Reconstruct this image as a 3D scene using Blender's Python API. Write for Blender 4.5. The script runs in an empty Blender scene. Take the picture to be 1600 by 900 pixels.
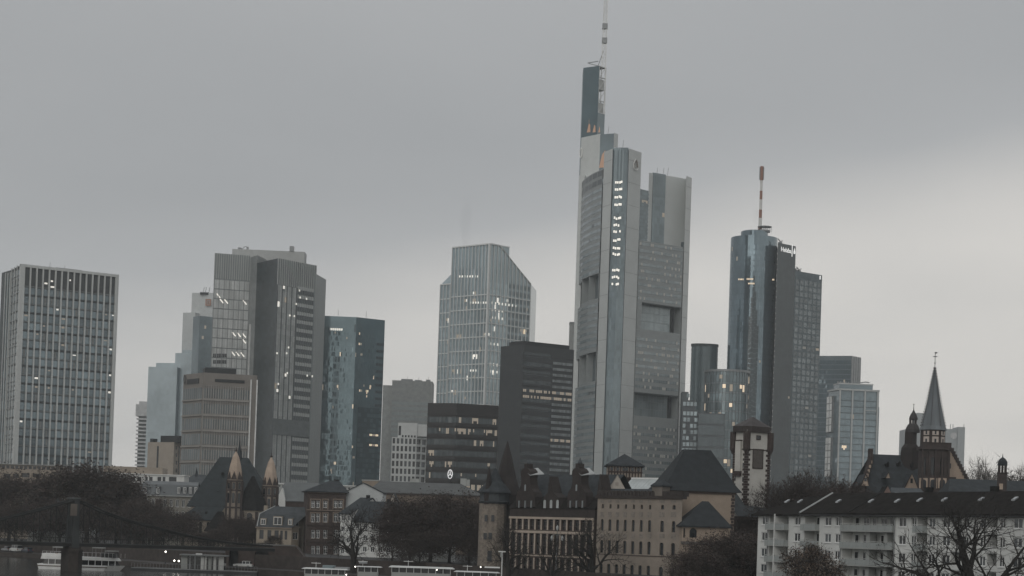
import bpy, bmesh, math, random
from mathutils import Vector, Matrix

random.seed(7)
R = random.random
def RU(a, b): return a + (b - a) * random.random()
scn = bpy.context.scene
COL = scn.collection
rad = math.radians

# ------------------------------------------------------------------ camera
FPX = 2900.0                      # focal length in photo pixels (photo 1600 wide)
PITCH, ROLL, SHIFT = rad(1.0), rad(1.95), 0.2111
CAM = Vector((0.0, 0.0, 6.5))
cam_d = bpy.data.cameras.new('camera')
cam = bpy.data.objects.new('camera', cam_d)
COL.objects.link(cam)
cam_d.sensor_width = 36.0
cam_d.lens = FPX / 1600 * 36.0
cam_d.shift_y = SHIFT
cam_d.clip_start, cam_d.clip_end = 1.0, 30000.0
_f = Vector((0, math.cos(PITCH), math.sin(PITCH)))
_u0 = Vector((0, -math.sin(PITCH), math.cos(PITCH)))
_r0 = Vector((1, 0, 0))
_r = _r0 * math.cos(ROLL) + _u0 * math.sin(ROLL)
_u = _u0 * math.cos(ROLL) - _r0 * math.sin(ROLL)
cam.matrix_world = Matrix(((_r.x, _u.x, -_f.x, CAM.x), (_r.y, _u.y, -_f.y, CAM.y), (_r.z, _u.z, -_f.z, CAM.z), (0, 0, 0, 1)))
scn.camera = cam
def ray(px, py):
    return _f + _r * ((px - 800) / FPX) - _u * ((py - 450 - SHIFT * 1600) / FPX)
def at(px, py, D):                # point of the place seen at photo pixel px,py at distance D along +Y
    r = ray(px, py); return CAM + r * (D / r.y)
def onz(px, py, z):
    r = ray(px, py); return CAM + r * ((z - CAM.z) / r.z)

# ------------------------------------------------------------------ sky, sun, exposure
SUN_EL, SUN_AZ = rad(32), rad(205)
world = bpy.data.worlds.new('World'); scn.world = world; world.use_nodes = True
nt = world.node_tree; nt.nodes.clear()
def N(t, **k):
    n = nt.nodes.new(t)
    for a, b in k.items(): setattr(n, a, b)
    return n
L = lambda a, b: nt.links.new(a, b)
def M_(op, a, b=None, c=None, clamp=False):
    n = N('ShaderNodeMath', operation=op); n.use_clamp = clamp
    for i, v in enumerate((a, b, c)):
        if v is None: continue
        if isinstance(v, (int, float)): n.inputs[i].default_value = v
        else: L(v, n.inputs[i])
    return n.outputs[0]
tc = N('ShaderNodeTexCoord'); sx = N('ShaderNodeSeparateXYZ'); L(tc.outputs['Generated'], sx.inputs[0])
zz = M_('MAXIMUM', sx.outputs[2], 0.0)
den = M_('ADD', zz, 0.16)
cb = N('ShaderNodeCombineXYZ')
L(M_('DIVIDE', sx.outputs[0], den), cb.inputs[0]); L(M_('DIVIDE', sx.outputs[1], den), cb.inputs[1])
n1 = N('ShaderNodeTexNoise'); n1.inputs['Scale'].default_value = 0.55; n1.inputs['Detail'].default_value = 4; n1.inputs['Roughness'].default_value = .45
mp = N('ShaderNodeMapping'); mp.inputs['Location'].default_value = (3.35, 1.9, 0); mp.inputs['Rotation'].default_value = (0, 0, rad(-28))
L(cb.outputs[0], mp.inputs[0]); L(mp.outputs[0], n1.inputs['Vector'])
lim = M_('MINIMUM', M_('MAXIMUM', M_('MULTIPLY_ADD', sx.outputs[0], 0.19, 0.158), 0.09), 0.25)   # cloud base lifts towards the right
dz = M_('SUBTRACT', zz, lim)
low = M_('SUBTRACT', 1.0, M_('MULTIPLY_ADD', dz, 10.0, 0.50, clamp=True))      # 1 at the bright horizon, 0 in the cloud deck
low = M_('MULTIPLY', M_('MULTIPLY', low, low), M_('SUBTRACT', 3.0, M_('MULTIPLY', low, 2.0)))
fac = M_('ADD', M_('MULTIPLY', M_('SUBTRACT', n1.outputs[0], 0.5), 1.3), M_('MULTIPLY_ADD', low, 0.66, 0.30), clamp=True)
ramp = N('ShaderNodeValToRGB'); L(fac, ramp.inputs[0])
e = ramp.color_ramp.elements
e[0].position, e[0].color = 0.0, (0.345, 0.355, 0.365, 1)
e[1].position, e[1].color = 1.0, (0.72, 0.695, 0.66, 1)
m = ramp.color_ramp.elements.new(0.42); m.color = (0.43, 0.437, 0.443, 1)
sky = N('ShaderNodeTexSky', sky_type='NISHITA'); sky.sun_disc = False; sky.sun_elevation = SUN_EL; sky.sun_rotation = SUN_AZ
bg1 = N('ShaderNodeBackground'); L(sky.outputs[0], bg1.inputs[0]); bg1.inputs[1].default_value = 0.05
bg2 = N('ShaderNodeBackground'); L(ramp.outputs[0], bg2.inputs[0]); L(M_('MULTIPLY_ADD', M_('MAXIMUM', M_('SUBTRACT', zz, 0.30), 0.0), 0.8, 1.03), bg2.inputs[1])   # overcast: brighter overhead
mx = N('ShaderNodeMixShader'); mx.inputs[0].default_value = 0.95
L(bg1.outputs[0], mx.inputs[1]); L(bg2.outputs[0], mx.inputs[2])
wo = N('ShaderNodeOutputWorld'); L(mx.outputs[0], wo.inputs[0])
sl = bpy.data.lights.new('sun', 'SUN'); sl.energy = 0.9; sl.angle = rad(60); sl.color = (1, .96, .9)
so = bpy.data.objects.new('sun', sl); COL.objects.link(so)
so.location = (0, -50, 200)
_sd = Vector((math.sin(SUN_AZ) * math.cos(SUN_EL), math.cos(SUN_AZ) * math.cos(SUN_EL), math.sin(SUN_EL)))
so.rotation_euler = (-_sd).to_track_quat('-Z', 'Y').to_euler()
vs = scn.view_settings; vs.view_transform = 'Standard'; vs.look = 'None'; vs.exposure = 0.0; vs.gamma = 1.0; vs.use_curve_mapping = False
scn.cycles.volume_step_rate = 2.0
scn.cycles.volume_bounces = 1

# ------------------------------------------------------------------ materials
MATS = {}
def mat(name, col, rough=.8, metal=0.0, var=.18, scale=.35, spec=.3, streak=False, emit=0.0, bump=0.0):
    if name in MATS: return MATS[name]
    m = bpy.data.materials.new(name); m.use_nodes = True; t = m.node_tree; MATS[name] = m
    b = t.nodes['Principled BSDF']
    b.inputs['Roughness'].default_value = rough; b.inputs['Metallic'].default_value = metal
    b.inputs['Specular IOR Level'].default_value = spec
    c = (col[0], col[1], col[2], 1)
    b.inputs['Base Color'].default_value = c
    if var > 0:
        g = t.nodes.new('ShaderNodeNewGeometry'); mpn = t.nodes.new('ShaderNodeMapping')
        if streak: mpn.inputs['Scale'].default_value = (1, 1, .12)
        t.links.new(g.outputs['Position'], mpn.inputs[0])
        nz = t.nodes.new('ShaderNodeTexNoise'); nz.inputs['Scale'].default_value = scale; nz.inputs['Detail'].default_value = 6; nz.inputs['Roughness'].default_value = .65
        t.links.new(mpn.outputs[0], nz.inputs['Vector'])
        mr = t.nodes.new('ShaderNodeMapRange'); mr.inputs[1].default_value = .3; mr.inputs[2].default_value = .7
        mr.inputs[3].default_value = 1 - var; mr.inputs[4].default_value = 1 + var
        t.links.new(nz.outputs[0], mr.inputs[0])
        mm = t.nodes.new('ShaderNodeMix'); mm.data_type = 'RGBA'; mm.blend_type = 'MULTIPLY'; mm.inputs[0].default_value = 1
        mm.inputs[6].default_value = c; t.links.new(mr.outputs[0], mm.inputs[7]); t.links.new(mm.outputs[2], b.inputs['Base Color'])
        if bump:
            bp = t.nodes.new('ShaderNodeBump'); bp.inputs['Strength'].default_value = bump; bp.inputs['Distance'].default_value = .1
            t.links.new(nz.outputs[0], bp.inputs['Height']); t.links.new(bp.outputs[0], b.inputs['Normal'])
    if emit:
        b.inputs['Emission Color'].default_value = c; b.inputs['Emission Strength'].default_value = emit
    return m
def glass(name, col, metal=.55, rough=.12, var=.22, scale=.05):
    return mat(name, (col[0] * 1.13, col[1] * 1.20, col[2] * 1.22), rough, metal, var, scale, .6)
def glset(name, col, metal=.55, rough=.12, k=(1.0, .78, 1.25)):
    return [glass('%s_%d' % (name, i), tuple(c * f for c in col), metal, rough) for i, f in enumerate(k)]
LIT = mat('lit_window_warm', (1.0, .80, .58), emit=.45, var=0)
LITW = mat('lit_window_white', (.9, .86, .78), emit=.62, var=0)
LITD = mat('lit_window_dim', (.36, .31, .25), emit=.32, var=0)
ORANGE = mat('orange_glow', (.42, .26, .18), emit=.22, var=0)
BULB = mat('lamp_bulb', (1, .95, .85), emit=4.0, var=0)
WHITE = mat('white_paint', (.62, .63, .62), .5)
DARK = mat('dark_metal', (.03, .032, .034), .5, .2)
STEEL = mat('grey_steel', (.22, .23, .235), .45, .4)
SLATE = mat('slate', (.034, .039, .043), .7, var=.35, scale=.9, spec=.12)
SLATE2 = mat('slate_pale', (.055, .062, .067), .65, var=.3, scale=.7, spec=.15)
RSAND = mat('red_sandstone', (.050, .040, .037), .9, var=.35, scale=.6)
BEIGE = mat('beige_render', (.235, .195, .155), .9, var=.14, scale=.3)
BEIGE2 = mat('beige_stone', (.37, .295, .235), .9, var=.18, scale=.3)
DGLASS = mat('dark_window_glass', (.02, .024, .028), .15, .1, var=.4, scale=.6, spec=.6)
MGLASS = mat('mid_window_glass', (.07, .08, .088), .15, .3, var=.4, scale=.6, spec=.6)

# ------------------------------------------------------------------ geometry helpers
V = Vector
def P2(p): return V((p[0], p[1], 0))
class Fr:
    """a vertical plane from A to B (A left, B right as seen from outside)"""
    def __init__(s, A, B):
        s.O = P2(A); d = P2(B) - s.O; s.W = d.length; s.U = d.normalized()
        s.N = V((s.U.y, -s.U.x, 0)); s.ang = math.atan2(s.U.y, s.U.x)
    def p(s, u, z, d=0.0): return s.O + s.U * u + s.N * d + V((0, 0, z))
    def uv(s, px, py, d=0.0):
        r = ray(px, py); q = s.O + s.N * d
        P = CAM + r * ((q - CAM).dot(s.N) / r.dot(s.N))
        return (P - s.O).dot(s.U), P.z
    def sub(s, u0, u1, d=0.0): return Fr(s.p(u0, 0, d), s.p(u1, 0, d))
class MB:
    def __init__(s): s.v = []; s.f = []; s.m = []
    def poly(s, pts, m=0):
        i = len(s.v); s.v.extend(pts); s.f.append(tuple(range(i, i + len(pts)))); s.m.append(m)
    def box8(s, q, m=0):          # q: 4 bottom ccw, 4 top ccw
        i = len(s.v); s.v.extend(q)
        for f in ((3, 2, 1, 0), (4, 5, 6, 7), (0, 1, 5, 4), (1, 2, 6, 5), (2, 3, 7, 6), (3, 0, 4, 7)):
            s.f.append(tuple(i + k for k in f)); s.m.append(m)
    def fbox(s, F, u0, u1, z0, z1, d0, d1, m=0):   # d0 inner, d1 outer
        s.box8([F.p(u0, z0, d1), F.p(u1, z0, d1), F.p(u1, z0, d0), F.p(u0, z0, d0),
                F.p(u0, z1, d1), F.p(u1, z1, d1), F.p(u1, z1, d0), F.p(u0, z1, d0)], m)
    def box(s, x0, x1, y0, y1, z0, z1, m=0):
        s.box8([V((x0, y0, z0)), V((x1, y0, z0)), V((x1, y1, z0)), V((x0, y1, z0)), V((x0, y0, z1)), V((x1, y0, z1)), V((x1, y1, z1)), V((x0, y1, z1))], m)
    def prism(s, pts, z0, z1, m=0, mt=None):
        n = len(pts); b = [V((p[0], p[1], z0)) for p in pts]
        t = [V((p[0], p[1], z1 if not isinstance(z1, (list, tuple)) else z1[i])) for i, p in enumerate(pts)]
        for i in range(n):
            j = (i + 1) % n; s.poly([b[i], b[j], t[j], t[i]], m)
        s.poly(t, m if mt is None else mt); s.poly(b[::-1], m)
    def lathe(s, c, prof, n=16, m=0, cap=True, rot=0.0, sq=1.0):
        rings = []
        for r, z in prof:
            rings.append([V((c[0] + r * math.cos(rot + 2 * math.pi * k / n), c[1] + sq * r * math.sin(rot + 2 * math.pi * k / n), z)) for k in range(n)])
        for a, b in zip(rings, rings[1:]):
            for k in range(n):
                j = (k + 1) % n; s.poly([a[k], a[j], b[j], b[k]], m)
        if cap: s.poly(rings[0][::-1], m); s.poly(rings[-1], m)
    def tube(s, pts, rs, n=4, m=0):
        if not isinstance(rs, (list, tuple)): rs = [rs] * len(pts)
        i0 = len(s.v); k = len(pts)
        for i, p in enumerate(pts):
            d = (pts[min(i + 1, k - 1)] - pts[max(i - 1, 0)]).normalized()
            a = d.orthogonal().normalized(); b = d.cross(a)
            for j in range(n):
                t = 2 * math.pi * j / n; s.v.append(p + (a * math.cos(t) + b * math.sin(t)) * rs[i])
        for i in range(k - 1):
            for j in range(n):
                q = (j + 1) % n
                s.f.append((i0 + i * n + j, i0 + i * n + q, i0 + (i + 1) * n + q, i0 + (i + 1) * n + j)); s.m.append(m)
        s.f.append(tuple(i0 + (k - 1) * n + j for j in range(n))); s.m.append(m)
        s.f.append(tuple(i0 + j for j in range(n))[::-1]); s.m.append(m)
    def mesh(s, name, mats, off=None):
        me = bpy.data.meshes.new(name)
        o = off or V((0, 0, 0))
        me.from_pydata([tuple(a - o) for a in s.v], [], s.f)
        for mm in (mats if isinstance(mats, (list, tuple)) else [mats]): me.materials.append(mm)
        me.polygons.foreach_set('material_index', s.m); me.update()
        return me
    def build(s, name, mats, parent=None, kind=None, smooth=False):
        off = parent.matrix_basis.translation if parent is not None and not parent.parent else V((0, 0, 0))
        me = s.mesh(name, mats, off)
        if smooth: me.polygons.foreach_set('use_smooth', [True] * len(me.polygons))
        o = bpy.data.objects.new(name, me); COL.objects.link(o)
        if parent is not None: o.parent = parent
        if kind: o['kind'] = kind
        return o
def thing(name, label, cat, loc, group=None):
    o = bpy.data.objects.new(name, None); COL.objects.link(o)
    o.location = (loc[0], loc[1], loc[2] if len(loc) > 2 else 0.0); o.empty_display_size = .5
    o['label'] = label; o['category'] = cat
    if group: o['group'] = group
    return o
def tag(o, label, cat, group=None):
    o['label'] = label; o['category'] = cat
    if group: o['group'] = group
    return o
def sub(name, mb, mats, parent, root):      # a sub-part: vertices given in world space, its part sits at the root's origin
    me = mb.mesh(name, mats, root.location)
    o = bpy.data.objects.new(name, me); COL.objects.link(o); o.parent = parent
    return o
CACHE = {}
def piece(name, me, root, pos, ang):
    o = bpy.data.objects.new(name, me); COL.objects.link(o); o.parent = root
    o.location = pos - root.location; o.rotation_euler = (0, 0, ang)
    return o
def pane_mesh(w, h, m, arch=False, name='pane'):
    k = ('pane', round(w, 2), round(h, 2), m.name, arch)
    if k not in CACHE:
        b = MB(); a = w / 2
        pts = [V((-a, 0, 0)), V((a, 0, 0)), V((a, 0, h - (a if arch else 0)))]
        if arch:
            for i in range(1, 6):
                t = math.pi * i / 6; pts.append(V((a * math.cos(t), 0, h - a + a * math.sin(t))))
        pts.append(V((-a, 0, h - (a if arch else 0))))
        b.poly(pts)
        b.poly([p + V((0, .04, 0)) for p in pts][::-1])
        n = len(pts)
        for i in range(n):
            j = (i + 1) % n; b.poly([pts[i], pts[i] + V((0, .04, 0)), pts[j] + V((0, .04, 0)), pts[j]])
        CACHE[k] = b.mesh(name, m)
    return CACHE[k]
def frame_mesh(w, h, m, nv=1, trans=0.0, t=.07, d=.06, name='frame'):
    k = ('frame', round(w, 2), round(h, 2), m.name, nv, trans, t)
    if k not in CACHE:
        b = MB(); a = w / 2
        b.box(-a, -a + t, -d, -.005, 0, h); b.box(a - t, a, -d, -.005, 0, h)
        b.box(-a + t, a - t, -d, -.005, 0, t); b.box(-a + t, a - t, -d, -.005, h - t, h)
        for i in range(nv):
            x = -a + w * (i + 1) / (nv + 1); b.box(x - t / 2, x + t / 2, -d + .01, -.005, t, h - t)
        if trans: b.box(-a + t, a - t, -d + .015, -.005, h * trans - t / 2, h * trans + t / 2)
        CACHE[k] = b.mesh(name, m)
    return CACHE[k]
def box_mesh(w, d, h, m, name='piece'):
    k = ('box', round(w, 2), round(d, 2), round(h, 2), m.name)
    if k not in CACHE:
        b = MB(); b.box(-w / 2, w / 2, -d, 0, 0, h); CACHE[k] = b.mesh(name, m)
    return CACHE[k]
def window(root, F, u0, u1, z0, z1, depth=.22, pm=None, fm=None, nv=1, trans=0.0, arch=False, sill=None, name='window', t=.09):
    pm = pm or DGLASS; w, h = u1 - u0, z1 - z0
    o = piece(name, pane_mesh(w, h, pm, arch), root, F.p((u0 + u1) / 2, z0, -depth + .03), F.ang)
    if fm:
        f = bpy.data.objects.new('frame', frame_mesh(w, h if not arch else h - w * .3, fm, nv, trans, t)); COL.objects.link(f); f.parent = o
    if sill:
        g = bpy.data.objects.new('sill', box_mesh(w + .3, .3, .12, sill)); COL.objects.link(g); g.parent = o; g.location = (0, -depth + .20, -.12)
    return o
def wall(mb, F, u0, u1, z0, z1, holes, m=0, mr=None, depth=.22):
    """wall face with real openings; hole=(u0,u1,z0,z1[,arch])"""
    mr = m if mr is None else mr
    us = sorted({round(x, 3) for h in holes for x in h[:2]} | {u0, u1}); zs = sorted({round(x, 3) for h in holes for x in h[2:4]} | {z0, z1})
    us = [x for x in us if u0 <= x <= u1]; zs = [x for x in zs if z0 <= x <= z1]
    for a, b in zip(us, us[1:]):
        if b - a < 1e-4: continue
        run = None
        for c, d in zip(zs, zs[1:]):
            if d - c < 1e-4: continue
            um, zm = (a + b) / 2, (c + d) / 2
            inside = any(h[0] < um < h[1] and h[2] < zm < h[3] for h in holes)
            if inside:
                if run is not None: mb.poly([F.p(a, run), F.p(b, run), F.p(b, c), F.p(a, c)], m); run = None
            elif run is None: run = c
        if run is not None: mb.poly([F.p(a, run), F.p(b, run), F.p(b, z1), F.p(a, z1)], m)
    for h in holes:
        a, b, c, d = h[:4]
        mb.poly([F.p(a, c), F.p(a, c, -depth), F.p(a, d, -depth), F.p(a, d)], mr)
        mb.poly([F.p(b, c, -depth), F.p(b, c), F.p(b, d), F.p(b, d, -depth)], mr)
        mb.poly([F.p(a, c), F.p(b, c), F.p(b, c, -depth), F.p(a, c, -depth)], mr)
        mb.poly([F.p(a, d, -depth), F.p(b, d, -depth), F.p(b, d), F.p(a, d)], mr)
        if len(h) > 4 and h[4]:
            r = (b - a) / 2; cx = (a + b) / 2; zc = d - r
            for i in range(6):
                t0, t1 = math.pi * i / 6, math.pi * (i + 1) / 6
                p0 = (cx + r * math.cos(t0), zc + r * math.sin(t0)); p1 = (cx + r * math.cos(t1), zc + r * math.sin(t1))
                mb.poly([F.p(p0[0], p0[1]), F.p(p0[0], d), F.p(p1[0], d), F.p(p1[0], p1[1])], m)
def grid(mb, F, u0, u1, z0, z1, nc, nr, pf=(.8, .7), idx=(0, 1, 2), lit=None, prob=0.0, d=.05, jit=.04, rowvar=1.0, colprob=None):
    """panes of a curtain wall, each a face of its own, slightly out of true"""
    cw, ch = (u1 - u0) / nc, (z1 - z0) / nr; pw, ph = cw * pf[0] / 2, ch * pf[1]
    for r in range(nr):
        rp = prob * (1 + rowvar * (RU(-1, 1) if R() > .25 else RU(1, 5)))
        z = z0 + r * ch + (ch - ph) / 2; run = 0
        for c in range(nc):
            u = u0 + (c + .5) * cw
            if run > 0: run -= 1; on = True
            else:
                on = R() < rp * .30
                if on: run = random.choice((0, 0, 0, 1, 2))
            mi = random.choice(lit) if (on and lit) else random.choice(idx)
            j = [RU(-jit, jit) for _ in range(3)]
            a = z; b = z + ph
            if on and lit and R() < .5: a = b - ph * .55
            mb.poly([F.p(u - pw, a, d + j[0]), F.p(u + pw, a, d + j[1]), F.p(u + pw, b, d + j[2]), F.p(u - pw, b, d + j[0] + j[2] - j[1])], mi)
def vbars(root, F, u0, u1, n, z0, z1, w, dep, m, name='mullion', ends=True, d=0.0):
    me = box_mesh(w, dep, z1 - z0, m, name)
    for i in range(n + 1):
        if not ends and i in (0, n): continue
        piece(name, me, root, F.p(u0 + (u1 - u0) * i / n, z0, d), F.ang)
def hbars(root, F, u0, u1, zs, h, dep, m, name='spandrel', d=0.0):
    me = box_mesh(u1 - u0, dep, h, m, name)
    for z in zs: piece(name, me, root, F.p((u0 + u1) / 2, z, d), F.ang)
def jbars(mb, F, u0, u1, z0, z1, nc, nr, mw, md, sh, sd, mi, si):
    if mw:
        for i in range(nc + 1):
            u = u0 + (u1 - u0) * i / nc; mb.fbox(F, u - mw / 2, u + mw / 2, z0, z1, 0, md, mi)
    if sh:
        for i in range(nr + 1):
            z = z0 + (z1 - z0) * i / nr; mb.fbox(F, u0, u1, z - sh / 2, z + sh / 2, 0, sd, si)
def fan(n): return [i / n for i in range(n + 1)]
def hip(mb, F, u0, u1, z0, z1, dep, ru0, ru1, m=0, over=.4, d0=0.0):
    """hip roof over rectangle u0..u1 x depth; ridge from ru0 to ru1 at mid depth"""
    a, b, c, e = F.p(u0 - over, z0, d0 + over), F.p(u1 + over, z0, d0 + over), F.p(u1 + over, z0, d0 - dep - over), F.p(u0 - over, z0, d0 - dep - over)
    r0, r1 = F.p(ru0, z1, d0 - dep / 2), F.p(ru1, z1, d0 - dep / 2)
    mb.poly([a, b, r1, r0], m); mb.poly([b, c, r1], m); mb.poly([c, e, r0, r1], m); mb.poly([e, a, r0], m)
    th = V((0, 0, -.25))
    for p, q in ((a, b), (b, c), (c, e), (e, a)): mb.poly([p + th, q + th, q, p], m)
    mb.poly([e + th, c + th, b + th, a + th], m)
def txt(name, body, F, u, z, size, m, root, sx=1.0, d=.3, ext=.05):
    cu = bpy.data.curves.new(name, 'FONT'); cu.body = body; cu.size = size; cu.extrude = ext; cu.align_x = 'LEFT'
    ob = bpy.data.objects.new(name, cu); COL.objects.link(ob)
    dg = bpy.context.evaluated_depsgraph_get(); dg.update()
    me = bpy.data.meshes.new_from_object(ob.evaluated_get(dg)); bpy.data.objects.remove(ob)
    me.materials.clear(); me.materials.append(m)
    o = bpy.data.objects.new(name, me); COL.objects.link(o); o.parent = root
    U = F.U * sx; Nn = F.N
    o.matrix_local = Matrix(((U.x, 0, Nn.x, 0), (U.y, 0, Nn.y, 0), (0, 1, 0, 0), (0, 0, 0, 1)))
    o.location = F.p(u, z, d) - root.location
    return o
# ------------------------------------------------------------------ the setting: river, banks, street
def struct(name, mb, mats):
    o = mb.build(name, mats); o['kind'] = 'structure'; return o
def mk_water():
    m = bpy.data.materials.new('river_water'); m.use_nodes = True; t = m.node_tree; b = t.nodes['Principled BSDF']
    b.inputs['Base Color'].default_value = (.02, .022, .02, 1); b.inputs['Roughness'].default_value = .12; b.inputs['IOR'].default_value = 1.33
    g = t.nodes.new('ShaderNodeNewGeometry'); nz = t.nodes.new('ShaderNodeTexNoise'); nz.inputs['Scale'].default_value = .9; nz.inputs['Detail'].default_value = 5
    t.links.new(g.outputs['Position'], nz.inputs['Vector']); bp = t.nodes.new('ShaderNodeBump'); bp.inputs['Strength'].default_value = .7; bp.inputs['Distance'].default_value = .12
    t.links.new(nz.outputs[0], bp.inputs['Height']); t.links.new(bp.outputs[0], b.inputs['Normal']); return m
mb = MB(); S = 2600
mb.poly([V((-S, -300, -4)), V((S, -300, -4)), V((S, S, -4)), V((-S, S, -4))]); struct('river', mb, mk_water())
BANK = [(-2600, 2300), (-600, 1000), (-420, 760), (-135, 520), (-84, 445), (-20, 384), (6, 345), (20, 310), (35, 260), (60, 150), (90, -300)]
def inland(pts, k):
    out = []
    for i, p in enumerate(pts):
        a, b = V(pts[max(i - 1, 0)]), V(pts[min(i + 1, len(pts) - 1)])
        d = (b - a).normalized(); n = V((-d.y, d.x)); out.append((p[0] + n.x * k, p[1] + n.y * k))
    return out
PAVE = mat('paving', (.045, .042, .04), .9, var=.3, scale=.5); ASPH = mat('asphalt', (.035, .035, .035), .9, var=.3, scale=.3)
QWALL = mat('quay_stone', (.045, .037, .033), .9, var=.4, scale=.7)
low = BANK; up = inland(BANK, 9.0)
mb = MB()
mb.poly([V((p[0], p[1], -2.8)) for p in low[::-1]] + [V((p[0], p[1], -2.8)) for p in up]); struct('quay', mb, PAVE)
mb = MB()
for i in range(len(low) - 1):
    a, b = low[i], low[i + 1]; mb.poly([V((*a, -6)), V((*b, -6)), V((*b, -2.8)), V((*a, -2.8))])
struct('quay_wall', mb, QWALL)
mb = MB()
mb.poly([V((p[0], p[1], 0)) for p in up[::-1]] + [V((2600, -300, 0)), V((2600, 2600, 0)), V((-2590, 2600, 0))][::-1]); struct('ground', mb, ASPH)
mb = MB()
for i in range(len(up) - 1):
    a, b = up[i], up[i + 1]; mb.poly([V((*a, -2.8)), V((*b, -2.8)), V((*b, .3)), V((*a, .3))])
    a2, b2 = inland([a, b], .5); mb.poly([V((*a, .3)), V((*b, .3)), V((*b2, .3)), V((*a2, .3))]); mb.poly([V((*b2, 0)), V((*a2, 0)), V((*a2, .3)), V((*b2, .3))])
struct('retaining_wall', mb, QWALL)

# ------------------------------------------------------------------ towers
def pt(px, py, D): p = at(px, py, D); return (p.x, p.y)
def box4(A, B, dep):
    """rectangle from front edge A-B going back dep"""
    f = Fr(A, B); return [f.p(0, 0), f.p(f.W, 0), f.p(f.W, 0, -dep), f.p(0, 0, -dep)]
def cen(pts): return V((sum(p[0] for p in pts) / len(pts), sum(p[1] for p in pts) / len(pts), 0))
def roofbits(root, F, us, z, d=-3, m=STEEL):
    b = MB()
    for u, w, h in us:
        b.fbox(F, u - w / 2, u + w / 2, z, z + h, d - w, d, 0)
        b.tube([F.p(u, z + h, d - w / 2), F.p(u + .3, z + h + 2.6, d - w / 2)], .12, 4)
    return b.build('roof_plant', m, root)

# --- T1 grey gridded tower at the far left
def tower_grid():
    D0 = 950; B = at(32.7, 412.5, D0); z = B.z
    C = onz(184, 429.5, z); A = onz(19.5, 419.5, z)
    root = thing('office_tower', 'tall grey tower with vertical fins and a dark crown, leftmost in the skyline', 'tower', cen([A, B, C]))
    F = Fr(B, C); G = Fr(A, B)
    C2 = F.p(F.W, 0, -34)
    FINM = mat('fin_grey', (.47, .485, .478), .6, var=.12, streak=True)
    body = MB(); body.prism([P2(A), P2(B), P2(C), C2, P2(A) + (C2 - P2(C)) * .5], 0, z - .6, 0); body.build('core', mat('tower_core', (.075, .083, .086), .6), root)
    zc = F.uv(32, 446)[1]; NR = 20; zb = zc - NR * 4.55
    gl = glset('grid_glass', (.135, .165, .18), .45, .15)
    cw = F.W / 15.7; u0 = cw * .5
    i = 0
    for r in range(0, 20):                      # 300 panes, floor by floor
        zz = zc - (r + 1) * 4.55
        if zz < 2: break
        for c in range(15):
            m = random.choice(gl); lit = R() < (.09 if 1 < r < 12 else .03)
            w = cw * .72; h = 3.55
            o = piece('pane', pane_mesh(w, h, m), root, F.p(u0 + (c + .56) * cw, zz + .35, .06), F.ang)
            if lit:
                q = bpy.data.objects.new('ceiling_light', box_mesh(w * RU(.4, .8), .05, .8 * RU(.5, 1.3), random.choice((LITW, LITD, LITD, LITD)))); COL.objects.link(q); q.parent = o; q.location = (RU(-.3, .3), -.02, 2.4)
            elif R() < .18:
                q = bpy.data.objects.new('blind', box_mesh(w * .45, .05, 3.2, mat('blind_grey', (.2, .205, .2), .8))); COL.objects.link(q); q.parent = o; q.location = (RU(-.3, .3), -.02, .2)
    vbars(root, F, u0, u0 + 15 * cw, 15, 0, z - .5, .62, 1.2, FINM, 'fin', d=.0)
    hb = [zc - k * 4.55 - .3 for k in range(0, 26) if zc - k * 4.55 > 3]
    for k, zz in enumerate(hb):
        hbars(root, F, u0, u0 + 15 * cw, [zz], .75 if k % 2 else .5, .4, mat('spandrel_dark', (.045, .05, .052), .6) if k % 2 else mat('spandrel_grey', (.17, .18, .18), .6), d=.02)
    cr = MB(); n = 15
    for c in range(15):
        cr.fbox(F, u0 + (c + .13) * cw, u0 + (c + .87) * cw, zc + .4, z - 1.6, 0, .15)
    cr.build('crown_panels', mat('crown_dark', (.06, .066, .068), .5), root, 'stuff')
    q = MB(); q.fbox(F, -.3, u0, 0, z, -.5, 1.1); q.fbox(F, F.W - u0 + .2, F.W + .3, 0, z, -.5, 1.1)
    q.fbox(F, -.3, F.W + .3, z - 1.4, z, -.6, 1.05); q.build('corner_pier', FINM, root)
    lm = MB()
    for c, w in ((4, 1), (3, .8), (4, .6), (7, .4)): lm.fbox(F, u0 + (c + .3) * cw, u0 + (c + .3 + .6 * w) * cw, z - 7.5 * w - 3, z - 7.5 * w - 2.2, .16, .2)
    lm.build('crown_light', LITW, root)
    # side face and its lower wing
    sd = MB(); grid(sd, G, .4, G.W - .4, 4, z - 2, 3, 24, (.8, .8), (0, 1, 2), None, 0)
    sd.build('side_glazing', gl, root, 'stuff')
    vbars(root, G, .2, G.W - .2, 3, 0, z, .5, .6, FINM, 'fin')
    hbars(root, G, 0, G.W, [z - 1.2 - k * 4.55 for k in range(26)], .5, .4, mat('spandrel_grey', (.17, .18, .18), .6))
    W0 = onz(9.5, 427, z - 2.2); Gw = Fr(W0, V((A.x, A.y, 0)) + G.N * -.8)
    wg = MB(); wg.prism([P2(W0), Gw.p(Gw.W, 0), Gw.p(Gw.W, 0, -16), Gw.p(0, 0, -16)], 0, z - 2.2)
    wg.build('side_wing', mat('tower_core', (.075, .083, .086)), root)
    sg = MB(); grid(sg, Gw, .4, Gw.W - .2, 4, z - 4, 3, 24, (.8, .8), (0, 1, 2)); sg.build('wing_glazing', gl, root, 'stuff')
    vbars(root, Gw, .2, Gw.W - .2, 3, 0, z - 2, .4, .6, FINM, 'fin')
    roofbits(root, F, [(17, 2, .8), (27, 14, .9)], z, -4)
tower_grid()

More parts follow.
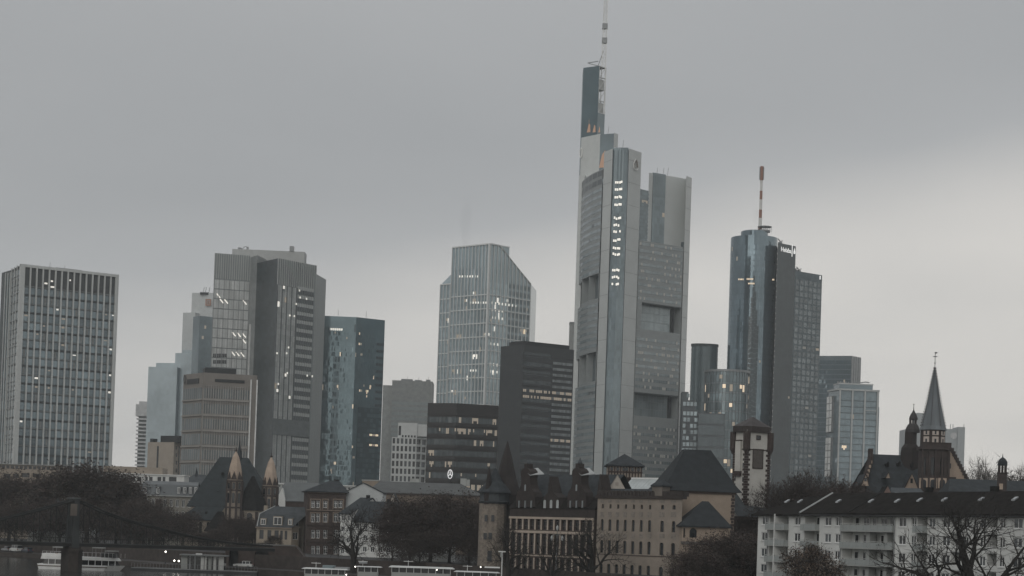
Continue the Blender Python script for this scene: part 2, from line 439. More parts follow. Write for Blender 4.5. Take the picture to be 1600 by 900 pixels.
def simple_tower(name, label, D, A, B, dep, C=None, nc=10, nr=20, pf=(.8, .7), gl=None, core=(.1, .11, .115), bars=None, prob=.03, z0=0, top=None, cat='tower', side_nc=None, capm=None, zcap=0, lit=(3, 4, 4), roof=None, z1=None, sidegl=None):
    """box tower: A,B photo pixels of the front face's top corners (D at A), optional explicit D for B; returns root, frame, z"""
    a = at(A[0], A[1], D); z = a.z if z1 is None else z1
    b = at(B[0], B[1], B[2]) if len(B) > 2 else at(B[0], B[1], D)
    F = Fr(a, b); q = [F.p(0, 0), F.p(F.W, 0), F.p(F.W, 0, -dep), F.p(0, 0, -dep)]
    root = thing(name, label, cat, cen(q))
    body = MB(); body.prism(q, z0, z); body.build('core', mat(name + '_core_' + label[:14].replace(' ', '_'), core, .7), root)
    gl = gl or glset('std_glass', (.2, .23, .245))
    g = MB(); zt = z - zcap
    mats = list(gl) + [LIT, LITD]
    fl = nr
    grid(g, F, .3, F.W - .3, 3, zt, nc, nr, pf, (0, 1, 2), lit, prob)
    sides = [Fr(q[3], q[0]), Fr(q[1], q[2])]
    for s in sides:
        n2 = side_nc or max(2, int(nc * dep / F.W)); grid(g, s, .3, s.W - .3, 3, zt, n2, nr, pf, (0, 1, 2), lit, prob)
    if bars:
        mw, md, sh, sd, bm = bars
        mats.append(bm)
        for s in [F] + sides:
            n2 = nc if s is F else (side_nc or max(2, int(nc * dep / F.W)))
            jbars(g, s, 0, s.W, 0, zt, n2, nr, mw, md, sh, sd, 5, 5)
    g.build('window_grid', mats, root, 'stuff')
    return root, F, z, q, sides

# --- far slim balcony tower
def slim_tower():
    D = 1500; a = at(217.5, 629, D); b = at(231, 629, D); F = Fr(a, b); z = a.z
    root = thing('residential_tower', 'slim pale far tower ringed with balconies beside the leftmost gap of sky', 'tower', cen([a, b]) + V((0, 5, 0)))
    m = MB(); m.prism(box4(a, b, 14), 0, z - 1); m.build('core', mat('pale_core', (.18, .19, .19)), root)
    n = 18
    hbars(root, F, -1.2, F.W + 1.2, [z - 14 - k * 3.1 for k in range(n)], 1.2, 2.4, mat('balcony_pale', (.42, .43, .43)), 'balcony', d=.1)
    m = MB(); m.fbox(F, -2.2, F.W, z - 11, z - 1.5, -10, 2.2); m.fbox(F, 0, F.W, z - 1.5, z + 1, -9, 0.6); m.build('head', mat('balcony_pale', (.42, .43, .43)), root)
    m = MB(); m.fbox(F, -2.6, F.W, 0, z - 72, -10, 2.2); m.build('podium', mat('balcony_pale', (.42, .43, .43)), root)
slim_tower()

# --- stepped pale blue tower group
def stepped():
    D = 1320; gm = glset('step_glass', (.255, .285, .30), .25, .3, (1, .96, 1.05)); PALE = mat('step_panel', (.46, .48, .48), .7, var=.08)
    DK = glset('step_dark', (.13, .155, .165), .4, .2, (1, .9, 1.1))
    root = thing('stepped_tower', 'hazy blue tower stepping up to a pale block with a red sign', 'tower', at(285, 740, D))
    steps = [((232, 573), (277, 573), 30, 0, 22), ((244, 567), (277, 566.5), 26, -4, 22), ((274, 551.5), (311, 549.5), 28, -1, 24), ((286, 488.5), (305, 488), 24, -4, 30), ((300, 457.5), (336, 456), 22, -6, 40)]
    for i, (A, B, dep, dd, nr) in enumerate(steps):
        Dd = D - dd * 1.2; a = at(*A, Dd); b = at(*B, Dd - 4); F = Fr(a, b)
        m = MB(); m.prism(box4(a, b, dep), 0, a.z); m.build('block', gm[0] if i < 3 else PALE, root)
        g = MB(); grid(g, F, .5, F.W - .5, 4, a.z - (6 if i < 3 else 26), max(4, int(F.W / 2.2)), nr, (.9, .62), (0, 1, 2), (3, 4), .006 if i < 3 else 0, jit=.02)
        g.build('window_grid', (gm if i < 4 else [PALE] * 3) + [LITD, LITD], root, 'stuff')
    a = at(302, 495, D - 18); b = at(312, 494, D - 26); c = at(334, 494, D - 20); F = Fr(a, b); G = Fr(b, c)
    m = MB(); m.prism([P2(a), P2(b), P2(c), P2(c) + V((0, 12, 0)), P2(a) + V((0, 12, 0))], 0, a.z, 0); m.build('dark_glass_strip', DK[0], root)
    m = MB(); grid(m, G, .4, G.W - .4, 3, a.z - 2, 6, 40, (.85, .6), (0, 1, 2), (3, 4), .012, jit=.02); m.build('bay_glazing', DK + [LITD, LITD], root, 'stuff')
    # sign: red bracket-like mark on the pale block
    a = at(300, 457.5, D + 7); b = at(336, 456, D + 3); F = Fr(a, b); u, z = F.uv(322, 478)
    REDS = mat('sign_red', (.34, .19, .14), .6, var=.05)
    m = MB(); s = .42
    m.fbox(F, u, u + 4, z, z + .8, 1.0, 1.4); m.fbox(F, u, u + 4, z + 4, z + 4.8, 1.0, 1.4); m.fbox(F, u, u + .8, z + .8, z + 4, 1.0, 1.4); m.fbox(F, u + 3.2, u + 4, z + .8, z + 4, 1.0, 1.4)
    m.fbox(F, u + 1.6, u + 2.3, z + 1.2, z + 3.6, 1.0, 1.4); m.build('sign', REDS, root)
    F2 = Fr(at(300, 457.5, D), at(336, 456, D)); b2 = MB()
    for u in (7, 8.5, 11): b2.tube([F2.p(u, at(300, 457.5, D).z, -5), F2.p(u + .8, at(300, 457.5, D).z + 5, -5)], .2, 4)
    b2.fbox(F2, 5, 11, at(300, 457.5, D).z - .5, at(300, 457.5, D).z + 1.2, -9, -4); b2.build('roof_plant', DARK, root)
stepped()

# --- twin-slab tower with dark glass recess
def twin():
    D = 1060; LP = mat('twin_panel', (.38, .395, .39), .55, .15, var=.1, streak=True); LG = mat('twin_crown', (.23, .25, .25), .5, .2, var=.12, streak=True)
    pale = [mat('twin_pale_%d' % i, c, .35, .35, var=.14, scale=.12) for i, c in enumerate(((.42, .44, .435), (.38, .395, .39), (.47, .485, .48)))]
    dkr = glset('twin_dark', (.024, .031, .033), .0, .3)
    a = at(336, 395.3, D); b = at(391.5, 398.2, D + 6); F = Fr(a, b); z = a.z
    root = thing('twin_slab_tower', 'tall twin slab tower with a black glass strip between pale ribbed slabs', 'tower', at(420, 740, D))
    root.location.z = 0
    bk = V((-3.6, 22, 0)); m = MB(); m.prism([P2(a), P2(b), P2(b) + bk, P2(a) + bk], 0, z); m.build('left_slab', LG, root)
    zc = F.uv(336, 436)[1]
    g = MB(); grid(g, F, .2, F.W - .2, 2, zc, 14, 26, (.97, .9), (0, 1, 2), (3, 3), .004, d=.25, jit=.05); g.build('window_grid', pale + [LITW], root, 'stuff')
    vbars(root, F, 0, F.W, 7, 0, zc, .28, .5, STEEL, 'rib')
    vbars(root, F, 0, F.W, 16, zc + .5, z, .35, .4, LP, 'crown_rib')
    lz = MB()
    for px, py in ((341, 463), (346, 471.5), (353, 472), (382, 473.5), (365, 523), (373, 524), (381, 525), (381, 534), (364, 553.5), (371, 554), (378.5, 555)):
        u, zz = F.uv(px, py); lz.poly([F.p(u - 1.2, zz + 1.3, .4), F.p(u + .9, zz - 1.1, .4), F.p(u + 1.3, zz - .6, .4), F.p(u - .6, zz + 1.6, .4)])
    lz.build('ceiling_light', LITW, root)
    dkb = MB()
    for py in (555, 565):
        for k in range(7):
            u, zz = F.uv(333 + k * 3.1, py); dkb.fbox(F, u, u + .85, zz - 1.2, zz + .9, .2, .45)
    dkb.build('open_louvre', DARK, root)
    # edge return and black recess
    c = at(402, 405, D - 4); dd = at(434.7, 403.3, D - 26); H = Fr(c, dd); z2 = dd.z
    e = Fr(b, c); m = MB(); m.prism([P2(b), P2(c), P2(c) + V((4, 22, 0)), P2(b) + V((0, 24, 0))], 0, z - 1); m.build('return_panel', mat('twin_return', (.26, .275, .275), .4, .4), root)
    m = MB(); m.fbox(e, e.W * .30, e.W * .44, 0, z - 40, 0, .5); m.build('edge_strip', mat('fin_white', (.5, .51, .5)), root)
    m = MB(); m.prism([P2(c), P2(dd), P2(dd) + V((10, 24, 0)), P2(c) + V((0, 24, 0))], 0, z2); m.build('dark_slab', dkr[0], root)
    g = MB(); grid(g, H, .2, H.W - .2, 2, z2 - 1, 8, 62, (.96, .9), (0, 1, 2), (3,), 0, jit=.02); g.build('dark_glazing', dkr + [LITD], root, 'stuff')
    f2 = at(494, 414.5, D - 2); K = Fr(dd, f2); z2 = dd.z
    m = MB(); g1 = K.p(K.W, 0); q0 = K.p(K.W + 1.6, 0, -2.5)
    m.prism([P2(dd), g1, q0, q0 + V((4, 26, 0)), P2(dd) + V((10, 26, 0))], 0, [z2, z2, z2 - 4, z2 - 4, z2]); m.build('right_slab', LG, root)
    zc = K.uv(434, 445)[1]
    um = K.W * .50
    g = MB(); grid(g, K, .2, um, 2, zc, 8, 46, (.95, .985), (0, 1, 2), (3, 4), .05, d=.25, jit=.05); g.build('window_grid', pale + [LITW, LITD], root, 'stuff')
    vbars(root, K, 0, um, 4, 0, zc, .45, .55, mat('twin_rib_dark', (.10, .11, .115), .5), 'rib')
    vbars(root, K, 0, K.W, 18, zc + .3, z2, .35, .4, LP, 'crown_rib')
    NB = 30; zs = [zc - 3 - k * (zc / NB) for k in range(NB - 1)]
    hbars(root, K, um + .6, K.W - 1.5, [s for s in zs], zc / NB * .45, .35, mat('band_dark', (.10, .112, .118), .5, .2), 'window_band')
    hbars(root, K, um + .6, K.W - 1.5, [s + zc / NB * .47 for s in zs], zc / NB * .40, .42, LP, 'spandrel')
    vbars(root, K, um + .6, K.W - 1.5, 7, 0, zc, .18, .5, LG, 'mullion')
    zk = K.uv(440, 680)[1]; m = MB(); m.fbox(K, .2, K.W - 1.4, zk, zk + 9, 0, .75); m.build('service_floor', mat('service_grey', (.15, .165, .168), .5, .2), root)
    lg = MB()
    for px, py in ((452, 493), (459, 494), (447, 552), (432, 552), (450, 543), (448, 583), (434, 600), (478, 467), (467, 454), (468, 465), (462, 475), (487, 588), (479, 587)):
        u, zz = K.uv(px, py); lg.fbox(K, u - .5, u + .4, zz - .5, zz + .5, .5, .6)
    lg.build('ceiling_light', LITW, root)
    pa = at(363, 389, D + 12); pb = at(405, 392, D + 12); pc = at(476, 399, D + 14)
    m = MB(); m.prism([P2(pa), P2(pb), P2(pc), P2(pc) + V((0, 10, 0)), P2(pa) + V((0, 10, 0))], z - 3, pa.z); m.build('penthouse', mat('twin_pent', (.36, .37, .365), .7, var=.08), root)
    Fp = Fr(pa, pb); b = MB()
    for u, w, h in ((3, 2, 1.2), (8, 1, 1.6), (33, 2.4, 3)): b.fbox(Fp, u, u + w, pa.z, pa.z + h, -4, -1)
    b.tube([Fp.p(5, pa.z, -2), Fp.p(7, pa.z + 2, -2), Fp.p(9, pa.z + 1.6, -2)], .25, 4)
    b.build('roof_plant', STEEL, root)
twin()

# --- brown office block in front
def brown():
    D = 800; STN = mat('brown_stone', (.185, .172, .158), .85, var=.12, scale=.15); STN2 = mat('brown_stone_dark', (.125, .118, .11), .85)
    a = at(287, 586, D + 12); b = at(318, 582, D - 3); c = at(402, 588.5, D + 3); G = Fr(a, b); F = Fr(b, c); z = b.z
    root = thing('office_block', 'brownish concrete office block with rows of narrow windows before the twin slab tower', 'building', cen([a, b, c]))
    q = [P2(a), P2(b), P2(c), F.p(F.W + 2, 0, -20), P2(a) + V((3, 18, 0))]
    m = MB(); m.prism(q, 0, z); m.build('wall', STN, root)
    zc = F.uv(320, 602)[1]; nf = 10; fh = zc / nf
    gl = glset('brown_glass', (.10, .115, .12), .3, .2)
    for k in range(nf):
        z0 = k * fh
        FB = mat('brown_band', (.27, .258, .242), .85); hbars(root, F, .4, F.W - 3, [z0 + .3], .75, .55, FB, 'floor_band'); hbars(root, G, 0, G.W - .3, [z0 + .3], .5, .5, FB, 'floor_band')
    g = MB(); grid(g, F, .4, F.W - 3, 1, zc, 19, nf, (.62, .62), (0, 1, 2), (3,), .01, d=.06); grid(g, G, .4, G.W - .6, 1, zc, 9, nf, (.8, .72), (1, 1, 0), (3,), 0, d=.06)
    g.build('window_grid', gl + [LITD], root, 'stuff')
    vbars(root, F, .4, F.W - 3, 19, 0, zc, .45, .4, mat('pier_pale', (.24, .232, .22), .8), 'pier')
    vbars(root, F, F.W - 2.6, F.W, 1, 0, z - 2, .5, .5, WHITE, 'edge_strip')
    for px0, px1, py0, py1, fr in ((293, 311, 593, 599, G), (336, 382, 592, 599, F)):
        u0, z1 = fr.uv(px0, py0); u1, z0 = fr.uv(px1, py1); m = MB(); m.fbox(fr, u0, u1, z0, z1, 0, .25); m.build('louvre', DARK, root)
    m = MB(); m.fbox(F, 1, F.W * .62, z, z + 2.6, -14, -4); m.build('penthouse', DARK, root)
    u, zz = G.uv(290, 593); m = MB()
    for k in range(10): 
        t0, t1 = math.pi * 2 * k / 10, math.pi * 2 * (k + 1) / 10
        m.tube([G.p(u + 1.0 * math.cos(t0), zz + 1.8 * math.sin(t0), .4), G.p(u + 1.0 * math.cos(t1), zz + 1.8 * math.sin(t1), .4)], .18, 4)
    m.build('round_emblem', DARK, root)
brown()

# --- small beige block
def beige():
    D = 900; a = at(231, 694, D); b = at(272, 690, D - 8); c = at(283.5, 690, D); F = Fr(a, b); G = Fr(b, c); z = a.z + 1
    M = mat('beige_block', (.30, .265, .225), .85, var=.1)
    root = thing('office_block', 'small beige block with two dark vertical slots beside the brown office block', 'building', cen([a, b, c]))
    m = MB(); m.prism([P2(a), P2(b), P2(c), P2(c) + V((0, 16, 0)), P2(a) + V((0, 16, 0))], 0, z); m.build('wall', M, root)
    for px, py0, py1, fr in ((247, 697, 745, F), (275.5, 697, 702, G), (275.5, 708, 714, G), (275.5, 720, 726, G), (275.5, 732, 738, G), (280, 697, 745, G)):
        u, z1 = fr.uv(px, py0); _, z0 = fr.uv(px, py1); m = MB(); m.fbox(fr, u - .5, u + .5, max(z0, .5), z1, 0, .12); m.build('window', DGLASS, root)
    m = MB(); m.fbox(F, 7, F.W + 2, z, z + 3.2, -9, -1); m.fbox(F, .5, 2.5, z, z + 1.8, -4, -1); m.build('penthouse', DARK, root)
beige()

# --- blue glass tower between twin slab and gap
def blue_glass():
    D = 1150; gl = glset('blue_glass', (.155, .20, .215), .6, .08, (1, .92, 1.08)); DK = glset('blue_dark', (.085, .112, .122), .5, .1)
    a = at(490, 495.5, D); b = at(557, 495.5, D + 2); c = at(601.5, 502, D + 14); F = Fr(a, b); G = Fr(b, c); z = b.z
    root = thing('glass_tower', 'blue glass tower with scattered lit floors right of the twin slabs', 'tower', cen([a, b, c]))
    m = MB(); m.prism([P2(a), P2(b), P2(c), P2(c) + V((-4, 28, 0)), P2(a) + V((0, 30, 0))], 0, z); m.build('core', gl[0], root)
    g = MB()
    grid(g, F, 0, F.W, 2, z - 9, 36, 40, (.9, .78), (0, 1, 2, 0), (3, 4, 4), .03, jit=.05); grid(g, G, 0, G.W * .72, 2, z - 9, 20, 40, (.9, .78), (0, 1, 2), (3, 4, 4), .05, jit=.05)
    g.build('window_grid', gl + [LIT, LITD], root, 'stuff')
    zs = [8 + k * (z - 20) / 28 for k in range(28)]
    hbars(root, G, G.W * .74, G.W - .5, zs, 1.6, .3, MGLASS, 'window_band')
    for i, (p0, p1, q0, q1) in enumerate(((499, 516, 510, 742), (556, 592, 636, 742), (521, 531, 556, 742))):
        u0, z1 = F.uv(p0, q0) if p0 < 550 else G.uv(p0 + 3, q0); u1, _ = F.uv(p1, q0) if p0 < 550 else G.uv(p1, q0)
        fr = F if p0 < 550 else G; m = MB(); m.fbox(fr, u0, u1, 2, z1, 0, .5); m.build('dark_glass_strip', DK[i % 3], root)
        g = MB(); grid(g, fr, u0, u1, 2, z1, 7, 26, (.9, .7), (0, 1, 2), (3, 4), .03, d=.58, jit=.03); g.build('bay_glazing', DK + [LIT, LITD], root, 'stuff')
    u, zt = F.uv(556, 507); _, zb = F.uv(556, 519); m = MB(); m.fbox(F, u - .7, u - .1, zb, zt, .05, .3); m.build('slot', DARK, root)
    m = MB(); u0, zz = F.uv(502, 513.5); u1, _ = F.uv(536, 514)
    for k in range(11):
        u = u0 + (u1 - u0) * k / 11
        if k != 2: m.fbox(F, u, u + .9, zz - .7, zz + .6, .12, .2)
    m.build('ceiling_light', LITW, root)
    m = MB()
    for px in (528, 572): 
        u, _ = F.uv(px, 495); m.tube([F.p(u, z, -4), F.p(u, z + 4.5, -4)], .15, 4)
    m.build('antenna', STEEL, root)
blue_glass()

# --- hazy grey slab and white grid block in the gap
r, F, z, q, sd = simple_tower('slab_block', 'hazy grey slab block behind the white gridded block', 1300, (613, 594), (676, 598), 26, nc=26, nr=26, pf=(.86, .55), gl=glset('slab_glass', (.20, .215, .215), .15, .4, (1, .95, 1.04)), core=(.235, .245, .24), prob=.004, zcap=14)
m = MB(); m.fbox(F, -6.5, -.1, 0, z - 3.5, -20, -2); m.build('stair_core', mat('slab_stair', (.27, .28, .275)), r)
roofbits(r, F, [(10, 8, 1.4), (18, 5, 1), (25, 3, 1.5)], z)
def white_grid():
    D = 800; a = at(612.5, 683, D); b = at(651, 683, D); c = at(667, 683.5, D + 6); F = Fr(a, b); G = Fr(b, c); z = a.z; Wm = mat('white_grid', (.46, .475, .47), .7, var=.08)
    root = thing('office_block', 'white office block with a regular grid of square windows', 'building', cen([a, b, c]))
    m = MB()
    nr, fh = 9, 3.25; hs = []
    for fr, nc in ((F, 6), (G, 2)):
        hh = []
        cw = fr.W / nc
        for k in range(8):
            zz = z - (k + 1) * fh + .55
            if zz < .5: break
            for c_ in range(nc):
                if fr is F and c_ == nc - 1: continue
                hh.append((c_ * cw + .35, (c_ + 1) * cw - .35, zz, zz + 2.3))
            if fr is F: hh.append((4.0 * cw + .35 + cw, 6 * cw - .35, zz, zz + 2.3)); 
        wall(m, fr, 0, fr.W, 0, z, hh, 0, 0, .5); hs += [(fr, h) for h in hh]
    B3 = G.p(G.W, 0); m.poly([F.p(0, 0), F.p(0, z), F.p(0, z, -16), F.p(0, 0, -16)]); m.poly([F.p(0, z), F.p(F.W, z), G.p(G.W, z), G.p(G.W, z) + V((0, 14, 0)), F.p(0, z, -16)]); m.poly([B3, B3 + V((0, 14, 0)), B3 + V((0, 14, z)), B3 + V((0, 0, z))])
    m.build('wall', Wm, root)
    for fr, h in hs: window(root, fr, *h, depth=.5, pm=random.choice((DGLASS, DGLASS, MGLASS)))
    a2, z2 = F.uv(622, 660); b2, _ = F.uv(652, 660); m = MB(); m.fbox(F, a2, b2, z, z2, -12, -1.0); m.fbox(F, b2, b2 + 4.2, z + .8, z2 - .4, -12, -1.5); m.build('penthouse', Wm, root)
    m = MB(); m.fbox(F, a2 + .3, a2 + 1.3, z + 1, z2 - 1.4, -1, -.9)
    for k in range(5): m.fbox(F, a2 + 1.8 + k * 1.3, a2 + 2.5 + k * 1.3, z + .2, z + 1.1, -1, -.9)
    m.build('penthouse_window', DGLASS, root)
white_grid()

# --- white-ribbed tower with sloped shoulders
def shoulder():
    D = 1100; gl = glset('shoulder_glass', (.27, .31, .325), .45, .15, (1, .88, 1.1)); DK = glset('shoulder_dark', (.10, .12, .13), .4, .12); RIB = mat('shoulder_rib', (.56, .575, .57), .6, var=.06)
    near = at(766, 381, D); zt = near.z
    lt = onz(707.5, 387, zt); Fl = Fr(lt, near)                       # left-front face, recedes to the left
    sh = at(680, 443, 0 + 1) ; 
    ll = Fr(lt, near)
    zl = ll.uv(680, 443.5)[1]; ul = ll.uv(680, 443.5)[0]
    lo = Fl.p(ul, 0, -5.0)                                            # lower left wing set back
    rt = at(829, 444, D + 24); Gr = Fr(near, P2(rt)); zr = Gr.uv(829, 444)[1]; uk = Gr.uv(781, 383)[0]
    root = thing('ribbed_tower', 'white ribbed glass tower with a slanted shoulder at the skyline centre', 'tower', cen([lt, near, rt]))
    bk = 30
    m = MB()
    # main mass
    A, B, C = Fl.p(0, 0), Fl.p(Fl.W, 0), Gr.p(Gr.W, 0)
    K = Gr.p(uk, 0)
    bkv = V((4, bk, 0))
    t = lambda p, z: V((p.x, p.y, z))
    m.poly([t(A, 0), t(B, 0), t(B, zt), t(A, zt)]); m.poly([t(B, 0), t(C, 0), t(C, zr), t(K, zt), t(B, zt)])
    m.poly([t(C, 0), t(C + bkv, 0), t(C + bkv, zr), t(C, zr)]); m.poly([t(A + bkv, 0), t(A, 0), t(A, zt), t(A + bkv, zt)])
    m.poly([t(A, zt), t(B, zt), t(K, zt), t(K + bkv, zt), t(A + bkv, zt)]); m.poly([t(K, zt), t(C, zr), t(C + bkv, zr), t(K + bkv, zt)])
    m.build('core', gl[1], root)
    # left wing with sloped glass roof
    a0 = lo; b0 = Fl.p(.0, 0, -5.0); Wl = Fr(a0, b0); zs = ll.uv(707, 424)[1]
    m = MB(); bv = V((4, 20, 0))
    m.poly([t(a0, 0), t(b0, 0), t(b0, zl), t(a0, zl)]); m.poly([t(a0 + bv, 0), t(a0, 0), t(a0, zl), t(a0 + bv, zl)])
    m.poly([t(a0, zl), t(b0, zl), t(b0 + bv * .5, zs + 3), t(a0 + bv * .5 + (b0 - a0) * .6, zs + 3)]); m.poly([t(a0 + bv, zl), t(a0, zl), t(a0 + bv * .5 + (b0 - a0) * .6, zs + 3)])
    m.build('left_wing', gl[1], root)
    # glazing
    nf = 44; fh = zt / nf
    g = MB(); ztop = zl + 2
    grid(g, Fl, .3, Fl.W - .5, 2, ztop - 8, 22, 36, (.9, .66), (0, 1, 2, 0), (3, 4, 4), .10); grid(g, Wl, .3, Wl.W - .1, 2, zl - 3, 10, 36, (.9, .66), (0, 1, 2), (3, 4, 4), .09)
    grid(g, Fl, .3, Fl.W - .5, ztop - 8, zt - 1, 22, 2, (.95, .96), (0, 1, 2)); g.build('window_grid', gl + [LITW, LITD], root, 'stuff')
    g = MB(); um = Gr.W * .48
    grid(g, Gr, .3, um, 2, zr - 2, 10, 36, (.9, .66), (0, 1, 2), (3, 4, 3), .07); g.build('right_glazing', gl + [LITW, LITD], root, 'stuff')
    g = MB(); grid(g, Gr, um, Gr.W - .3, 2, zr - 1, 12, 36, (.9, .66), (0, 1, 2), (3, 4), .08, d=.06); g.build('right_dark_glazing', DK + [LIT, LITD], root, 'stuff')
    vbars(root, Fl, 0, Fl.W, 11, 0, zt, .38, .5, RIB, 'rib'); vbars(root, Wl, 0, Wl.W, 5, 0, zl, .38, .5, RIB, 'rib')
    n = 11
    for i in range(n + 1):
        u = Gr.W * i / n; h = zt if u <= uk else zt + (zr - zt) * (u - uk) / (Gr.W - uk)
        piece('rib', box_mesh(.38, .5, h, RIB), root, Gr.p(u, 0), Gr.ang)
    m = MB(); m.fbox(Fl, Fl.W - .7, Fl.W + .5, 0, zt, -.5, .9); m.build('corner_pier', RIB, root)
    hz = [ll.uv(720, y)[1] for y in (464, 486, 508, 529, 550, 571, 592, 613, 634, 655, 676)]
    hz = [h for h in hz if h > 2]
    hbars(root, Fl, 0, Fl.W, hz, .6, .42, RIB, 'floor_band'); hbars(root, Wl, 0, Wl.W, hz, .6, .42, RIB, 'floor_band'); hbars(root, Gr, 0, Gr.W, hz, .6, .42, RIB, 'floor_band')
    m = MB(); m.tube([Gr.p(0, zt, .2), Gr.p(uk, zt, .2), Gr.p(Gr.W, zr, .2)], .55, 4); m.tube([Fl.p(0, zt, .2), Fl.p(Fl.W, zt, .2)], .55, 4)
    m.tube([Wl.p(0, zl, .2), Wl.p(Wl.W, zl, .2)], .5, 4); m.build('parapet', RIB, root)
    u, zz = Gr.uv(790, 396); u2, _ = Gr.uv(806, 396); zh = Gr.uv(800, 398)[1]
    m = MB(); m.fbox(Gr, u + 3, u2 + 4, zr, zh + 6, -20, -10); m.build('lift_head', gl[1], root)
    m = MB(); m.fbox(Gr, u + 2.8, u2 + 4.2, zh + 6, zh + 6.6, -20.2, -9.8); m.build('lift_head_rim', RIB, root)
    # lit floor seen along the shoulder
    lt_ = MB()
    for py, p0, p1 in ((432, 718, 753), (473, 735, 763), (579, 735, 748)):
        for k in range(int((p1 - p0) / 4)):
            u, zz = Fl.uv(p0 + k * 4, py); lt_.fbox(Fl, u, u + .8, zz - .6, zz + .6, .2, .26)
    for py, p0, p1 in ((473, 768, 812), (484, 768, 790), (496, 768, 790), (569, 765, 782), (580, 765, 782), (537, 766, 782)):
        for k in range(int((p1 - p0) / 5.2)):
            u, zz = Gr.uv(p0 + k * 5.2, py + k * .7); lt_.fbox(Gr, u, u + .9, zz - .7, zz + .7, .2, .26)
    lt_.build('ceiling_light', LITW, root)
shoulder()

# --- low black glass block with round star sign
def low_black():
    D = 750; gl = glset('black_glass', (.032, .041, .045), .2, .12, (1, .8, 1.2)); BR = mat('bronze_band', (.032, .031, .031), .5, .2)
    a = at(668.5, 637, D + 4); b = at(714, 630, D); c = at(779, 635, D + 6); F = Fr(a, b); G = Fr(b, c); z = b.z
    root = thing('office_block', 'low black glass office block with a white round star sign', 'building', cen([a, b, c]))
    m = MB(); m.prism([P2(a), P2(b), P2(c), P2(c) + V((0, 24, 0)), P2(a) + V((0, 24, 0))], 0, z); m.build('core', BR, root)
    g = MB(); zc = z - 4.5
    grid(g, F, .3, F.W, 1, zc, 20, 12, (.9, .5), (0, 1, 2), (3, 4, 4), .07, rowvar=1.5); grid(g, G, 0, G.W - .3, 1, zc, 34, 12, (.9, .5), (0, 1, 2), (3, 4, 4, 4), .16, rowvar=1.5)
    g.build('window_grid', gl + [LITD, LITD], root, 'stuff')
    hbars(root, F, 0, F.W, [1 + k * (zc - 1) / 12 - .3 for k in range(13)], .6, .25, BR); hbars(root, G, 0, G.W, [1 + k * (zc - 1) / 12 - .3 for k in range(13)], .6, .25, BR)
    u, zz = F.uv(704.5, 741); d = .9
    m = MB(); n = 20; rx, rz = .95, 1.75
    for k in range(n):
        t0, t1 = 2 * math.pi * k / n, 2 * math.pi * (k + 1) / n
        m.tube([F.p(u + rx * math.cos(t0), zz + rz * math.sin(t0), d), F.p(u + rx * math.cos(t1), zz + rz * math.sin(t1), d)], .2, 5)
    for t0 in (90, 210, 330): m.tube([F.p(u, zz, d), F.p(u + rx * math.cos(rad(t0)), zz + rz * math.sin(rad(t0)), d)], [.22, .12], 5)
    m.build('star_sign', mat('sign_white', (.85, .85, .85), emit=.35, var=0), root)
    m = MB(); m.tube([F.p(u, zz - 1.7, .8), F.p(u, zz - 2.6, .8)], .15, 4); m.fbox(F, u - .6, u + .6, zz - 3, zz - 2.5, 0, 1.0); m.build('sign_post', DARK, root)
low_black()

# --- black slab with a penthouse, right of it
def black_slab():
    D = 850; a = at(782.5, 542, D + 12); b = at(818, 533, D); c = at(897, 546, D + 16); F = Fr(a, b); G = Fr(b, c); z = b.z
    gl = glset('slab_black_glass', (.035, .043, .047), .2, .15, (1, .9, 1.12)); W = mat('black_slab_wall', (.047, .051, .053), .7, var=.1)
    root = thing('office_tower', 'black slab tower with faint floor bands left of the tallest tower', 'tower', cen([a, b, c]))
    m = MB(); m.prism([P2(a), P2(b), P2(c), P2(c) + V((0, 20, 0)), P2(a) + V((0, 20, 0))], 0, z - 1.6); m.build('core', W, root)
    m = MB(); m.fbox(F, F.W - 9, F.W, z - 1.6, z + .2, -12, -.4); m.fbox(G, .2, G.W - 2.5, z - 1.6, z + .2, -12, -.3); m.build('penthouse', DARK, root)
    g = MB(); um = G.W * .56
    grid(g, G, .4, um, 2, z - 4, 26, 22, (.96, .5), (0, 1, 2), (3, 4), .004, d=.06); g.build('window_grid', gl + [LITD, LITD], root, 'stuff')
    hbars(root, G, .2, G.W - .2, [z - 6.5 - k * 2.75 for k in range(24) if z - 6.5 - k * 2.75 > 2], .5, .2, mat('band_black', (.05, .053, .055)), 'floor_band')
    g = MB(); zt = G.uv(870, 570)[1]; rows = [zt - k * 2.75 for k in range(20) if zt - k * 2.75 > 2]
    PB = [mat('pale_band_%d' % i, tuple(c_ * f for c_ in (.175, .195, .2)), .3, .3) for i, f in enumerate((1, .8, 1.15))]
    for k, zz in enumerate(rows):
        n = 26 if k in (5, 6) else 0
        for c_ in range(10):
            u = um + .8 + c_ * (G.W - um - 1.4) / 10; w = (G.W - um - 1.4) / 10 * .86
            mi = 3 if k in (5, 6, 13) and R() < .75 else random.choice((0, 1, 2)); g.fbox(G, u, u + w, zz, zz + 1.25, .1, .26, mi)
        if k in (5, 6):
            for c_ in range(18):
                u = .6 + c_ * um / 18
                if R() < .8: g.fbox(G, u, u + um / 18 * .8, zz, zz + 1.2, .1, .22, 3)
    g.build('pale_bands', PB + [LITD], root, 'stuff')
    m = MB(); u, z1 = F.uv(776, 645)
    return root
black_slab()
# slim pale slab peeping out between the black slab and the tallest tower
a = at(890.5, 505, 1080); b = at(899, 504, 1080); F = Fr(a, b)
root = thing('slim_slab', 'slim pale slab peeping out left of the tallest tower', 'tower', cen([a, b]))
m = MB(); m.prism(box4(a, b, 10), 0, a.z); m.build('wall', mat('slim_pale', (.30, .31, .305), .7), root)
m = MB(); m.fbox(F, -.2, F.W + .2, a.z, a.z + .8, -10, .3); m.build('coping', STEEL, root)
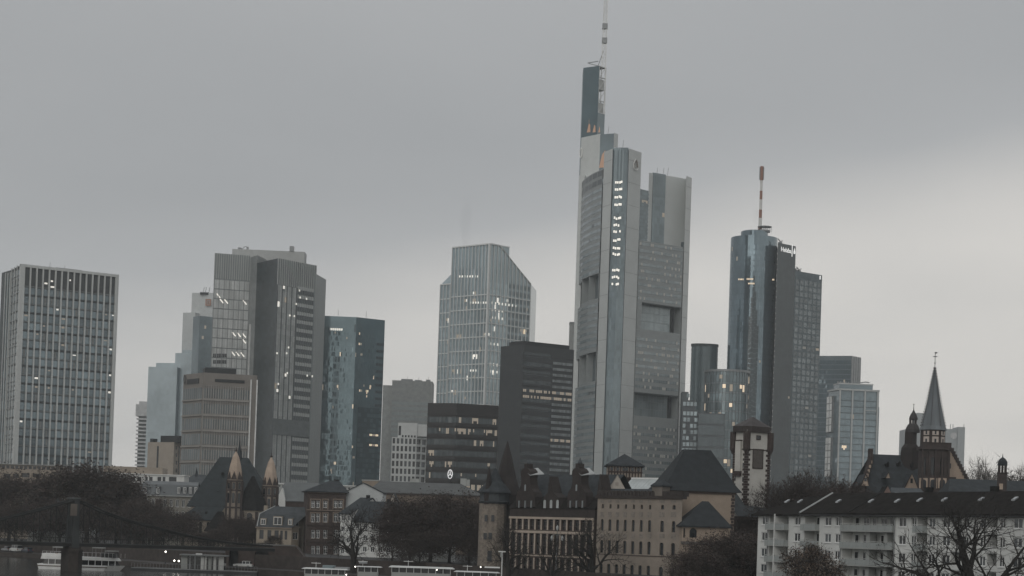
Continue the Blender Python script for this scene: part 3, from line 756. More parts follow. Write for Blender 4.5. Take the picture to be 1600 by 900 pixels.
# --- tallest tower: three light corner columns, curved office faces with sky gardens, a stepped top and a mast
def tallest():
    PIER = mat('tall_pier', (.47, .49, .483), .55, .1, var=.07, scale=.08); GLC = glset('tall_core_glass', (.15, .175, .185), .45, .15, (1, .85, 1.12))
    GF = glset('tall_face_glass', (.215, .235, .24), .35, .22, (1, .9, 1.12)); SP = mat('tall_spandrel', (.245, .262, .263), .5, .15, var=.08)
    root = thing('skyscraper', 'tallest tower with light columns, sky gardens, stepped top and a white mast', 'skyscraper', (at(985, 800, 1015).x, 1015, 0))
    z1 = at(957, 231, 1000).z                                   # front column top
    a, b, c, d = pt(944, 240, 1011), pt(957.5, 234, 1002), pt(983, 232, 1000), pt(1002.5, 237, 1010)
    def col(name, pts, zt, m): q = MB(); q.prism(pts, 0, zt); return q.build(name, m, root)
    def P(px, py, D): return P2(at(px, py, D))
    back = P(975, 232, 1030)
    A, B, Fm, Fg = Fr(a, b), Fr(b, c), Fr(c, d), None
    # two piers (solid) and the glazed core between them
    q = MB(); q.prism([P2(a), P2(b), P2(b) + V((1, 14, 0)), P2(a) + V((2, 14, 0))], 0, z1); q.build('column_pier', PIER, root)
    q = MB(); q.prism([P2(c), P2(d), P2(d) + V((-2, 14, 0)), P2(c) + V((0, 14, 0))], 0, z1); q.build('column_pier', PIER, root)
    bi, ci = P2(b) + V((.2, 1.0, 0)), P2(c) + V((-.2, 1.0, 0)); q = MB(); mid = (bi + ci) / 2 + V((0, -1.0, 0))
    q.prism([bi, mid, ci, ci + V((0, 10, 0)), bi + V((0, 10, 0))], 0, z1 + .6); q.build('glazed_core', GLC[0], root)
    g = MB()
    for fr in (Fr(bi, mid), Fr(mid, ci)):
        grid(g, fr, .1, fr.W - .1, 2, z1 - 24, 4, 54, (.94, .72), (0, 1, 2, 0), (3,), .0, jit=.03); grid(g, fr, .1, fr.W - .1, z1 - 23, z1 - .5, 5, 1, (.94, .97), (0, 1), None, 0)
    g.build('core_glazing', GLC + [LITD], root, 'stuff')
    for s_, zz in ((0, 0),):
        l = MB(); Fb = Fr(bi, ci)
        for py in (285, 296, 308, 320, 342, 353, 363, 376, 388, 398, 423, 434, 445):
            for dx in (0, 3.0, 6.5, 9):
                if R() < .9:
                    u, zq = Fb.uv(963 - (py - 285) * .034 + dx, py + RU(-1.2, 1.2)); l.fbox(Fb, u - .42, u + .42, zq - .6, zq + .6, 1.35, 1.5)
        l.build('lobby_light', LITW, root)
    # panel joints on the piers
    J = mat('joint', (.2, .21, .21)); n = 17
    for fr in (A, Fm):
        q = MB()
        for k in range(n): q.fbox(fr, .05, fr.W - .05, z1 - 6 - k * 12.2, z1 - 5.85 - k * 12.2, 0, .04)
        q.build('panel_joint', J, root, 'stuff')
    # emblem on the right pier: a ribbon folded into a rounded triangle
    u, zq = Fm.uv(992.5, 257.5); q = MB(); pts = []
    tri = [(-1.9, -2.2), (-2.3, .4), (-.4, 3.0), (.6, 2.9), (2.0, -1.2), (1.4, -2.7), (-.6, -2.9)]
    RIBB = mat('emblem_white', (.7, .7, .68), .4, var=0); RIBD = mat('emblem_bronze', (.16, .12, .09), .4, .3, var=0)
    loop = [Fm.p(u + x, zq + y, .5) for x, y in tri]
    q.tube(loop[:3] + [loop[3]], .22, 5); q.tube(loop[4:] + [loop[0]], .22, 5); q.build('emblem', RIBB, root)
    q = MB(); q.tube([loop[3], loop[4]], .26, 5); q.tube([Fm.p(u - 1.1, zq - 1.6, .5), Fm.p(u - 1.2, zq + .2, .5), Fm.p(u, zq + 1.9, .5), Fm.p(u + .9, zq - 1.2, .5), Fm.p(u - .6, zq - 1.9, .5)], .16, 5); q.build('emblem_fold', RIBD, root)
    # right office face with two open sky gardens
    g0, g1 = P2(d) + V((.3, 1.2, 0)), P(1068, 388, 1031)
    H = Fr(g0, g1); zf = H.uv(1030, 380)[1]
    holes = []
    for (p0, y0, p1, y1) in ((1003, 472, 1061, 517), (991, 612, 1055, 652)):
        ua, zt = H.uv(p0, y0); ub, zb = H.uv(p1, y0 + 8); zbb = H.uv(p0, y1 - 3)[1]
        holes.append((max(.2, ua), H.W - .4, zbb, zt))
    q = MB(); wall(q, H, 0, H.W, 0, zf, holes, 0, 0, 5.0)
    for h in holes: q.poly([H.p(h[0], h[2], -5), H.p(h[1], h[2], -5), H.p(h[1], h[3], -5), H.p(h[0], h[3], -5)], 0)
    q.poly([H.p(0, zf), H.p(H.W, zf), H.p(H.W, zf, -14), H.p(0, zf, -14)], 0); q.build('office_face', SP, root)
    for h in holes:
        q = MB(); grid(q, H, h[0], h[1] - 4, h[2] + .3, h[3] - .3, 14, 3, (.95, .97), (0, 1, 2), (3,), 0, d=-4.6, jit=.05); q.build('garden_glazing', GF + [LITW], root, 'stuff')
        q = MB(); q.fbox(H, h[1] - 3.4, h[1] - 1.2, h[2], h[3], -4.9, -4.2); q.build('garden_opening', DARK, root)
        q = MB(); q.fbox(H, h[0], h[1], h[3] - .6, h[3], -.6, .15); q.build('garden_lintel', mat('lintel_dark', (.06, .068, .07)), root)
    fh = 3.72; k = 0; zz = zf - 2.6
    BAND = []
    while zz > 2:
        if not any(h[2] - 2.5 < zz + 1 < h[3] + 1.6 for h in holes):
            q = MB(); n = 24
            for c_ in range(n):
                u = .6 + c_ * (H.W - 1.2) / n; w = (H.W - 1.2) / n * .82; on = R() < .20
                q.fbox(H, u, u + w, zz, zz + 1.55, .02, .1, 3 if on else random.choice((0, 1, 2, 0)))
            q.build('window_band', GF + [mat('blind_pale', (.44, .43, .40), .7, var=.1)], root)
        zz -= fh
    zb = H.uv(1030, 374)[1]
    # right column: block above the face, and outer pier going down
    e0, e1 = P(1014, 276, 1027), P(1073, 275, 1041); E = Fr(e0, e1); ze = at(1040, 274, 1033).z
    q = MB(); q.prism([e0, e1, e1 + V((2, 16, 0)), e0 + V((2, 16, 0))], 0, ze); q.build('right_column', PIER, root)
    q = MB(); ua, _ = E.uv(1019.5, 300); ub, _ = E.uv(1039, 300); q.fbox(E, ua, ub, 0, ze + .4, -1, .35); q.build('column_glazing', GLC[0], root)
    q = MB(); grid(q, E, ua, ub, zf - 4, ze - 14, 5, 9, (.93, .7), (0, 1, 2), (3,), .05, d=.42); grid(q, E, ua, ub, ze - 13, ze, 6, 1, (.93, .98), (1, 1), None, 0, d=.42); q.build('column_windows', GLC + [LITD], root, 'stuff')
    f0, f1 = H.p(H.W + .1, 0, .4), P(1081, 279, 1037); Fq = Fr(f0, f1)
    q = MB(); q.prism([f0, f1, f1 + V((1, 16, 0)), f0 + V((1, 16, 0))], 0, ze - .3); q.build('outer_pier', mat('tall_pier_pale', (.52, .54, .53), .55, .1, var=.07), root)
    q = MB(); n = 17
    for k in range(n): q.fbox(Fq, .05, Fq.W - .05, ze - 6 - k * 12.2, ze - 5.85 - k * 12.2, 0, .04)
    q.build('panel_joint', J, root, 'stuff')
    q = MB(); q.fbox(Fq, Fq.W, Fq.W + 1.2, 0, ze - 36, -6, -1); q.build('rear_glazing', GLC[1], root)
    q = MB()
    for k in range(44): q.fbox(Fq, Fq.W + .1, Fq.W + 1.7, 6 + k * 3.72, 7.6 + k * 3.72, -5, -.8)
    q.build('rear_vents', DARK, root, 'stuff')
    # darker glass block between the columns
    s0, s1 = P(1000, 297, 1022), P(1016, 297, 1028); S = Fr(s0, s1); zs = at(1008, 297, 1025).z
    q = MB(); q.prism([s0, s1, s1 + V((0, 10, 0)), s0 + V((0, 10, 0))], 0, zs); q.build('rear_block', GLC[1], root)
    q = MB(); grid(q, S, .2, S.W - .2, zf - 10, zs - 1, 5, 18, (.9, .7), (0, 1, 2), (3,), .03); q.build('rear_windows', GLC + [LITD], root, 'stuff')
    # left office face (steeply receding, slightly curved) with gardens
    l0, l1 = P(907.5, 300, 1056), P2(a) + V((-.4, 2.2, 0))
    mid = (l0 + l1) / 2; dirn = (l1 - l0).normalized(); nrm = V((dirn.y, -dirn.x, 0))
    segs = [l0, l0 + (l1 - l0) * .33 + nrm * 1.6, l0 + (l1 - l0) * .66 + nrm * 1.6, l1]
    zl = Fr(l0, l1).uv(925, 275)[1]
    for k in range(3):
        fr = Fr(segs[k], segs[k + 1]); q = MB(); gz = [fr.uv(920, y)[1] for y in (432, 470, 552, 597, 693, 730)]
        hh = [(.01 if k else 1.0, fr.W - (.01 if k < 2 else .8), gz[1], gz[0]), (.01 if k else 1.0, fr.W - (.01 if k < 2 else .8), gz[3], gz[2])] 
        wall(q, fr, 0, fr.W, 0, zl, hh, 0, 0, 4.0)
        for h in hh: q.poly([fr.p(h[0], h[2], -4), fr.p(h[1], h[2], -4), fr.p(h[1], h[3], -4), fr.p(h[0], h[3], -4)], 1)
        q.build('office_face', [SP, GLC[1]], root)
        zz = zl - 12; q = MB()
        while zz > 2:
            if not any(h[2] - 2 < zz < h[3] + .5 for h in hh):
                grid(q, fr, .1, fr.W - .1, zz, zz + 1.9, 6, 1, (.96, .9), (0, 1, 2), (3,), .02, d=.06, jit=.02)
            zz -= fh
        for zz in (zl - 3.6, zl - 8.2): grid(q, fr, .2, fr.W - .2, zz, zz + 3.2, 2, 1, (.86, .9), (3,), None, 0, d=.06, jit=0)
        q.build('window_bands', GF + [mat('lattice_dark', (.07, .08, .085), .3)], root, 'stuff')
    q = MB(); q.poly([V((p.x, p.y, zl)) for p in segs] + [V((l1.x + 6, l1.y + 8, zl)), V((l0.x + 6, l0.y + 8, zl))]); q.build('face_roof', PIER, root)
    # left rear column
    i0, i1, i2, i3 = P(908.5, 212, 1062), P(938, 209, 1050), P(959.5, 209, 1046), P(966, 209, 1050); zi = at(938, 209, 1050).z
    q = MB(); q.prism([i0, i1, i1 + V((3, 12, 0)), i0 + V((3, 12, 0))], 0, zi); q.build('left_column', mat('tall_pier_pale', (.46, .475, .47)), root)
    q = MB(); q.prism([i1, i2, i2 + V((0, 12, 0)), i1 + V((0, 12, 0))], 0, zi - .4); q.build('column_glazing', GLC[0], root)
    q = MB(); q.prism([i2, i3, i3 + V((0, 12, 0)), i2 + V((0, 12, 0))], 0, zi); q.build('left_column_edge', PIER, root)
    I1 = Fr(i1, i2); zo0, zo1 = I1.uv(940, 262)[1], I1.uv(940, 235)[1]; q = MB(); q.poly([I1.p(0, zo0, .1), I1.p(3.5, zo0, .1), I1.p(3.5, zo1, .1), I1.p(1.5, zo1 - 2.5, .1)]); q.build('warm_glow_patch', ORANGE, root)  # emissive polygon stands in for warm light on the column glazing
    I0 = Fr(i0, i1); u, zq = I0.uv(908.8, 239); q = MB(); ring = [I0.p(u + 1.0 * math.cos(t), zq + 2.8 * math.sin(t), .5) for t in [2 * math.pi * k / 12 for k in range(13)]]; q.tube(ring, .3, 5); q.build('emblem', RIBB, root)
    # left edge pier down to the ground
    o0, o1 = P(897.5, 500, 1054), P(906, 500, 1051); q = MB(); q.prism([o0, o1, o1 + V((2, 10, 0)), o0 + V((2, 10, 0))], 0, zl + 4); q.build('outer_pier', mat('tall_pier_pale', (.46, .475, .47)), root)
    # high core and mast
    t0, t1, t2 = P(911.5, 106, 1064), P(936.5, 104, 1058), P(947.5, 104, 1062); zt = at(911.5, 106, 1064).z; T = Fr(t0, t1)
    q = MB(); q.prism([t0, t1, t1 + V((0, 14, 0)), t0 + V((0, 14, 0))], 0, zt); q.build('high_core', mat('high_core_glass', (.105, .145, .16), .2, .5, var=.15, scale=.1), root)
    T2 = Fr(t1, t2); zx = T2.uv(942, 178)[1]
    q = MB(); q.prism([t1, t2, t2 + V((0, 12, 0)), t1 + V((0, 12, 0))], 0, zx); q.build('high_core_step', GLC[0], root)
    q = MB()
    for k in range(4):
        za = zx + (zt - zx) * k / 4; zb_ = zx + (zt - zx) * (k + 1) / 4
        q.fbox(T2, .2, T2.W, za, za + .5, -.6, .0); q.tube([T2.p(.3, za, 0), T2.p(T2.W - .4, zb_, 0)], .22, 4)
    q.fbox(T2, T2.W - .5, T2.W, zx, zt, -.6, 0); q.fbox(T2, .0, .5, zx, zt, -.6, 0); q.fbox(T2, 0, T2.W, zt - .5, zt, -6, 0); q.fbox(T2, .2, T2.W - .5, zx, zx + (zt - zx) * .23, -4, -1); q.fbox(T2, .2, T2.W - .5, zx + (zt - zx) * .5, zx + (zt - zx) * .73, -4, -1)
    q.build('steel_lattice', mat('lattice_pale', (.42, .43, .42), .5), root)
    q = MB()
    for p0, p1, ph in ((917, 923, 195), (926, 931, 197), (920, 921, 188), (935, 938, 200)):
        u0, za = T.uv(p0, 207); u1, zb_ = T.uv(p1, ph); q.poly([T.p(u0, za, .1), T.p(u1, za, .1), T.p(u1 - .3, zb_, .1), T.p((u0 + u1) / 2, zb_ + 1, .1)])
    q.build('warm_glow_patch', ORANGE, root)  # glowing patches imitate orange light falling on the core, no lamp here
    m0 = at(942.5, 110, 1062); q = MB(); zm = at(948.5, -6, 1062).z; bx, by = m0.x + .2, 1062; dx = 0
    WM = mat('mast_white', (.62, .63, .62), .5)
    h = zm - zt
    for sx_, sy_ in ((-.75, -.75), (.75, -.75), (.75, .75), (-.75, .75)): q.tube([V((bx + sx_ * 1.5, by + sy_, zx)), V((bx + sx_ * 1.5, by + sy_, zt)), V((bx + sx_ * 1.1, by + sy_ * 1.1, zm))], .34, 4)
    for k in range(22):
        za = zt + h * k / 22; zb_ = zt + h * (k + 1) / 22; w = 1.1 - .3 * k / 22; s_ = 1 if k % 2 else -1
        q.tube([V((bx - w * s_, by - .7, za)), V((bx + w * s_, by - .7, zb_))], .2, 4); q.tube([V((bx - w, by - .7, za)), V((bx + w, by - .7, za))], .2, 4)
    q.build('mast', WM, root)
    q = MB()
    for f_ in (.34, .54, .97): q.box(bx - 1.5, bx + 1.5, by - 1.5, by + 1.5, zt + h * f_, zt + h * f_ + 3)
    q.build('mast_platform', STEEL, root)
    q = MB(); q.tube([V((bx - 3.5, by, zt)), V((bx - .6, by, zt + 9))], .3, 4); q.tube([T.p(10, zt + .3, -3), T.p(3, zt + 2.6, -3), T.p(1, zt + 3.4, -3), T.p(8, zt + 3.6, -3)], .28, 4); q.build('roof_crane', STEEL, root)
    q = MB()
    for px, py, D in ((1026, 274, 1033), (1036, 274, 1034), (1043, 274, 1035), (950, 209, 1050), (973, 231, 1004)):
        b_ = at(px, py, D); q.tube([b_, b_ + V((.4, 0, 4.2))], .16, 4)
    q.tube([at(1027, 271, 1034), at(1036, 273.5, 1034)], .3, 4); q.build('roof_antenna', STEEL, root)
tallest()

# --- terraced blocks of windows right of the tallest tower
def terraced():
    D = 980; root = thing('terraced_block', 'stepped block of glazed boxes at the foot of the tallest tower', 'building', at(1078, 780, D)); root.location.z = 0
    FRM = mat('terrace_dark', (.075, .085, .09), .5); gl = glset('terrace_glass', (.26, .29, .30), .4, .15)
    for i, (p0, p1, y) in enumerate(((1066, 1091, 640), (1066, 1087, 625), (1066, 1076, 612))):
        a, b = at(p0, y, D + i * 3), at(p1, y, D + i * 3); F = Fr(a, b); m = MB(); m.prism(box4(a, b, 8), 0, a.z); m.build('block', FRM, root)
        nr = 10 if i == 0 else 1; g = MB()
        zt = a.z; 
        for r in range(nr):
            for c in range(4 if i < 2 else 2):
                if R() < .95: u = .5 + c * 1.95 + (r % 2) * .3; g.fbox(F, u, u + 1.45, zt - 3.0 - r * 3.25, zt - .9 - r * 3.25, 0, .2, random.choice((0, 1, 2)))
        g.build('window_grid', gl, root, 'stuff')
terraced()

# --- dark rounded tower
def rounded(name, label, D, pxl, pxr, py, gl, core, nf, nseg, prob, cap, bars=None, ztop=None, sq=1.0, litm=(3, 4)):
    c = at((pxl + pxr) / 2, py, D); r = (pxr - pxl) / 2 * D / FPX; z = c.z
    root = thing(name, label, 'tower', (c.x, c.y + r, 0)); cc = (c.x, c.y + r)
    m = MB(); m.lathe(cc, [(r, 0), (r, z)], 48, 0, True, 0, sq); m.build('core', core, root)
    g = MB()
    for k in range(nseg):
        t0 = math.pi + math.pi * k / nseg; t1 = math.pi + math.pi * (k + 1) / nseg
        A = (cc[0] + (r + .05) * math.cos(t0), cc[1] + sq * (r + .05) * math.sin(t0)); B = (cc[0] + (r + .05) * math.cos(t1), cc[1] + sq * (r + .05) * math.sin(t1))
        fr = Fr(A, B); grid(g, fr, .02, fr.W - .02, 2, z - cap, 1, nf, (.95, .74), (0, 1, 2), litm, prob, d=.05, jit=.02)
        if bars: g.fbox(fr, -.12, .12, 0, z - .2, -.1, bars[0], 5)
    g.build('window_grid', gl + [LIT, LITD] + ([bars[1]] if bars else []), root, 'stuff')
    return root, cc, r, z
dg = glset('round_dark', (.085, .105, .11), .3, .22, (1, .93, 1.08))
rt, cc, r_, z_ = rounded('round_tower', 'plain dark tower with a curved front beside the tallest tower', 1200, 1082.5, 1124.5, 537, dg, dg[0], 44, 16, 0, 2, sq=.6)
m = MB(); m.lathe(cc, [(r_ + .3, z_ - 1.2), (r_ + .3, z_ + .5)], 48, 0, True, 0, .6); m.build('parapet', mat('dark_rim', (.05, .06, .062)), rt)
cy = glset('cyl_glass', (.125, .15, .158), .4, .12, (1, .8, 1.3))
rt, cc, r_, z_ = rounded('round_tower', 'low cylindrical glass tower with bright lit floors before the mast tower', 1000, 1105.5, 1175.5, 578, cy, cy[0], 19, 20, .22, 2, bars=(.28, mat('cyl_mullion', (.16, .175, .18), .5, .3)))
m = MB()
for k in range(19): m.lathe(cc, [(r_ + .12, 2 + k * (z_ - 4) / 19 - .15), (r_ + .12, 2 + k * (z_ - 4) / 19 + .15)], 48, 0, False)
m.lathe(cc, [(r_ + .4, z_ - .8), (r_ + .4, z_ + .4)], 48); m.build('floor_ring', STEEL, rt)
simple_tower('annex_block', 'plain dark annex attached in front of the low cylindrical tower', 975, (1091.5, 645), (1133, 646.5), 10, nc=10, nr=12, pf=(.95, .8), gl=glset('annex_glass', (.10, .115, .12), .3, .25, (1, .95, 1.05)), core=(.1, .11, .115), prob=0, cat='building')

# --- round mast tower with its square partner
def mast_tower():
    D = 1180; gl = glset('mast_glass', (.15, .185, .205), .62, .06, (1, .93, 1.08)); dk = glset('mast_dark', (.032, .042, .045), .15, .1, (1, .9, 1.1))
    root, cc, r, z = rounded('mast_tower', 'round blue glass tower with a red and white mast and a square partner block', D, 1146.5, 1220.5, 367, gl, gl[1], 56, 40, .012, 6, litm=(4, 4, 3))
    m = MB(); m.lathe(cc, [(r * .58, z), (r * .58, z + 4.2), (r * .52, z + 4.6)], 40); m.build('roof_drum', gl[1], root)
    m = MB(); m.lathe((cc[0] + 5.2, cc[1] - 2), [(4.6, z + 4), (4.6, z + 5.2)], 24); m.build('viewing_deck', STEEL, root)
    m = MB(); m.lathe((cc[0] + 6.2, cc[1] - 2), [(4.4, z + 7.2), (4.6, z + 7.6)], 24)
    for k in range(10):
        t = 2 * math.pi * k / 10; x, y = cc[0] + 6.2 + 4.4 * math.cos(t), cc[1] - 2 + 4.4 * math.sin(t); m.tube([V((x, y, z + 4)), V((x, y, z + 7.3))], .12, 4)
    m.build('deck_canopy', STEEL, root)
    base = at(1187.5, 356, cc[1]); tip = at(1190.5, 260, cc[1]).z; bx = base.x; z0 = z + 4; h = tip - z0
    RED = mat('mast_red', (.24, .12, .085), .6); WH = mat('mast_pale', (.56, .56, .54), .6)
    cuts = [0, .09, .22, .345, .50, .63, .79, 1.0]
    for k in range(7):
        m = MB(); w = (1.15, 1.1, 1.0, .95, .9, .8, 1.05)[k]; m.lathe((bx, cc[1]), [(w, z0 + h * cuts[k]), (w, z0 + h * cuts[k + 1])], 10); m.build('mast_section', RED if k % 2 == 0 else WH, root)
    m = MB()
    for k in range(16): m.box(bx - 1.5, bx + 1.5, cc[1] - .4, cc[1] + .4, z0 + h * (.80 + .012 * k), z0 + h * (.80 + .012 * k) + .4)
    m.build('mast_aerial', STEEL, root)
    # dark reflection put into the colour: darker panes with stepped tops down the drum
    m = MB()
    for k in range(6):
        t0 = math.pi * 1.5 + (-.26 + .072 * k); t1 = t0 + .072
        fr = Fr((cc[0] + (r + .3) * math.cos(t0), cc[1] + (r + .3) * math.sin(t0)), (cc[0] + (r + .3) * math.cos(t1), cc[1] + (r + .3) * math.sin(t1)))
        top = (z - 52, z - 40, z - 26, z - 36, z - 48, z - 58)[k]
        grid(m, fr, 0, fr.W, 2, top, 1, 50, (1, .86), (0, 1, 2), (3,), .004, d=.0, jit=.01)
    m.build('dark_glass_strip', dk + [LITD], root, 'stuff')
    lt = MB()
    for p0, p1, py in ((1156, 1164, 436.5), (1168, 1178, 436), (1170, 1181, 443), (1208, 1213, 437)):
        for k in range(int((p1 - p0) / 2)):
            t = math.acos(max(-1, min(1, (at(p0 + 2 * k, py, cc[1] - r).x - cc[0]) / r))); x, y = cc[0] + (r + .4) * math.cos(t), cc[1] - (r + .4) * math.sin(t); zz = at(p0 + 2 * k, py, y).z; lt.box(x - .3, x + .3, y - .1, y, zz - .5, zz + .5)
    lt.build('ceiling_light', LIT, root)
    # square partner: dark slab with sign, then gridded face
    a, b = at(1215.5, 377.7, D - 5), at(1243.5, 385, D + 8); F = Fr(a, b); zt = b.z
    m = MB(); m.prism([P2(a), P2(b), P2(b) + V((4, 26, 0)), P2(a) + V((4, 26, 0))], 0, zt); m.build('dark_slab', dk[0], root)
    g = MB(); grid(g, F, .2, F.W - .2, 2, zt - 9, 12, 56, (.95, .74), (0, 1, 2), (3,), .006, jit=.02); g.build('dark_glazing', dk + [LITD], root, 'stuff')
    u0, zs = F.uv(1219.5, 391); u1, _ = F.uv(1238, 395)
    SW = mat('sign_letters', (.9, .9, .88), emit=.55, var=0)
    t = txt('sign', 'Helaba', F, u0, zs - .6, 4.2, SW, root, 1.0, .35, .1)
    wid = max(v.co.x for v in t.data.vertices); t.scale = (1, 1, 1); 
    k = (u1 - u0 - 1.6) / wid
    for v in t.data.vertices: v.co.x *= k
    m = MB(); us, zb = F.uv(1236.8, 401); m.fbox(F, us - .22, us + .22, zb, zb + 7.5, .2, .5); us2, z2 = F.uv(1240.6, 393)
    m.poly([F.p(us2 - 1.0, z2 - 1.6, .4), F.p(us2 + .9, z2 - 1.6, .4), F.p(us2 + 1.0, z2 - .2, .4), F.p(us2, z2 + 2.6, .4), F.p(us2 - 1.0, z2 - .2, .4)]); m.build('sign_mark', SW, root)
    c = at(1284.5, 430, D + 24); G = Fr(b, c); zg = G.uv(1284.5, 430)[1]
    m = MB(); m.prism([P2(b) + V((.05, .05, 0)), P2(c), P2(c) + V((4, 24, 0)), P2(b) + V((4, 25, 0))], 0, zg); m.build('grid_block', mat('grid_frame', (.10, .125, .135), .4, .3), root)
    gg = [mat('grid_pane_%d' % i, tuple(x * f for x in (.185, .208, .215)), .25, .4) for i, f in enumerate((1, .85, 1.2))]
    g = MB(); grid(g, G, .4, G.W - .3, 1, zg - 5, 6, 46, (.74, .74), (0, 1, 2), (3, 4), .05, d=.08, jit=.05); g.build('grid_windows', gg + [LITD, mat('blind_pale', (.44, .43, .40))], root, 'stuff')
    u, zz = G.uv(1281, 434); m = MB(); m.fbox(G, u - .4, u + .4, zz - 1.2, zz + 1.2, .1, .4); m.build('sign_mark', SW, root)
    m = MB(); 
    for fr, u, zz in ((F, 5.5, zt), (G, 3, zg), (G, 6, zg)):
        m.fbox(fr, u, u + 1.6, zz, zz + 1.4, -4, -2); m.tube([fr.p(u - 1.5, zz + 3.2, -3), fr.p(u + .5, zz + 1.8, -3), fr.p(u + 3, zz + 2.4, -3)], .35, 4)
    m.build('roof_crane', STEEL, root)
mast_tower()

# --- hazy glass tower and framed glass block right of it
gl = glset('haze_glass', (.15, .18, .195), .5, .12, (1, .94, 1.06))
r, F, z, q, sd = simple_tower('glass_tower', 'hazy blue glass tower with one pale edge behind the framed glass block', 1350, (1279, 556), (1331, 551.5, 1342), 26, nc=18, nr=40, pf=(.94, .8), gl=gl, core=(.14, .165, .178), prob=.004, zcap=3)
E2 = Fr(q[1], at(1345, 552, 1352)); m = MB(); m.prism([P2(q[1]), P2(at(1345, 552, 1352)), P2(at(1345, 552, 1375)), P2(q[2])], 0, z); m.build('pale_edge', mat('pale_edge', (.36, .37, .37), .6), r)
vbars(r, E2, 0, E2.W, 4, 0, z, .4, .3, STEEL, 'rib')
def framed():
    D = 1000; gl = glset('framed_glass', (.18, .212, .228), .45, .12, (1, .9, 1.1)); FRM = mat('frame_pale', (.42, .435, .43), .6, var=.05)
    a, b, c = at(1295, 613, D + 14), at(1312, 607, D), at(1374, 606, D + 3); G = Fr(a, b); F = Fr(b, c); z = b.z
    root = thing('framed_tower', 'glass block with a broad pale frame grid left of the church spire', 'tower', cen([a, b, c]))
    m = MB(); m.prism([P2(a), P2(b), P2(c), P2(c) + V((2, 16, 0)), P2(a) + V((2, 16, 0))], 0, z); m.build('core', gl[1], root)
    g = MB(); grid(g, F, .3, F.W - .3, 1, z - 3, 24, 26, (.88, .72), (0, 1, 2, 0), (3, 4), .012); grid(g, G, .3, G.W - .3, 1, z - 3, 4, 26, (.88, .74), (0, 1, 2), None, 0); g.build('window_grid', gl + [LIT, LITD], root, 'stuff')
    for px in (1312, 1332, 1351.5, 1371.5): u, _ = F.uv(px, 608); piece('frame_column', box_mesh(.75, .9, z, FRM), root, F.p(min(max(u, .2), F.W), 0, .0), F.ang)
    for fr, k0 in ((F, F.W), (G, G.W)): hbars(root, fr, 0, k0, [z - .9], .9, .9, FRM, 'frame_beam')
    hbars(root, F, 0, F.W, [2 + k * (z - 5) / 26 for k in range(26)], .28, .22, mat('frame_dark', (.12, .135, .14)), 'spandrel')
    u0, zz = F.uv(1352, 642); hbars(root, F, u0, F.W - .5, [zz], .35, .5, FRM, 'frame_beam')
    # pale oriel of blinds on the left flank
    for (y0, y1) in ((620, 675), (684, 745)):
        u0, z1 = G.uv(1296, y0); u1, z0 = G.uv(1303, y1); m = MB(); m.fbox(G, .3, G.W * .55, max(z0, 1), z1, 0, 1.2); m.build('oriel', STEEL, root)
        g = MB(); S = G.sub(.3, G.W * .55, 1.22); grid(g, S, .1, S.W - .1, max(z0, 1), z1, 2, int((z1 - z0) / 3.3), (.86, .88), (0, 1), None, 0); g.build('oriel_panes', [mat('oriel_pale', (.72, .73, .72), .5, 0), mat('oriel_pale2', (.62, .63, .62), .5, 0)], root, 'stuff')
    m = MB(); m.fbox(F, .4, F.W - 3, z, z + 2.6, -12, -2); m.fbox(F, F.W, F.W + 1.0, 10, z - 9, -10, -2); m.build('penthouse', gl[1], root)
    m = MB(); m.fbox(F, .2, F.W - 2.8, z + 2.6, z + 3.3, -12.2, -1.8); m.build('penthouse_rim', FRM, root)
    m = MB()
    for k in range(8): m.fbox(F, 1 + k * 1.5, 1.6 + k * 1.5, z + 3.3, z + 4.6, -8, -7)
    m.tube([F.p(9, z + 3.5, -7.5), F.p(17, z + 4.8, -7.5), F.p(19, z + 4.6, -7.5)], .4, 4); m.build('roof_plant', STEEL, root)
framed()
def far_pale():
    D = 1600; root = thing('far_block', 'pale hazy block with a round disc far behind the church spire', 'building', at(1460, 780, D)); root.location.z = 0
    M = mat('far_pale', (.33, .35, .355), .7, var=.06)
    for p0, p1, y, dd in ((1413, 1428, 671, 0), (1433, 1449, 645, 6), (1426, 1470, 668, 3), (1476, 1500, 670, 3), (1497, 1508, 667, 0)):
        a, b = at(p0, y, D + dd), at(p1, y, D + dd); m = MB(); m.prism(box4(a, b, 20), 0, a.z); m.build('block', M, root)
    F = Fr(at(1476, 670, D + 3), at(1500, 670, D + 3)); u, z = F.uv(1490, 681); m = MB(); m.tube([F.p(u, z, .1), F.p(u, z, .6)], 2.8, 20); m.build('round_disc', mat('disc_pale', (.5, .5, .5)), root)
    g = MB(); grid(g, F, 1, 9, 4, z - 8, 4, 12, (.8, .5), (0,), None, 0); g.build('window_grid', [mat('far_win', (.22, .24, .25), .4)], root, 'stuff')
    m = MB()
    for px in (1485, 1489, 1506): b = at(px, 670, D); m.tube([b, b + V((0, 0, 4))], .3, 4)
    m.build('antenna', STEEL, root)
far_pale()
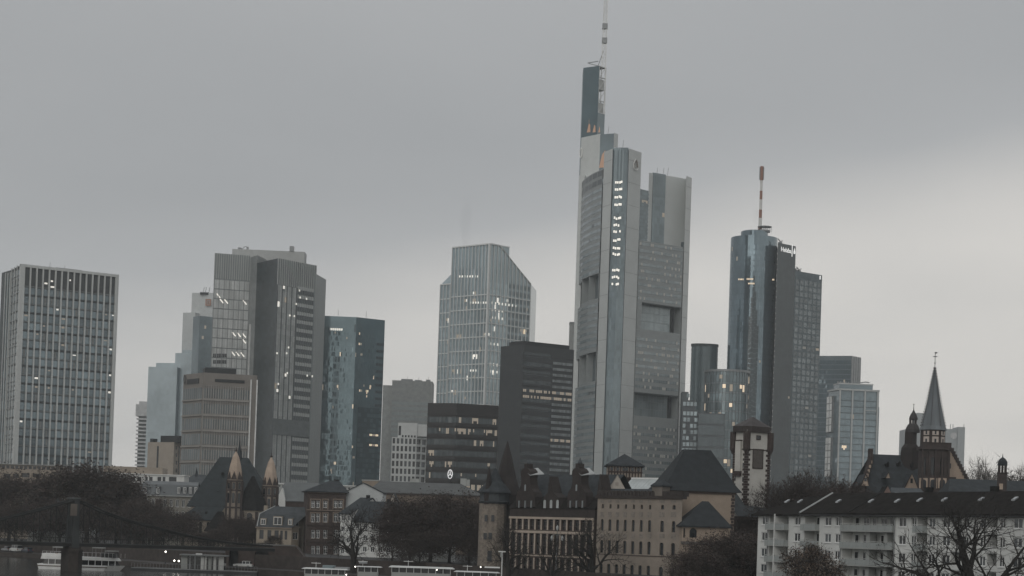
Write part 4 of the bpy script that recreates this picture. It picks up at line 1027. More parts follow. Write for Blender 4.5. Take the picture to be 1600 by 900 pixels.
# ------------------------------------------------------------------ old town: churches, museum, riverside houses
CREAM = mat('cream_render', (.27, .235, .19), .9, var=.12); WHITER = mat('white_render', (.55, .56, .545), .85, var=.10, scale=.25, streak=True)
GREYR = mat('grey_render', (.30, .31, .30), .85, var=.1); DROOF = mat('dark_tiles', (.02, .02, .02), .9, var=.35, scale=1.2, spec=.05); BROOF = mat('brown_tiles', (.019, .0175, .0165), .95, var=.4, scale=1.0, spec=.03)
WFRAME = mat('window_frame_white', (.70, .71, .70), .5, var=.05); BRICK = mat('dark_brick', (.055, .041, .036), .9, var=.3, scale=1.0); TRIM = mat('sand_trim', (.19, .155, .125), .85, var=.2)
def facade(root, F, u0, u1, z0, z1, wins, m, depth=.22, name='wall', **kw):
    """wall with real openings and windows; wins = list of (u0,u1,z0,z1,arch)"""
    b = MB(); wall(b, F, u0, u1, z0, z1, wins, 0, 0, depth); o = b.build(name, m, root)
    for w in wins: window(root, F, w[0], w[1], w[2], w[3], depth, arch=bool(len(w) > 4 and w[4]), **kw)
    return o
def shell(root, F, dep, z0, z1, m, name='wall', u0=0.0, u1=None):
    """the three walls behind a facade"""
    u1 = F.W if u1 is None else u1; b = MB()
    b.poly([F.p(u1, z0), F.p(u1, z0, -dep), F.p(u1, z1, -dep), F.p(u1, z1)]); b.poly([F.p(u0, z0, -dep), F.p(u0, z0), F.p(u0, z1), F.p(u0, z1, -dep)]); b.poly([F.p(u1, z0, -dep), F.p(u0, z0, -dep), F.p(u0, z1, -dep), F.p(u1, z1, -dep)])
    return b.build(name, m, root)
def prow(F, pxs, py0, py1, w, arch=False):
    """row of openings centred on photo columns"""
    out = []; zt = sum(F.uv(x, py0)[1] for x in pxs) / len(pxs); zb = sum(F.uv(x, py1)[1] for x in pxs) / len(pxs)
    for x in pxs:
        u = F.uv(x, (py0 + py1) / 2)[0]; out.append((u - w / 2, u + w / 2, zb, zt, arch))
    return out
def lin(a, b, n): return [a + (b - a) * i / (n - 1) for i in range(n)]

# --- apartment block, right foreground
def apartments():
    A, B = at(1185, 802, 313), at(1600, 804, 252); F = Fr(A, B); EX = F.W + 22; ze = A.z
    root = thing('apartment_block', 'long white apartment block with balconies and dark roof in the right foreground', 'building', A.xy.to_3d()); 
    rows = [ze - 1.15 - 2.66 * k for k in range(5)]          # window centres
    cols = [(1190, 1198.5), (1241, 1250), (1288.5, 1298), (1305, 1312.5), (1404, 1415), (1423.5, 1431), (1451, 1460.5), (1472.5, 1484), (1505, 1513), (1531, 1540), (1562, 1570), (1583, 1597)]
    logs = [(1202, 1232), (1257, 1280), (1316, 1398), (1433, 1449), (1487, 1502), (1543.5, 1558.5)]
    def U(px): return F.uv(px, 830)[0]
    U0 = F.uv(1185, 802)[0]
    wins = [(U(a - .3), U(b + .5), r - .76, r + .66) for r in rows for a, b in cols]
    lg = [(U(a), U(b), r - 1.5 if r > 1.6 else -.5, r + 1.02) for r in rows for a, b in logs]
    extra = [(F.W + 3 + 5 * k, F.W + 4.5 + 5 * k, r - .62, r + .62) for k in range(4) for r in rows]
    b = MB(); wall(b, F, 0, EX, -2.5, ze, wins + extra, 0, 0, .2)
    b = MB(); allh = wins + extra + lg
    wall(b, F, 0, EX, -2.5, ze, allh, 0, 0, .2)
    for h in lg:                                             # loggia recesses 1.5 m deep
        a, c, z0, z1 = h
        b.poly([F.p(a, z0, -.2), F.p(a, z0, -2.0), F.p(a, z1, -2.0), F.p(a, z1, -.2)]); b.poly([F.p(c, z0, -2.0), F.p(c, z0, -.2), F.p(c, z1, -.2), F.p(c, z1, -2.0)])
        b.poly([F.p(a, z0, -2.0), F.p(c, z0, -2.0), F.p(c, z1, -2.0), F.p(a, z1, -2.0)]); b.poly([F.p(a, z0, -.2), F.p(c, z0, -.2), F.p(c, z0, -2.0), F.p(a, z0, -2.0)]); b.poly([F.p(a, z1, -2.0), F.p(c, z1, -2.0), F.p(c, z1, -.2), F.p(a, z1, -.2)])
    b.build('wall', WHITER, root)
    b = MB(); b.poly([F.p(0, -2.5, -11), F.p(0, -2.5), F.p(0, ze), F.p(0, ze, -11)]); b.poly([F.p(EX, -2.5, -11), F.p(0, -2.5, -11), F.p(0, ze, -11), F.p(EX, ze, -11)]); b.poly([F.p(EX, -2.5), F.p(EX, -2.5, -11), F.p(EX, ze, -11), F.p(EX, ze)]); b.build('rear_wall', WHITER, root)
    for w in wins + extra:
        window(root, F, *w[:4], depth=.2, pm=random.choice((DGLASS, DGLASS, MGLASS)), fm=WFRAME, nv=1, sill=WHITE, t=.11)
    PANEL = mat('balcony_panel', (.27, .29, .285), .6, var=.12, streak=True); RAIL = mat('rail_pale', (.36, .37, .36), .5)
    for i, h in enumerate(lg):
        a, c, z0, z1 = h; w = c - a
        if z0 < -.6: continue
        k = i % len(logs); proj = .9 if k in (0, 1, 3) else (.5 if k == 2 else .06)
        bal = MB(); bal.fbox(F, a, c, z0 - .12, z0 + .05, -.2, proj); bal = bal.build('balcony', GREYR, root)
        n = max(3, int(w / .9)); p = MB()
        if k < 4:
            for j in range(n): p.fbox(F, a + j * w / n + .02, a + (j + 1) * w / n - .02, z0 + .06, z0 + .92, proj - .06, proj - (j % 2) * .02)
            p.fbox(F, a, a + .05, z0 + .06, z0 + .92, 0, proj - .06); p.fbox(F, c - .05, c, z0 + .06, z0 + .92, 0, proj - .06)
            sub('parapet_panel', p, PANEL, bal, root)
            p = MB(); p.fbox(F, a, c, z0 + 1.04, z0 + 1.12, proj - .1, proj)
            for j in range(n + 1): p.fbox(F, min(a + j * w / n, c - .05), min(a + j * w / n + .05, c), z0 + .9, z0 + 1.05, proj - .08, proj - .03)
            sub('handrail', p, RAIL, bal, root)
        else:
            p.fbox(F, a, c, z0 + .06, z0 + .85, -.05, .05); sub('parapet_panel', p, WHITER, bal, root)
        nd = 2 if w < 6 else 6                                # doors and windows behind
        for j in range(nd):
            uc = a + w * (j + .55) / nd
            S = F.sub(0, F.W, -1.98)
            window(root, S, uc - .55, uc + .55 + (.5 if j % 2 else 0), z0 + .1, z0 + 2.15, depth=.0, pm=DGLASS, fm=WFRAME, nv=1 if j % 2 else 0, name='balcony_door')
        if k == 0:
            p = MB(); p.fbox(F, (a + c) / 2 - .12, (a + c) / 2 + .12, z0 - .1, z0 + 2.55, -1.4, proj + .05); p.build('divider', WHITER, root)
        if k == 2 and 0 < z0 < 9:
            for uu in (a + w * .45, a + w * .78):
                p = MB(); p.fbox(F, uu, uu + .9, z0 + .1, z0 + 2.5, -1.4, -.2); p.build('divider', GREYR, root)
    # drain pipes
    for px in (1200.5, 1315, 1398.5):
        u = U(px); p = MB(); p.tube([F.p(u, -2.5, .12), F.p(u, ze - .9, .12), F.p(u - .5, ze - .2, .5)], .09, 6); p.build('drain_pipe', STEEL, root)
    # flower box and plants on one balcony, a dark box higher up
    h = [x for i, x in enumerate(lg) if i % len(logs) == 2][1]; u, z0 = F.uv(1374, 850)
    p = MB()
    for k in range(40):
        c0 = F.p(u + RU(-.2, 3.2), h[2] + RU(.45, 1.15), .55 + RU(-.1, .2)); s_ = .13
        p.poly([c0, c0 + V((RU(-s_, s_), RU(-s_, s_), s_)), c0 + V((RU(-s_, s_), RU(-s_, s_), -s_)), ])
    p.build('balcony_plants', mat('plant_dark', (.03, .03, .022)), root, 'stuff')
    # roof: front and back slopes, hipped at the left end, second section starting at a white verge
    zr = ze + 3.5; dep = 11.0; ov = .8
    u1 = U(1255); e0 = F.p(-.9, ze - .15, ov); e1 = F.p(u1, ze - .15, ov); r0 = F.p(6.5, zr - .5, -dep / 2); r1 = F.p(u1, zr - .5, -dep / 2); k0 = F.p(-.9, ze - .15, -dep - ov); k1 = F.p(u1, ze - .15, -dep - ov)
    b = MB(); b.poly([e0, e1, r1, r0]); b.poly([k0, e0, r0]); b.poly([k1, k0, r0, r1]); 
    b.poly([e0 - V((0, 0, .3)), e1 - V((0, 0, .3)), e1, e0]); b.poly([e1 - V((0, 0, .3)), e0 - V((0, 0, .3)), F.p(-.9, ze - .45, 0), F.p(u1, ze - .45, 0)]); rf = b.build('roof', BROOF, root)
    e0, e1 = F.p(u1, ze + .05, ov), F.p(EX, ze + .05, ov); r0, r1 = F.p(u1, zr, -dep / 2), F.p(EX, zr, -dep / 2); k0, k1 = F.p(u1, ze + .05, -dep - ov), F.p(EX, ze + .05, -dep - ov)
    b = MB(); b.poly([e0, e1, r1, r0]); b.poly([k1, k0, r0, r1]); b.poly([k0, e0, r0]); b.poly([e1, k1, r1]); b.poly([e0 - V((0, 0, .3)), e1 - V((0, 0, .3)), e1, e0]); b.poly([e1 - V((0, 0, .3)), e0 - V((0, 0, .3)), F.p(u1, ze - .25, 0), F.p(EX, ze - .25, 0)])
    rf2 = b.build('roof', BROOF, root)
    b = MB(); b.tube([e0 + V((0, 0, .05)), r0 + V((0, 0, .05))], .2, 4); sub('verge', b, mat('verge_zinc', (.33, .345, .345), .5), rf2, root)
    b = MB(); b.tube([F.p(u1, ze - .3, .85), F.p(EX, ze - .3, .85)], .09, 6); sub('gutter', b, DARK, rf2, root)
    b = MB(); ul = U(1330); b.tube([F.p(ul, ze + .1, ov), F.p(ul, zr + .02, -dep / 2)], .12, 4); sub('fire_wall_cap', b, DROOF, rf2, root)
    for px, py in ((1230, 784.5), (1250, 784.5), (1310, 784.5), (1361, 784.2), (1402, 784), (1437, 782.5), (1475.5, 782), (1533, 781.5), (1586, 781)):
        r = ray(px, py); sl_ = (zr - ze) / (dep / 2 + ov)         # skylight lying on the slope: solve along the ray
        lo_, hi_ = 100.0, 600.0
        def hgt(t):
            P = CAM + r * t; d_ = (P - F.O).dot(F.N); return P.z - (ze - (d_ - ov) * sl_)
        for _ in range(60):
            mid = (lo_ + hi_) / 2
            if hgt(lo_) * hgt(mid) <= 0: hi_ = mid
            else: lo_ = mid
        P = CAM + r * lo_; u = (P - F.O).dot(F.U); d_ = (P - F.O).dot(F.N); b = MB(); w, l = .34, .36
        q = [F.p(u - w, ze - (d_ + l - ov) * sl_ + .05, d_ + l), F.p(u + w, ze - (d_ + l - ov) * sl_ + .05, d_ + l), F.p(u + w, ze - (d_ - l - ov) * sl_ + .05, d_ - l), F.p(u - w, ze - (d_ - l - ov) * sl_ + .05, d_ - l)]
        b.box8(q + [x + V((0, 0, .22)) for x in q]); sub('skylight', b, mat('skylight', (.30, .32, .33), .2, .5, var=.05), rf if px < 1255 else rf2, root)
    for px, py in ((1372, 768), (1470, 768)):
        u = F.uv(px, 800)[0] + 4; b = MB(); b.fbox(F, u, u + 1.1, zr - .8, zr + .75, -dep / 2 - .8, -dep / 2); sub('chimney', b, DROOF, rf2, root)
    return F, ze
APF, APZ = apartments()

# --- church with slate spire behind the apartments
def spire_church():
    D = 430; s = D / FPX; root = thing('church', 'red sandstone church with slate spire, stepped gables and a lantern turret', 'church', at(1440, 780, D)); root.location.z = 0
    g = lambda px, py, d=D: at(px, py, d)
    # nave: long slate roof between stepped gables
    a, b = g(1349, 770), g(1445, 770, D + 1); F = Fr(a, b); zr = g(1400, 708).z; zv = g(1400, 775).z
    m = MB(); m.fbox(F, 0, F.W + 7, 0, zv, -16, 0); m.build('nave_wall', RSAND, root)
    ul, zt = F.uv(1374, 709)
    m = MB(); m.poly([F.p(ul - 3.4, zv, .5), F.p(F.W + 7, zv, .5), F.p(F.W + 7, zr, -8), F.p(ul + .2, zr, -8)]); m.poly([F.p(F.W + 7, zv, -16.5), F.p(0, zv, -16.5), F.p(ul, zr, -8), F.p(F.W + 7, zr, -8)]); m.build('nave_roof', SLATE, root)
    # left stepped gable running up the roof edge
    m = MB(); n = 9
    for k in range(n):
        t0 = k / n; px = 1347 + (1373 - 1347) * t0; py = 758 - (758 - 707) * t0
        u, z = F.uv(px, py); u2, z2 = F.uv(px + 3.4, py - 5.5); m.fbox(F, u, u2 + .25, zv - 2, z2, -1.4 - t0 * 7, .3 - t0 * 7)
    u, z = F.uv(1371, 708); m.fbox(F, u, u + .9, z - 1, z + 1.4, -8.6, -7.2); m.build('stepped_gable', RSAND, root)
    m = MB()
    for k in range(5):
        t0 = (k + .8) / 7; u, z = F.uv(1349 + 26 * t0, 756 - 50 * t0); m.fbox(F, u + .1, u + .6, z - .2, z + .5, .3 - t0 * 7, .36 - t0 * 7)
    m.build('gable_niche', BEIGE2, root)
    # dormers and pointed beige gablets on the roof
    for pc, pw, pt_, pb, win in ((1350, 13, 741, 759, True), (1385.5, 8, 738, 747, False), (1422, 23, 740, 764, True)):
        u0, z0 = F.uv(pc - pw / 2, pb); u1, _ = F.uv(pc + pw / 2, pb); uc, z1 = F.uv(pc + 1, pt_); m = MB()
        A_, B_, C_ = F.p(u0, z0, .9), F.p(u1, z0, .9), F.p(uc, z1, .9); bk = F.N * -6
        m.poly([A_, B_, C_], 0); m.poly([B_, B_ + bk, C_ + bk, C_], 1); m.poly([A_ + bk, A_, C_, C_ + bk], 1); m.poly([A_ + bk, B_ + bk, B_, A_], 1)
        o = m.build('gablet', [BEIGE2, SLATE], root)
        m = MB(); m.tube([A_ + F.N * .1, C_ + F.N * .1, B_ + F.N * .1], .16, 4); sub('coping', m, RSAND, o, root)
        if win:
            m = MB(); m.fbox(F, uc - .28, uc + .28, z0 + (z1 - z0) * .38, z0 + (z1 - z0) * .68, .9, .95); sub('lancet', m, DGLASS, o, root)
    for px, py in ((1386, 727), (1404, 726), (1424, 728)):
        u, z = F.uv(px, py, -5); m = MB(); m.fbox(F, u - .3, u + .3, z - .4, z + .4, -6, -4.3); m.poly([F.p(u - .4, z + .4, -4.2), F.p(u + .4, z + .4, -4.2), F.p(u, z + .9, -4.2)]); m.build('dormer', DROOF, root)
    # stair turret with lantern
    c = g(1427, 640, D + 8); cx, cy = c.x, D + 8.0; Z = lambda py, px=1427: g(px, py, D + 8).z
    m = MB(); m.lathe((cx - .4, cy), [(2.3, 8), (2.3, Z(708)), (2.1, Z(700)), (1.42, Z(694)), (1.42, Z(675))], 8, 0); m.build('turret', mat('turret_dark', (.03, .025, .024), .85, var=.3), root)
    m = MB(); m.lathe((cx, cy), [(1.75, Z(676)), (1.7, Z(671)), (1.3, Z(665)), (.9, Z(662))], 8); m.build('turret_cap', mat('cap_dark', (.045, .042, .042)), root)
    for k in range(8):
        t = 2 * math.pi * (k + .5) / 8; m = MB(); m.tube([V((cx + .78 * math.cos(t), cy + .78 * math.sin(t), Z(662))), V((cx + .78 * math.cos(t), cy + .78 * math.sin(t), Z(655)))], .11, 5); m.build('lantern_post', RSAND, root)
    m = MB(); m.lathe((cx + .1, cy), [(1.05, Z(656)), (1.0, Z(653)), (.75, Z(648)), (.35, Z(644)), (.1, Z(640)), (.05, Z(633))], 8); m.lathe((cx + .1, cy), [(.05, Z(633)), (.2, Z(632)), (.05, Z(631))], 6); m.build('lantern_cap', mat('cap_dark', (.045, .042, .042)), root)
    # tower: red sandstone choir, gallery, octagon and spire
    ta, tb = g(1442, 705, D - 8), g(1483, 705, D - 8); T = Fr(ta, tb); zg = g(1460, 699, D - 8).z
    tw = prow(T, (1444, 1457.5, 1472), 714, 742, .85, True)
    facade(root, T, 0, T.W, 0, zg, tw, RSAND, .4, 'tower_wall', fm=None); shell(root, T, 4.5, 0, zg, RSAND, 'tower_wall')
    for px in (1442.5, 1457.5, 1472): 
        u, z0 = T.uv(px, 763); u2, z1 = T.uv(px, 747); m = MB(); m.fbox(T, u - .95, u + .95, z0, z1, 0, .12); pn = m.build('blind_arch', BEIGE2, root)
        m = MB(); r_ = .62
        pts = [T.p(u - r_, z0, .16), T.p(u + r_, z0, .16)] + [T.p(u + r_ * math.cos(t), z1 - .9 + r_ * math.sin(t), .16) for t in [math.pi * k / 8 for k in range(9)]]; m.poly(pts); sub('arch_opening', m, DGLASS, pn, root)
    m = MB()
    for k in range(5): u = T.W * k / 4; m.fbox(T, u - .22, u + .22, 0, zg - .3, 0, .3)
    m.build('buttress', RSAND, root)
    m = MB(); m.fbox(T, -.4, T.W + .4, zg - .5, zg + .2, -4.9, .5); m.fbox(T, -.4, T.W + .4, zg + .2, zg + 1.0, .3, .42); m.fbox(T, -.4, T.W + .4, zg + 1.0, zg + 1.15, .25, .5); m.build('gallery', RSAND, root)
    u0, _ = T.uv(1441.5, 690); u1, z8 = T.uv(1478, 671); zc8 = z8; cxx = T.p((u0 + u1) / 2 + .35, 0, -3.0); r8 = (u1 - u0) / 2 / math.cos(math.pi / 8)
    m = MB(); m.lathe((cxx.x, cxx.y), [(r8, zg), (r8, z8)], 8, 0, True, math.pi / 8); m.build('octagon', RSAND, root)
    for k in (4, 5, 6):
        t0 = math.pi / 8 + 2 * math.pi * (k + .5) / 8 + math.pi / 8 * -1 + math.pi * .0
    for t in (math.pi * 1.25, math.pi * 1.5, math.pi * 1.75):
        n_ = V((math.cos(t), math.sin(t), 0)); ap = r8 * math.cos(math.pi / 8); Q = V((cxx.x, cxx.y, 0)) + n_ * (ap + .02); w = r8 * math.sin(math.pi / 8) * .72; uu = V((-n_.y, n_.x, 0)); fr = Fr(Q - uu * w, Q + uu * w) if (Fr(Q - uu * w, Q + uu * w).N.dot(n_) > 0) else Fr(Q + uu * w, Q - uu * w)
        h = z8 - zg; m = MB(); m.fbox(fr, .05, fr.W - .05, zg + h * .08, zg + h * .60, 0, .06); m.fbox(fr, .05, fr.W - .05, zg + h * .68, zg + h * .9, 0, .06); o = m.build('render_panel', mat('panel_white', (.42, .37, .33), .85), root)
        m = MB(); m.fbox(fr, fr.W / 2 - .22, fr.W / 2 + .22, zg + h * .2, zg + h * .48, .06, .1); m.fbox(fr, fr.W / 2 - .2, fr.W / 2 + .2, zg + h * .72, zg + h * .9, .06, .1); sub('lancet', m, DGLASS, o, root)
    zs = T.uv(1462, 570)[1]; rs = T.W * .5 * .93
    m = MB(); n = 8; prof = [(r8 + .35, z8 - .1), (r8 * .98, z8 + .9), (r8 * .52, z8 + (zs - z8) * .47), (.07, zs)]
    m.lathe((cxx.x, cxx.y), prof, 8, 0, True, math.pi / 8); sp = m.build('spire', mat('spire_slate', (.125, .14, .15), .5, .1, var=.25, scale=.8, streak=True), root)
    m = MB()
    for k in range(8):
        t = math.pi / 8 + 2 * math.pi * k / 8
        for j in range(22):
            f_ = j / 22; rr = r8 * .98 + (.07 - r8 * .98) * f_ ; z_ = z8 + .9 + (zs - z8 - .9) * f_
            if f_ < .47: rr = r8 * .98 + (r8 * .52 - r8 * .98) * (f_ / .47)
            else: rr = r8 * .52 + (.07 - r8 * .52) * ((f_ - .47) / .53)
            p0 = V((cxx.x + (rr + .08) * math.cos(t), cxx.y + (rr + .08) * math.sin(t), z_)); m.box(p0.x - .09, p0.x + .09, p0.y - .09, p0.y + .09, p0.z, p0.z + .28)
    sub('crockets', m, mat('crocket_dark', (.06, .055, .055)), sp, root)['kind'] = 'stuff'
    ztip = T.uv(1463, 548)[1]; m = MB(); m.tube([V((cxx.x, cxx.y, zs - .3)), V((cxx.x, cxx.y, ztip))], .07, 5); m.lathe((cxx.x, cxx.y), [(.05, zs + .5), (.22, zs + .7), (.05, zs + .9)], 8)
    m.box(cxx.x - .5, cxx.x + .5, cxx.y - .05, cxx.y + .05, zs + 2.1, zs + 2.25); m.box(cxx.x - .1, cxx.x + .45, cxx.y - .05, cxx.y + .05, ztip - .3, ztip); m.build('spire_cross', DARK, root)
    # right gable, beige, stepped
    ga = g(1483, 700, D - 2); gb = g(1512, 757, D - 1); Gf = Fr(ga, gb); m = MB(); pts = [(1481, 704), (1484, 703), (1511, 752), (1511, 758), (1481, 758)]
    m2 = [Gf.p(*Gf.uv(x, y), 0) for x, y in pts]; m.poly([m2[4], m2[3], m2[2], m2[1], m2[0]][::1]); m.poly([p + V((0, 1, 0)) for p in [m2[0], m2[1], m2[2], m2[3], m2[4]]]); m.build('right_gable', BEIGE2, root)
    m = MB(); n = 10
    for k in range(n):
        u, z = Gf.uv(1486 + 26 * k / n, 702 + 50 * k / n); u2, z2 = Gf.uv(1486 + 26 * (k + 1) / n, 702 + 50 * (k + 1) / n); m.fbox(Gf, u - .05, u2 + .2, z2 - .1, z + .3, -1.0, .2)
    m.build('gable_steps', RSAND, root)
    m = MB(); u, z = Gf.uv(1484, 728); m.fbox(Gf, u - .1, u + .3, z - .6, z + .6, 0, .05); m.build('lancet', DGLASS, root)
    m = MB(); m.fbox(T, T.W + .2, T.W + 2.0, 0, T.uv(1488, 745)[1], -4, -1); m.build('side_chapel', RSAND, root)
spire_church()

# --- slate roofs right of the church, lantern turret
def right_roofs():
    D = 400; a, b = at(1484, 765, D), at(1640, 765, D); F = Fr(a, b); zv, zr = at(1520, 768, D).z, at(1520, 752, D).z
    root = thing('long_house', 'long low slate roofed house right of the church', 'building', cen([a, b])); m = MB(); m.fbox(F, 0, F.W, 0, zv, -9, 0); m.build('wall', RSAND, root)
    m = MB(); hip(m, F, 0, F.W, zv, zr + .6, 9, 1, F.W - 1, 0, .3); m.build('roof', SLATE, root)
    D = 385; c = at(1566, 740, D); cx = c.x; Z = lambda py: at(1566, py, D).z
    root = thing('lantern_turret', 'small brick lantern turret with a domed cap rising over the apartment roof', 'turret', (cx, D, 0))
    m = MB(); m.lathe((cx, D), [(1.0, 0), (1.0, Z(741)), (1.15, Z(740)), (1.15, Z(738.5))], 8, 0, True, math.pi / 8); m.build('shaft', RSAND, root)
    for k in range(8):
        t = 2 * math.pi * k / 8 + math.pi / 8; m = MB(); m.tube([V((cx + .8 * math.cos(t), D + .8 * math.sin(t), Z(738.5))), V((cx + .8 * math.cos(t), D + .8 * math.sin(t), Z(727)))], .15, 4); m.build('post', RSAND, root)
    m = MB(); m.lathe((cx, D), [(1.0, Z(727.5)), (1.0, Z(725)), (.95, Z(721)), (.6, Z(717)), (.12, Z(714.5)), (.04, Z(709))], 8, 0, True, math.pi / 8); m.build('cap', SLATE, root)
    m = MB(); fr = Fr((cx - 1, D - 1.2), (cx + 1, D - 1.2)); m.fbox(fr, .2, .9, Z(765), Z(756), -.3, .0); m.build('chimney_pot', BEIGE2, root)
right_roofs()
def mid_roofs():
    # low houses showing between church and apartment roof
    D = 350; a, b = at(1392, 772, D), at(1450, 772, D); F = Fr(a, b); root = thing('low_house', 'low slate roof with two skylights in front of the church', 'building', cen([a, b])); zv, zr = at(1420, 776, D).z, at(1420, 764, D).z
    m = MB(); m.fbox(F, 0, F.W, 0, zv, -7, 0); m.build('wall', GREYR, root); m = MB(); hip(m, F, 0, F.W, zv, zr + .3, 7, .8, F.W - .8, 0, .3); m.build('roof', SLATE2, root)
    for px in (1402, 1411.5):
        u, z = F.uv(px, 772.5, -1); m = MB(); m.box8([F.p(u - .45, z - .25, -.55), F.p(u + .45, z - .25, -.55), F.p(u + .45, z + .2, -1.3), F.p(u - .45, z + .2, -1.3), F.p(u - .45, z - .1, -.4), F.p(u + .45, z - .1, -.4), F.p(u + .45, z + .4, -1.2), F.p(u - .45, z + .4, -1.2)]); m.build('skylight', mat('skylight', (.30, .32, .33)), root)
    u0, z0 = Fr(at(1380, 770, D), at(1396, 770, D)).uv(1380, 773); F2 = Fr(at(1379, 773, D - 1), at(1394, 773, D - 1)); root = thing('gabled_house', 'small red gabled house front peeping over the apartment roof', 'building', F2.p(F2.W / 2, 0)); m = MB(); z1 = at(1386, 759, D - 1).z; z0 = at(1386, 773, D - 1).z
    A_, B_, C_ = F2.p(0, z0), F2.p(F2.W, z0), F2.p(F2.W / 2, z1); m.fbox(F2, .1, F2.W - .1, 0, z0, -5, 0); m.poly([A_, B_, C_]); m.build('wall', mat('gable_pink', (.16, .115, .10)), root)
    m = MB(); bk = F2.N * -5; m.poly([B_ + F2.N * .1, B_ + bk, C_ + bk, C_ + F2.N * .1]); m.poly([A_ + bk, A_ + F2.N * .1, C_ + F2.N * .1, C_ + bk]); m.build('roof', DROOF, root)
mid_roofs()

# --- Rententurm-like river tower
def river_tower():
    D = 376; a, b, c = at(1146, 700, D + 3.2), at(1166.5, 700, D), at(1203, 700, D + 3.0); G, F = Fr(a, b), Fr(b, c)
    ze = at(1170, 671, D).z; WH = mat('tower_plaster', (.45, .44, .41), .85, var=.12, scale=.4); root = thing('river_tower', 'white plastered square tower with red sandstone quoins and hipped slate cap', 'tower', cen([a, b, c]))
    back = P2(a) + P2(c) - P2(b); m = MB(); m.prism([P2(a), P2(b), P2(c), back], 0, ze); m.build('wall', WH, root)
    # quoins: each stone proud of the plaster, lengths alternating
    QM = mat('quoin', (.05, .038, .035), .9, var=.3, scale=1.5); n = 30; z0 = ze - 19
    for k in range(n):
        z = z0 + k * (15.2 / n); L1 = .95 if k % 2 else .55
        for fr, end in ((G, 1), (F, 0), (F, 1), (G, 0)):
            u0, u1 = (fr.W - L1, fr.W + .05) if end else (-.05, L1)
            piece('quoin', box_mesh(L1 + .05, .07, 15.2 / n * .93, QM), root, fr.p((u0 + u1) / 2, z, .0), fr.ang)
    # corbelled corner bartizans under the eaves
    for P_ in (P2(a), P2(b), P2(c)):
        m = MB(); m.lathe((P_.x, P_.y), [(.25, ze - 5.0), (.72, ze - 3.9), (.75, ze - .4)], 8, 0); m.build('bartizan', QM, root)
    for fr in (G, F):
        m = MB(); m.fbox(fr, 1.0, fr.W - 1.0, ze - 4.1, ze - 3.9, 0, .12); m.build('string_course', QM, root)
    u0, z1 = F.uv(1176, 701); u1, z0_ = F.uv(1191.5, 733); window(root, F, u0, u1, z0_, z1, depth=-.08, pm=mat('brown_shutter', (.085, .075, .068), .7, var=.3, scale=1.5), fm=QM, nv=0, t=.16, name='shutter')
    u0, z1 = F.uv(1181.5, 680); u1, z0_ = F.uv(1188, 687.5); window(root, F, u0, u1, z0_, z1, depth=-.08, pm=DGLASS, fm=QM, nv=0, t=.14)
    # privy shaft on the left face and slit windows
    u0, z1 = G.uv(1152, 689); u1, z0_ = G.uv(1158.5, 736); m = MB(); m.fbox(G, u0, u1, z0_, z1, 0, .5); o = m.build('shaft', WH, root); m = MB(); m.fbox(G, u0 - .06, u1 + .06, z1, z1 + .2, 0, .6); m.fbox(G, u0 - .08, u1 + .08, z0_ - 1.0, z0_, 0, .5); sub('shaft_trim', m, QM, o, root)
    for px, py in ((1150, 727), (1161.5, 727), (1149, 747), (1161, 749)):
        u, z = G.uv(px, py); window(root, G, u - .14, u + .14, z - .5, z + .5, depth=-.06, pm=DGLASS, name='slit')
    e = [a, b, c, back]; cc_ = cen(e); m = MB(); k = 1.24; lo = [cc_ + (P2(p) - cc_) * k for p in e]; lo2 = [cc_ + (P2(p) - cc_) * 1.22 for p in e]; pk = V((cc_.x, cc_.y, at(1177, 651, D + 3).z))
    # octagonal eaves
    pts = []
    for i in range(4):
        p, q = lo[i], lo[(i + 1) % 4]; pts += [p + (q - p) * .2, p + (q - p) * .8]
    zE = ze + .0; z2 = at(1170, 665.5, D).z
    for i in range(8):
        p, q = pts[i], pts[(i + 1) % 8]; m.poly([V((p.x, p.y, z2)), V((q.x, q.y, z2)), pk])
    m.build('roof', mat('tower_slate', (.055, .05, .05), .7, var=.3, scale=1.2), root)
    m = MB(); m.prism([(p.x, p.y) for p in pts], zE - .5, z2); m.build('eaves_gallery', mat('eaves_dark', (.04, .034, .032)), root)
river_tower()
# --- slate roofed house between river tower and apartments
def slate_house():
    D = 372; a, b = at(1152, 810, D), at(1192, 810, D + 4); F = Fr(a, b); root = thing('slate_house', 'red sandstone house with a broad slate roof left of the apartments', 'building', cen([a, b])); zv, zr = at(1165, 807, D).z, at(1165, 762, D + 6).z
    m = MB(); m.fbox(F, 0, F.W + 6, -2.5, zv, -12, 0); m.build('wall', RSAND, root)
    m = MB(); m.poly([F.p(-.3, zv, .4), F.p(F.W + 6, zv, .4), F.p(F.W + 6, zr, -6), F.p(-.3, zr, -6)]); m.poly([F.p(F.W + 6, zv, -12.4), F.p(-.3, zv, -12.4), F.p(-.3, zr, -6), F.p(F.W + 6, zr, -6)]); m.build('roof', SLATE2, root)
    m = MB(); m.fbox(F, -.2, F.W + 6, zv - .7, zv - .1, 0, .45); m.build('cornice', BRICK, root)
slate_house()

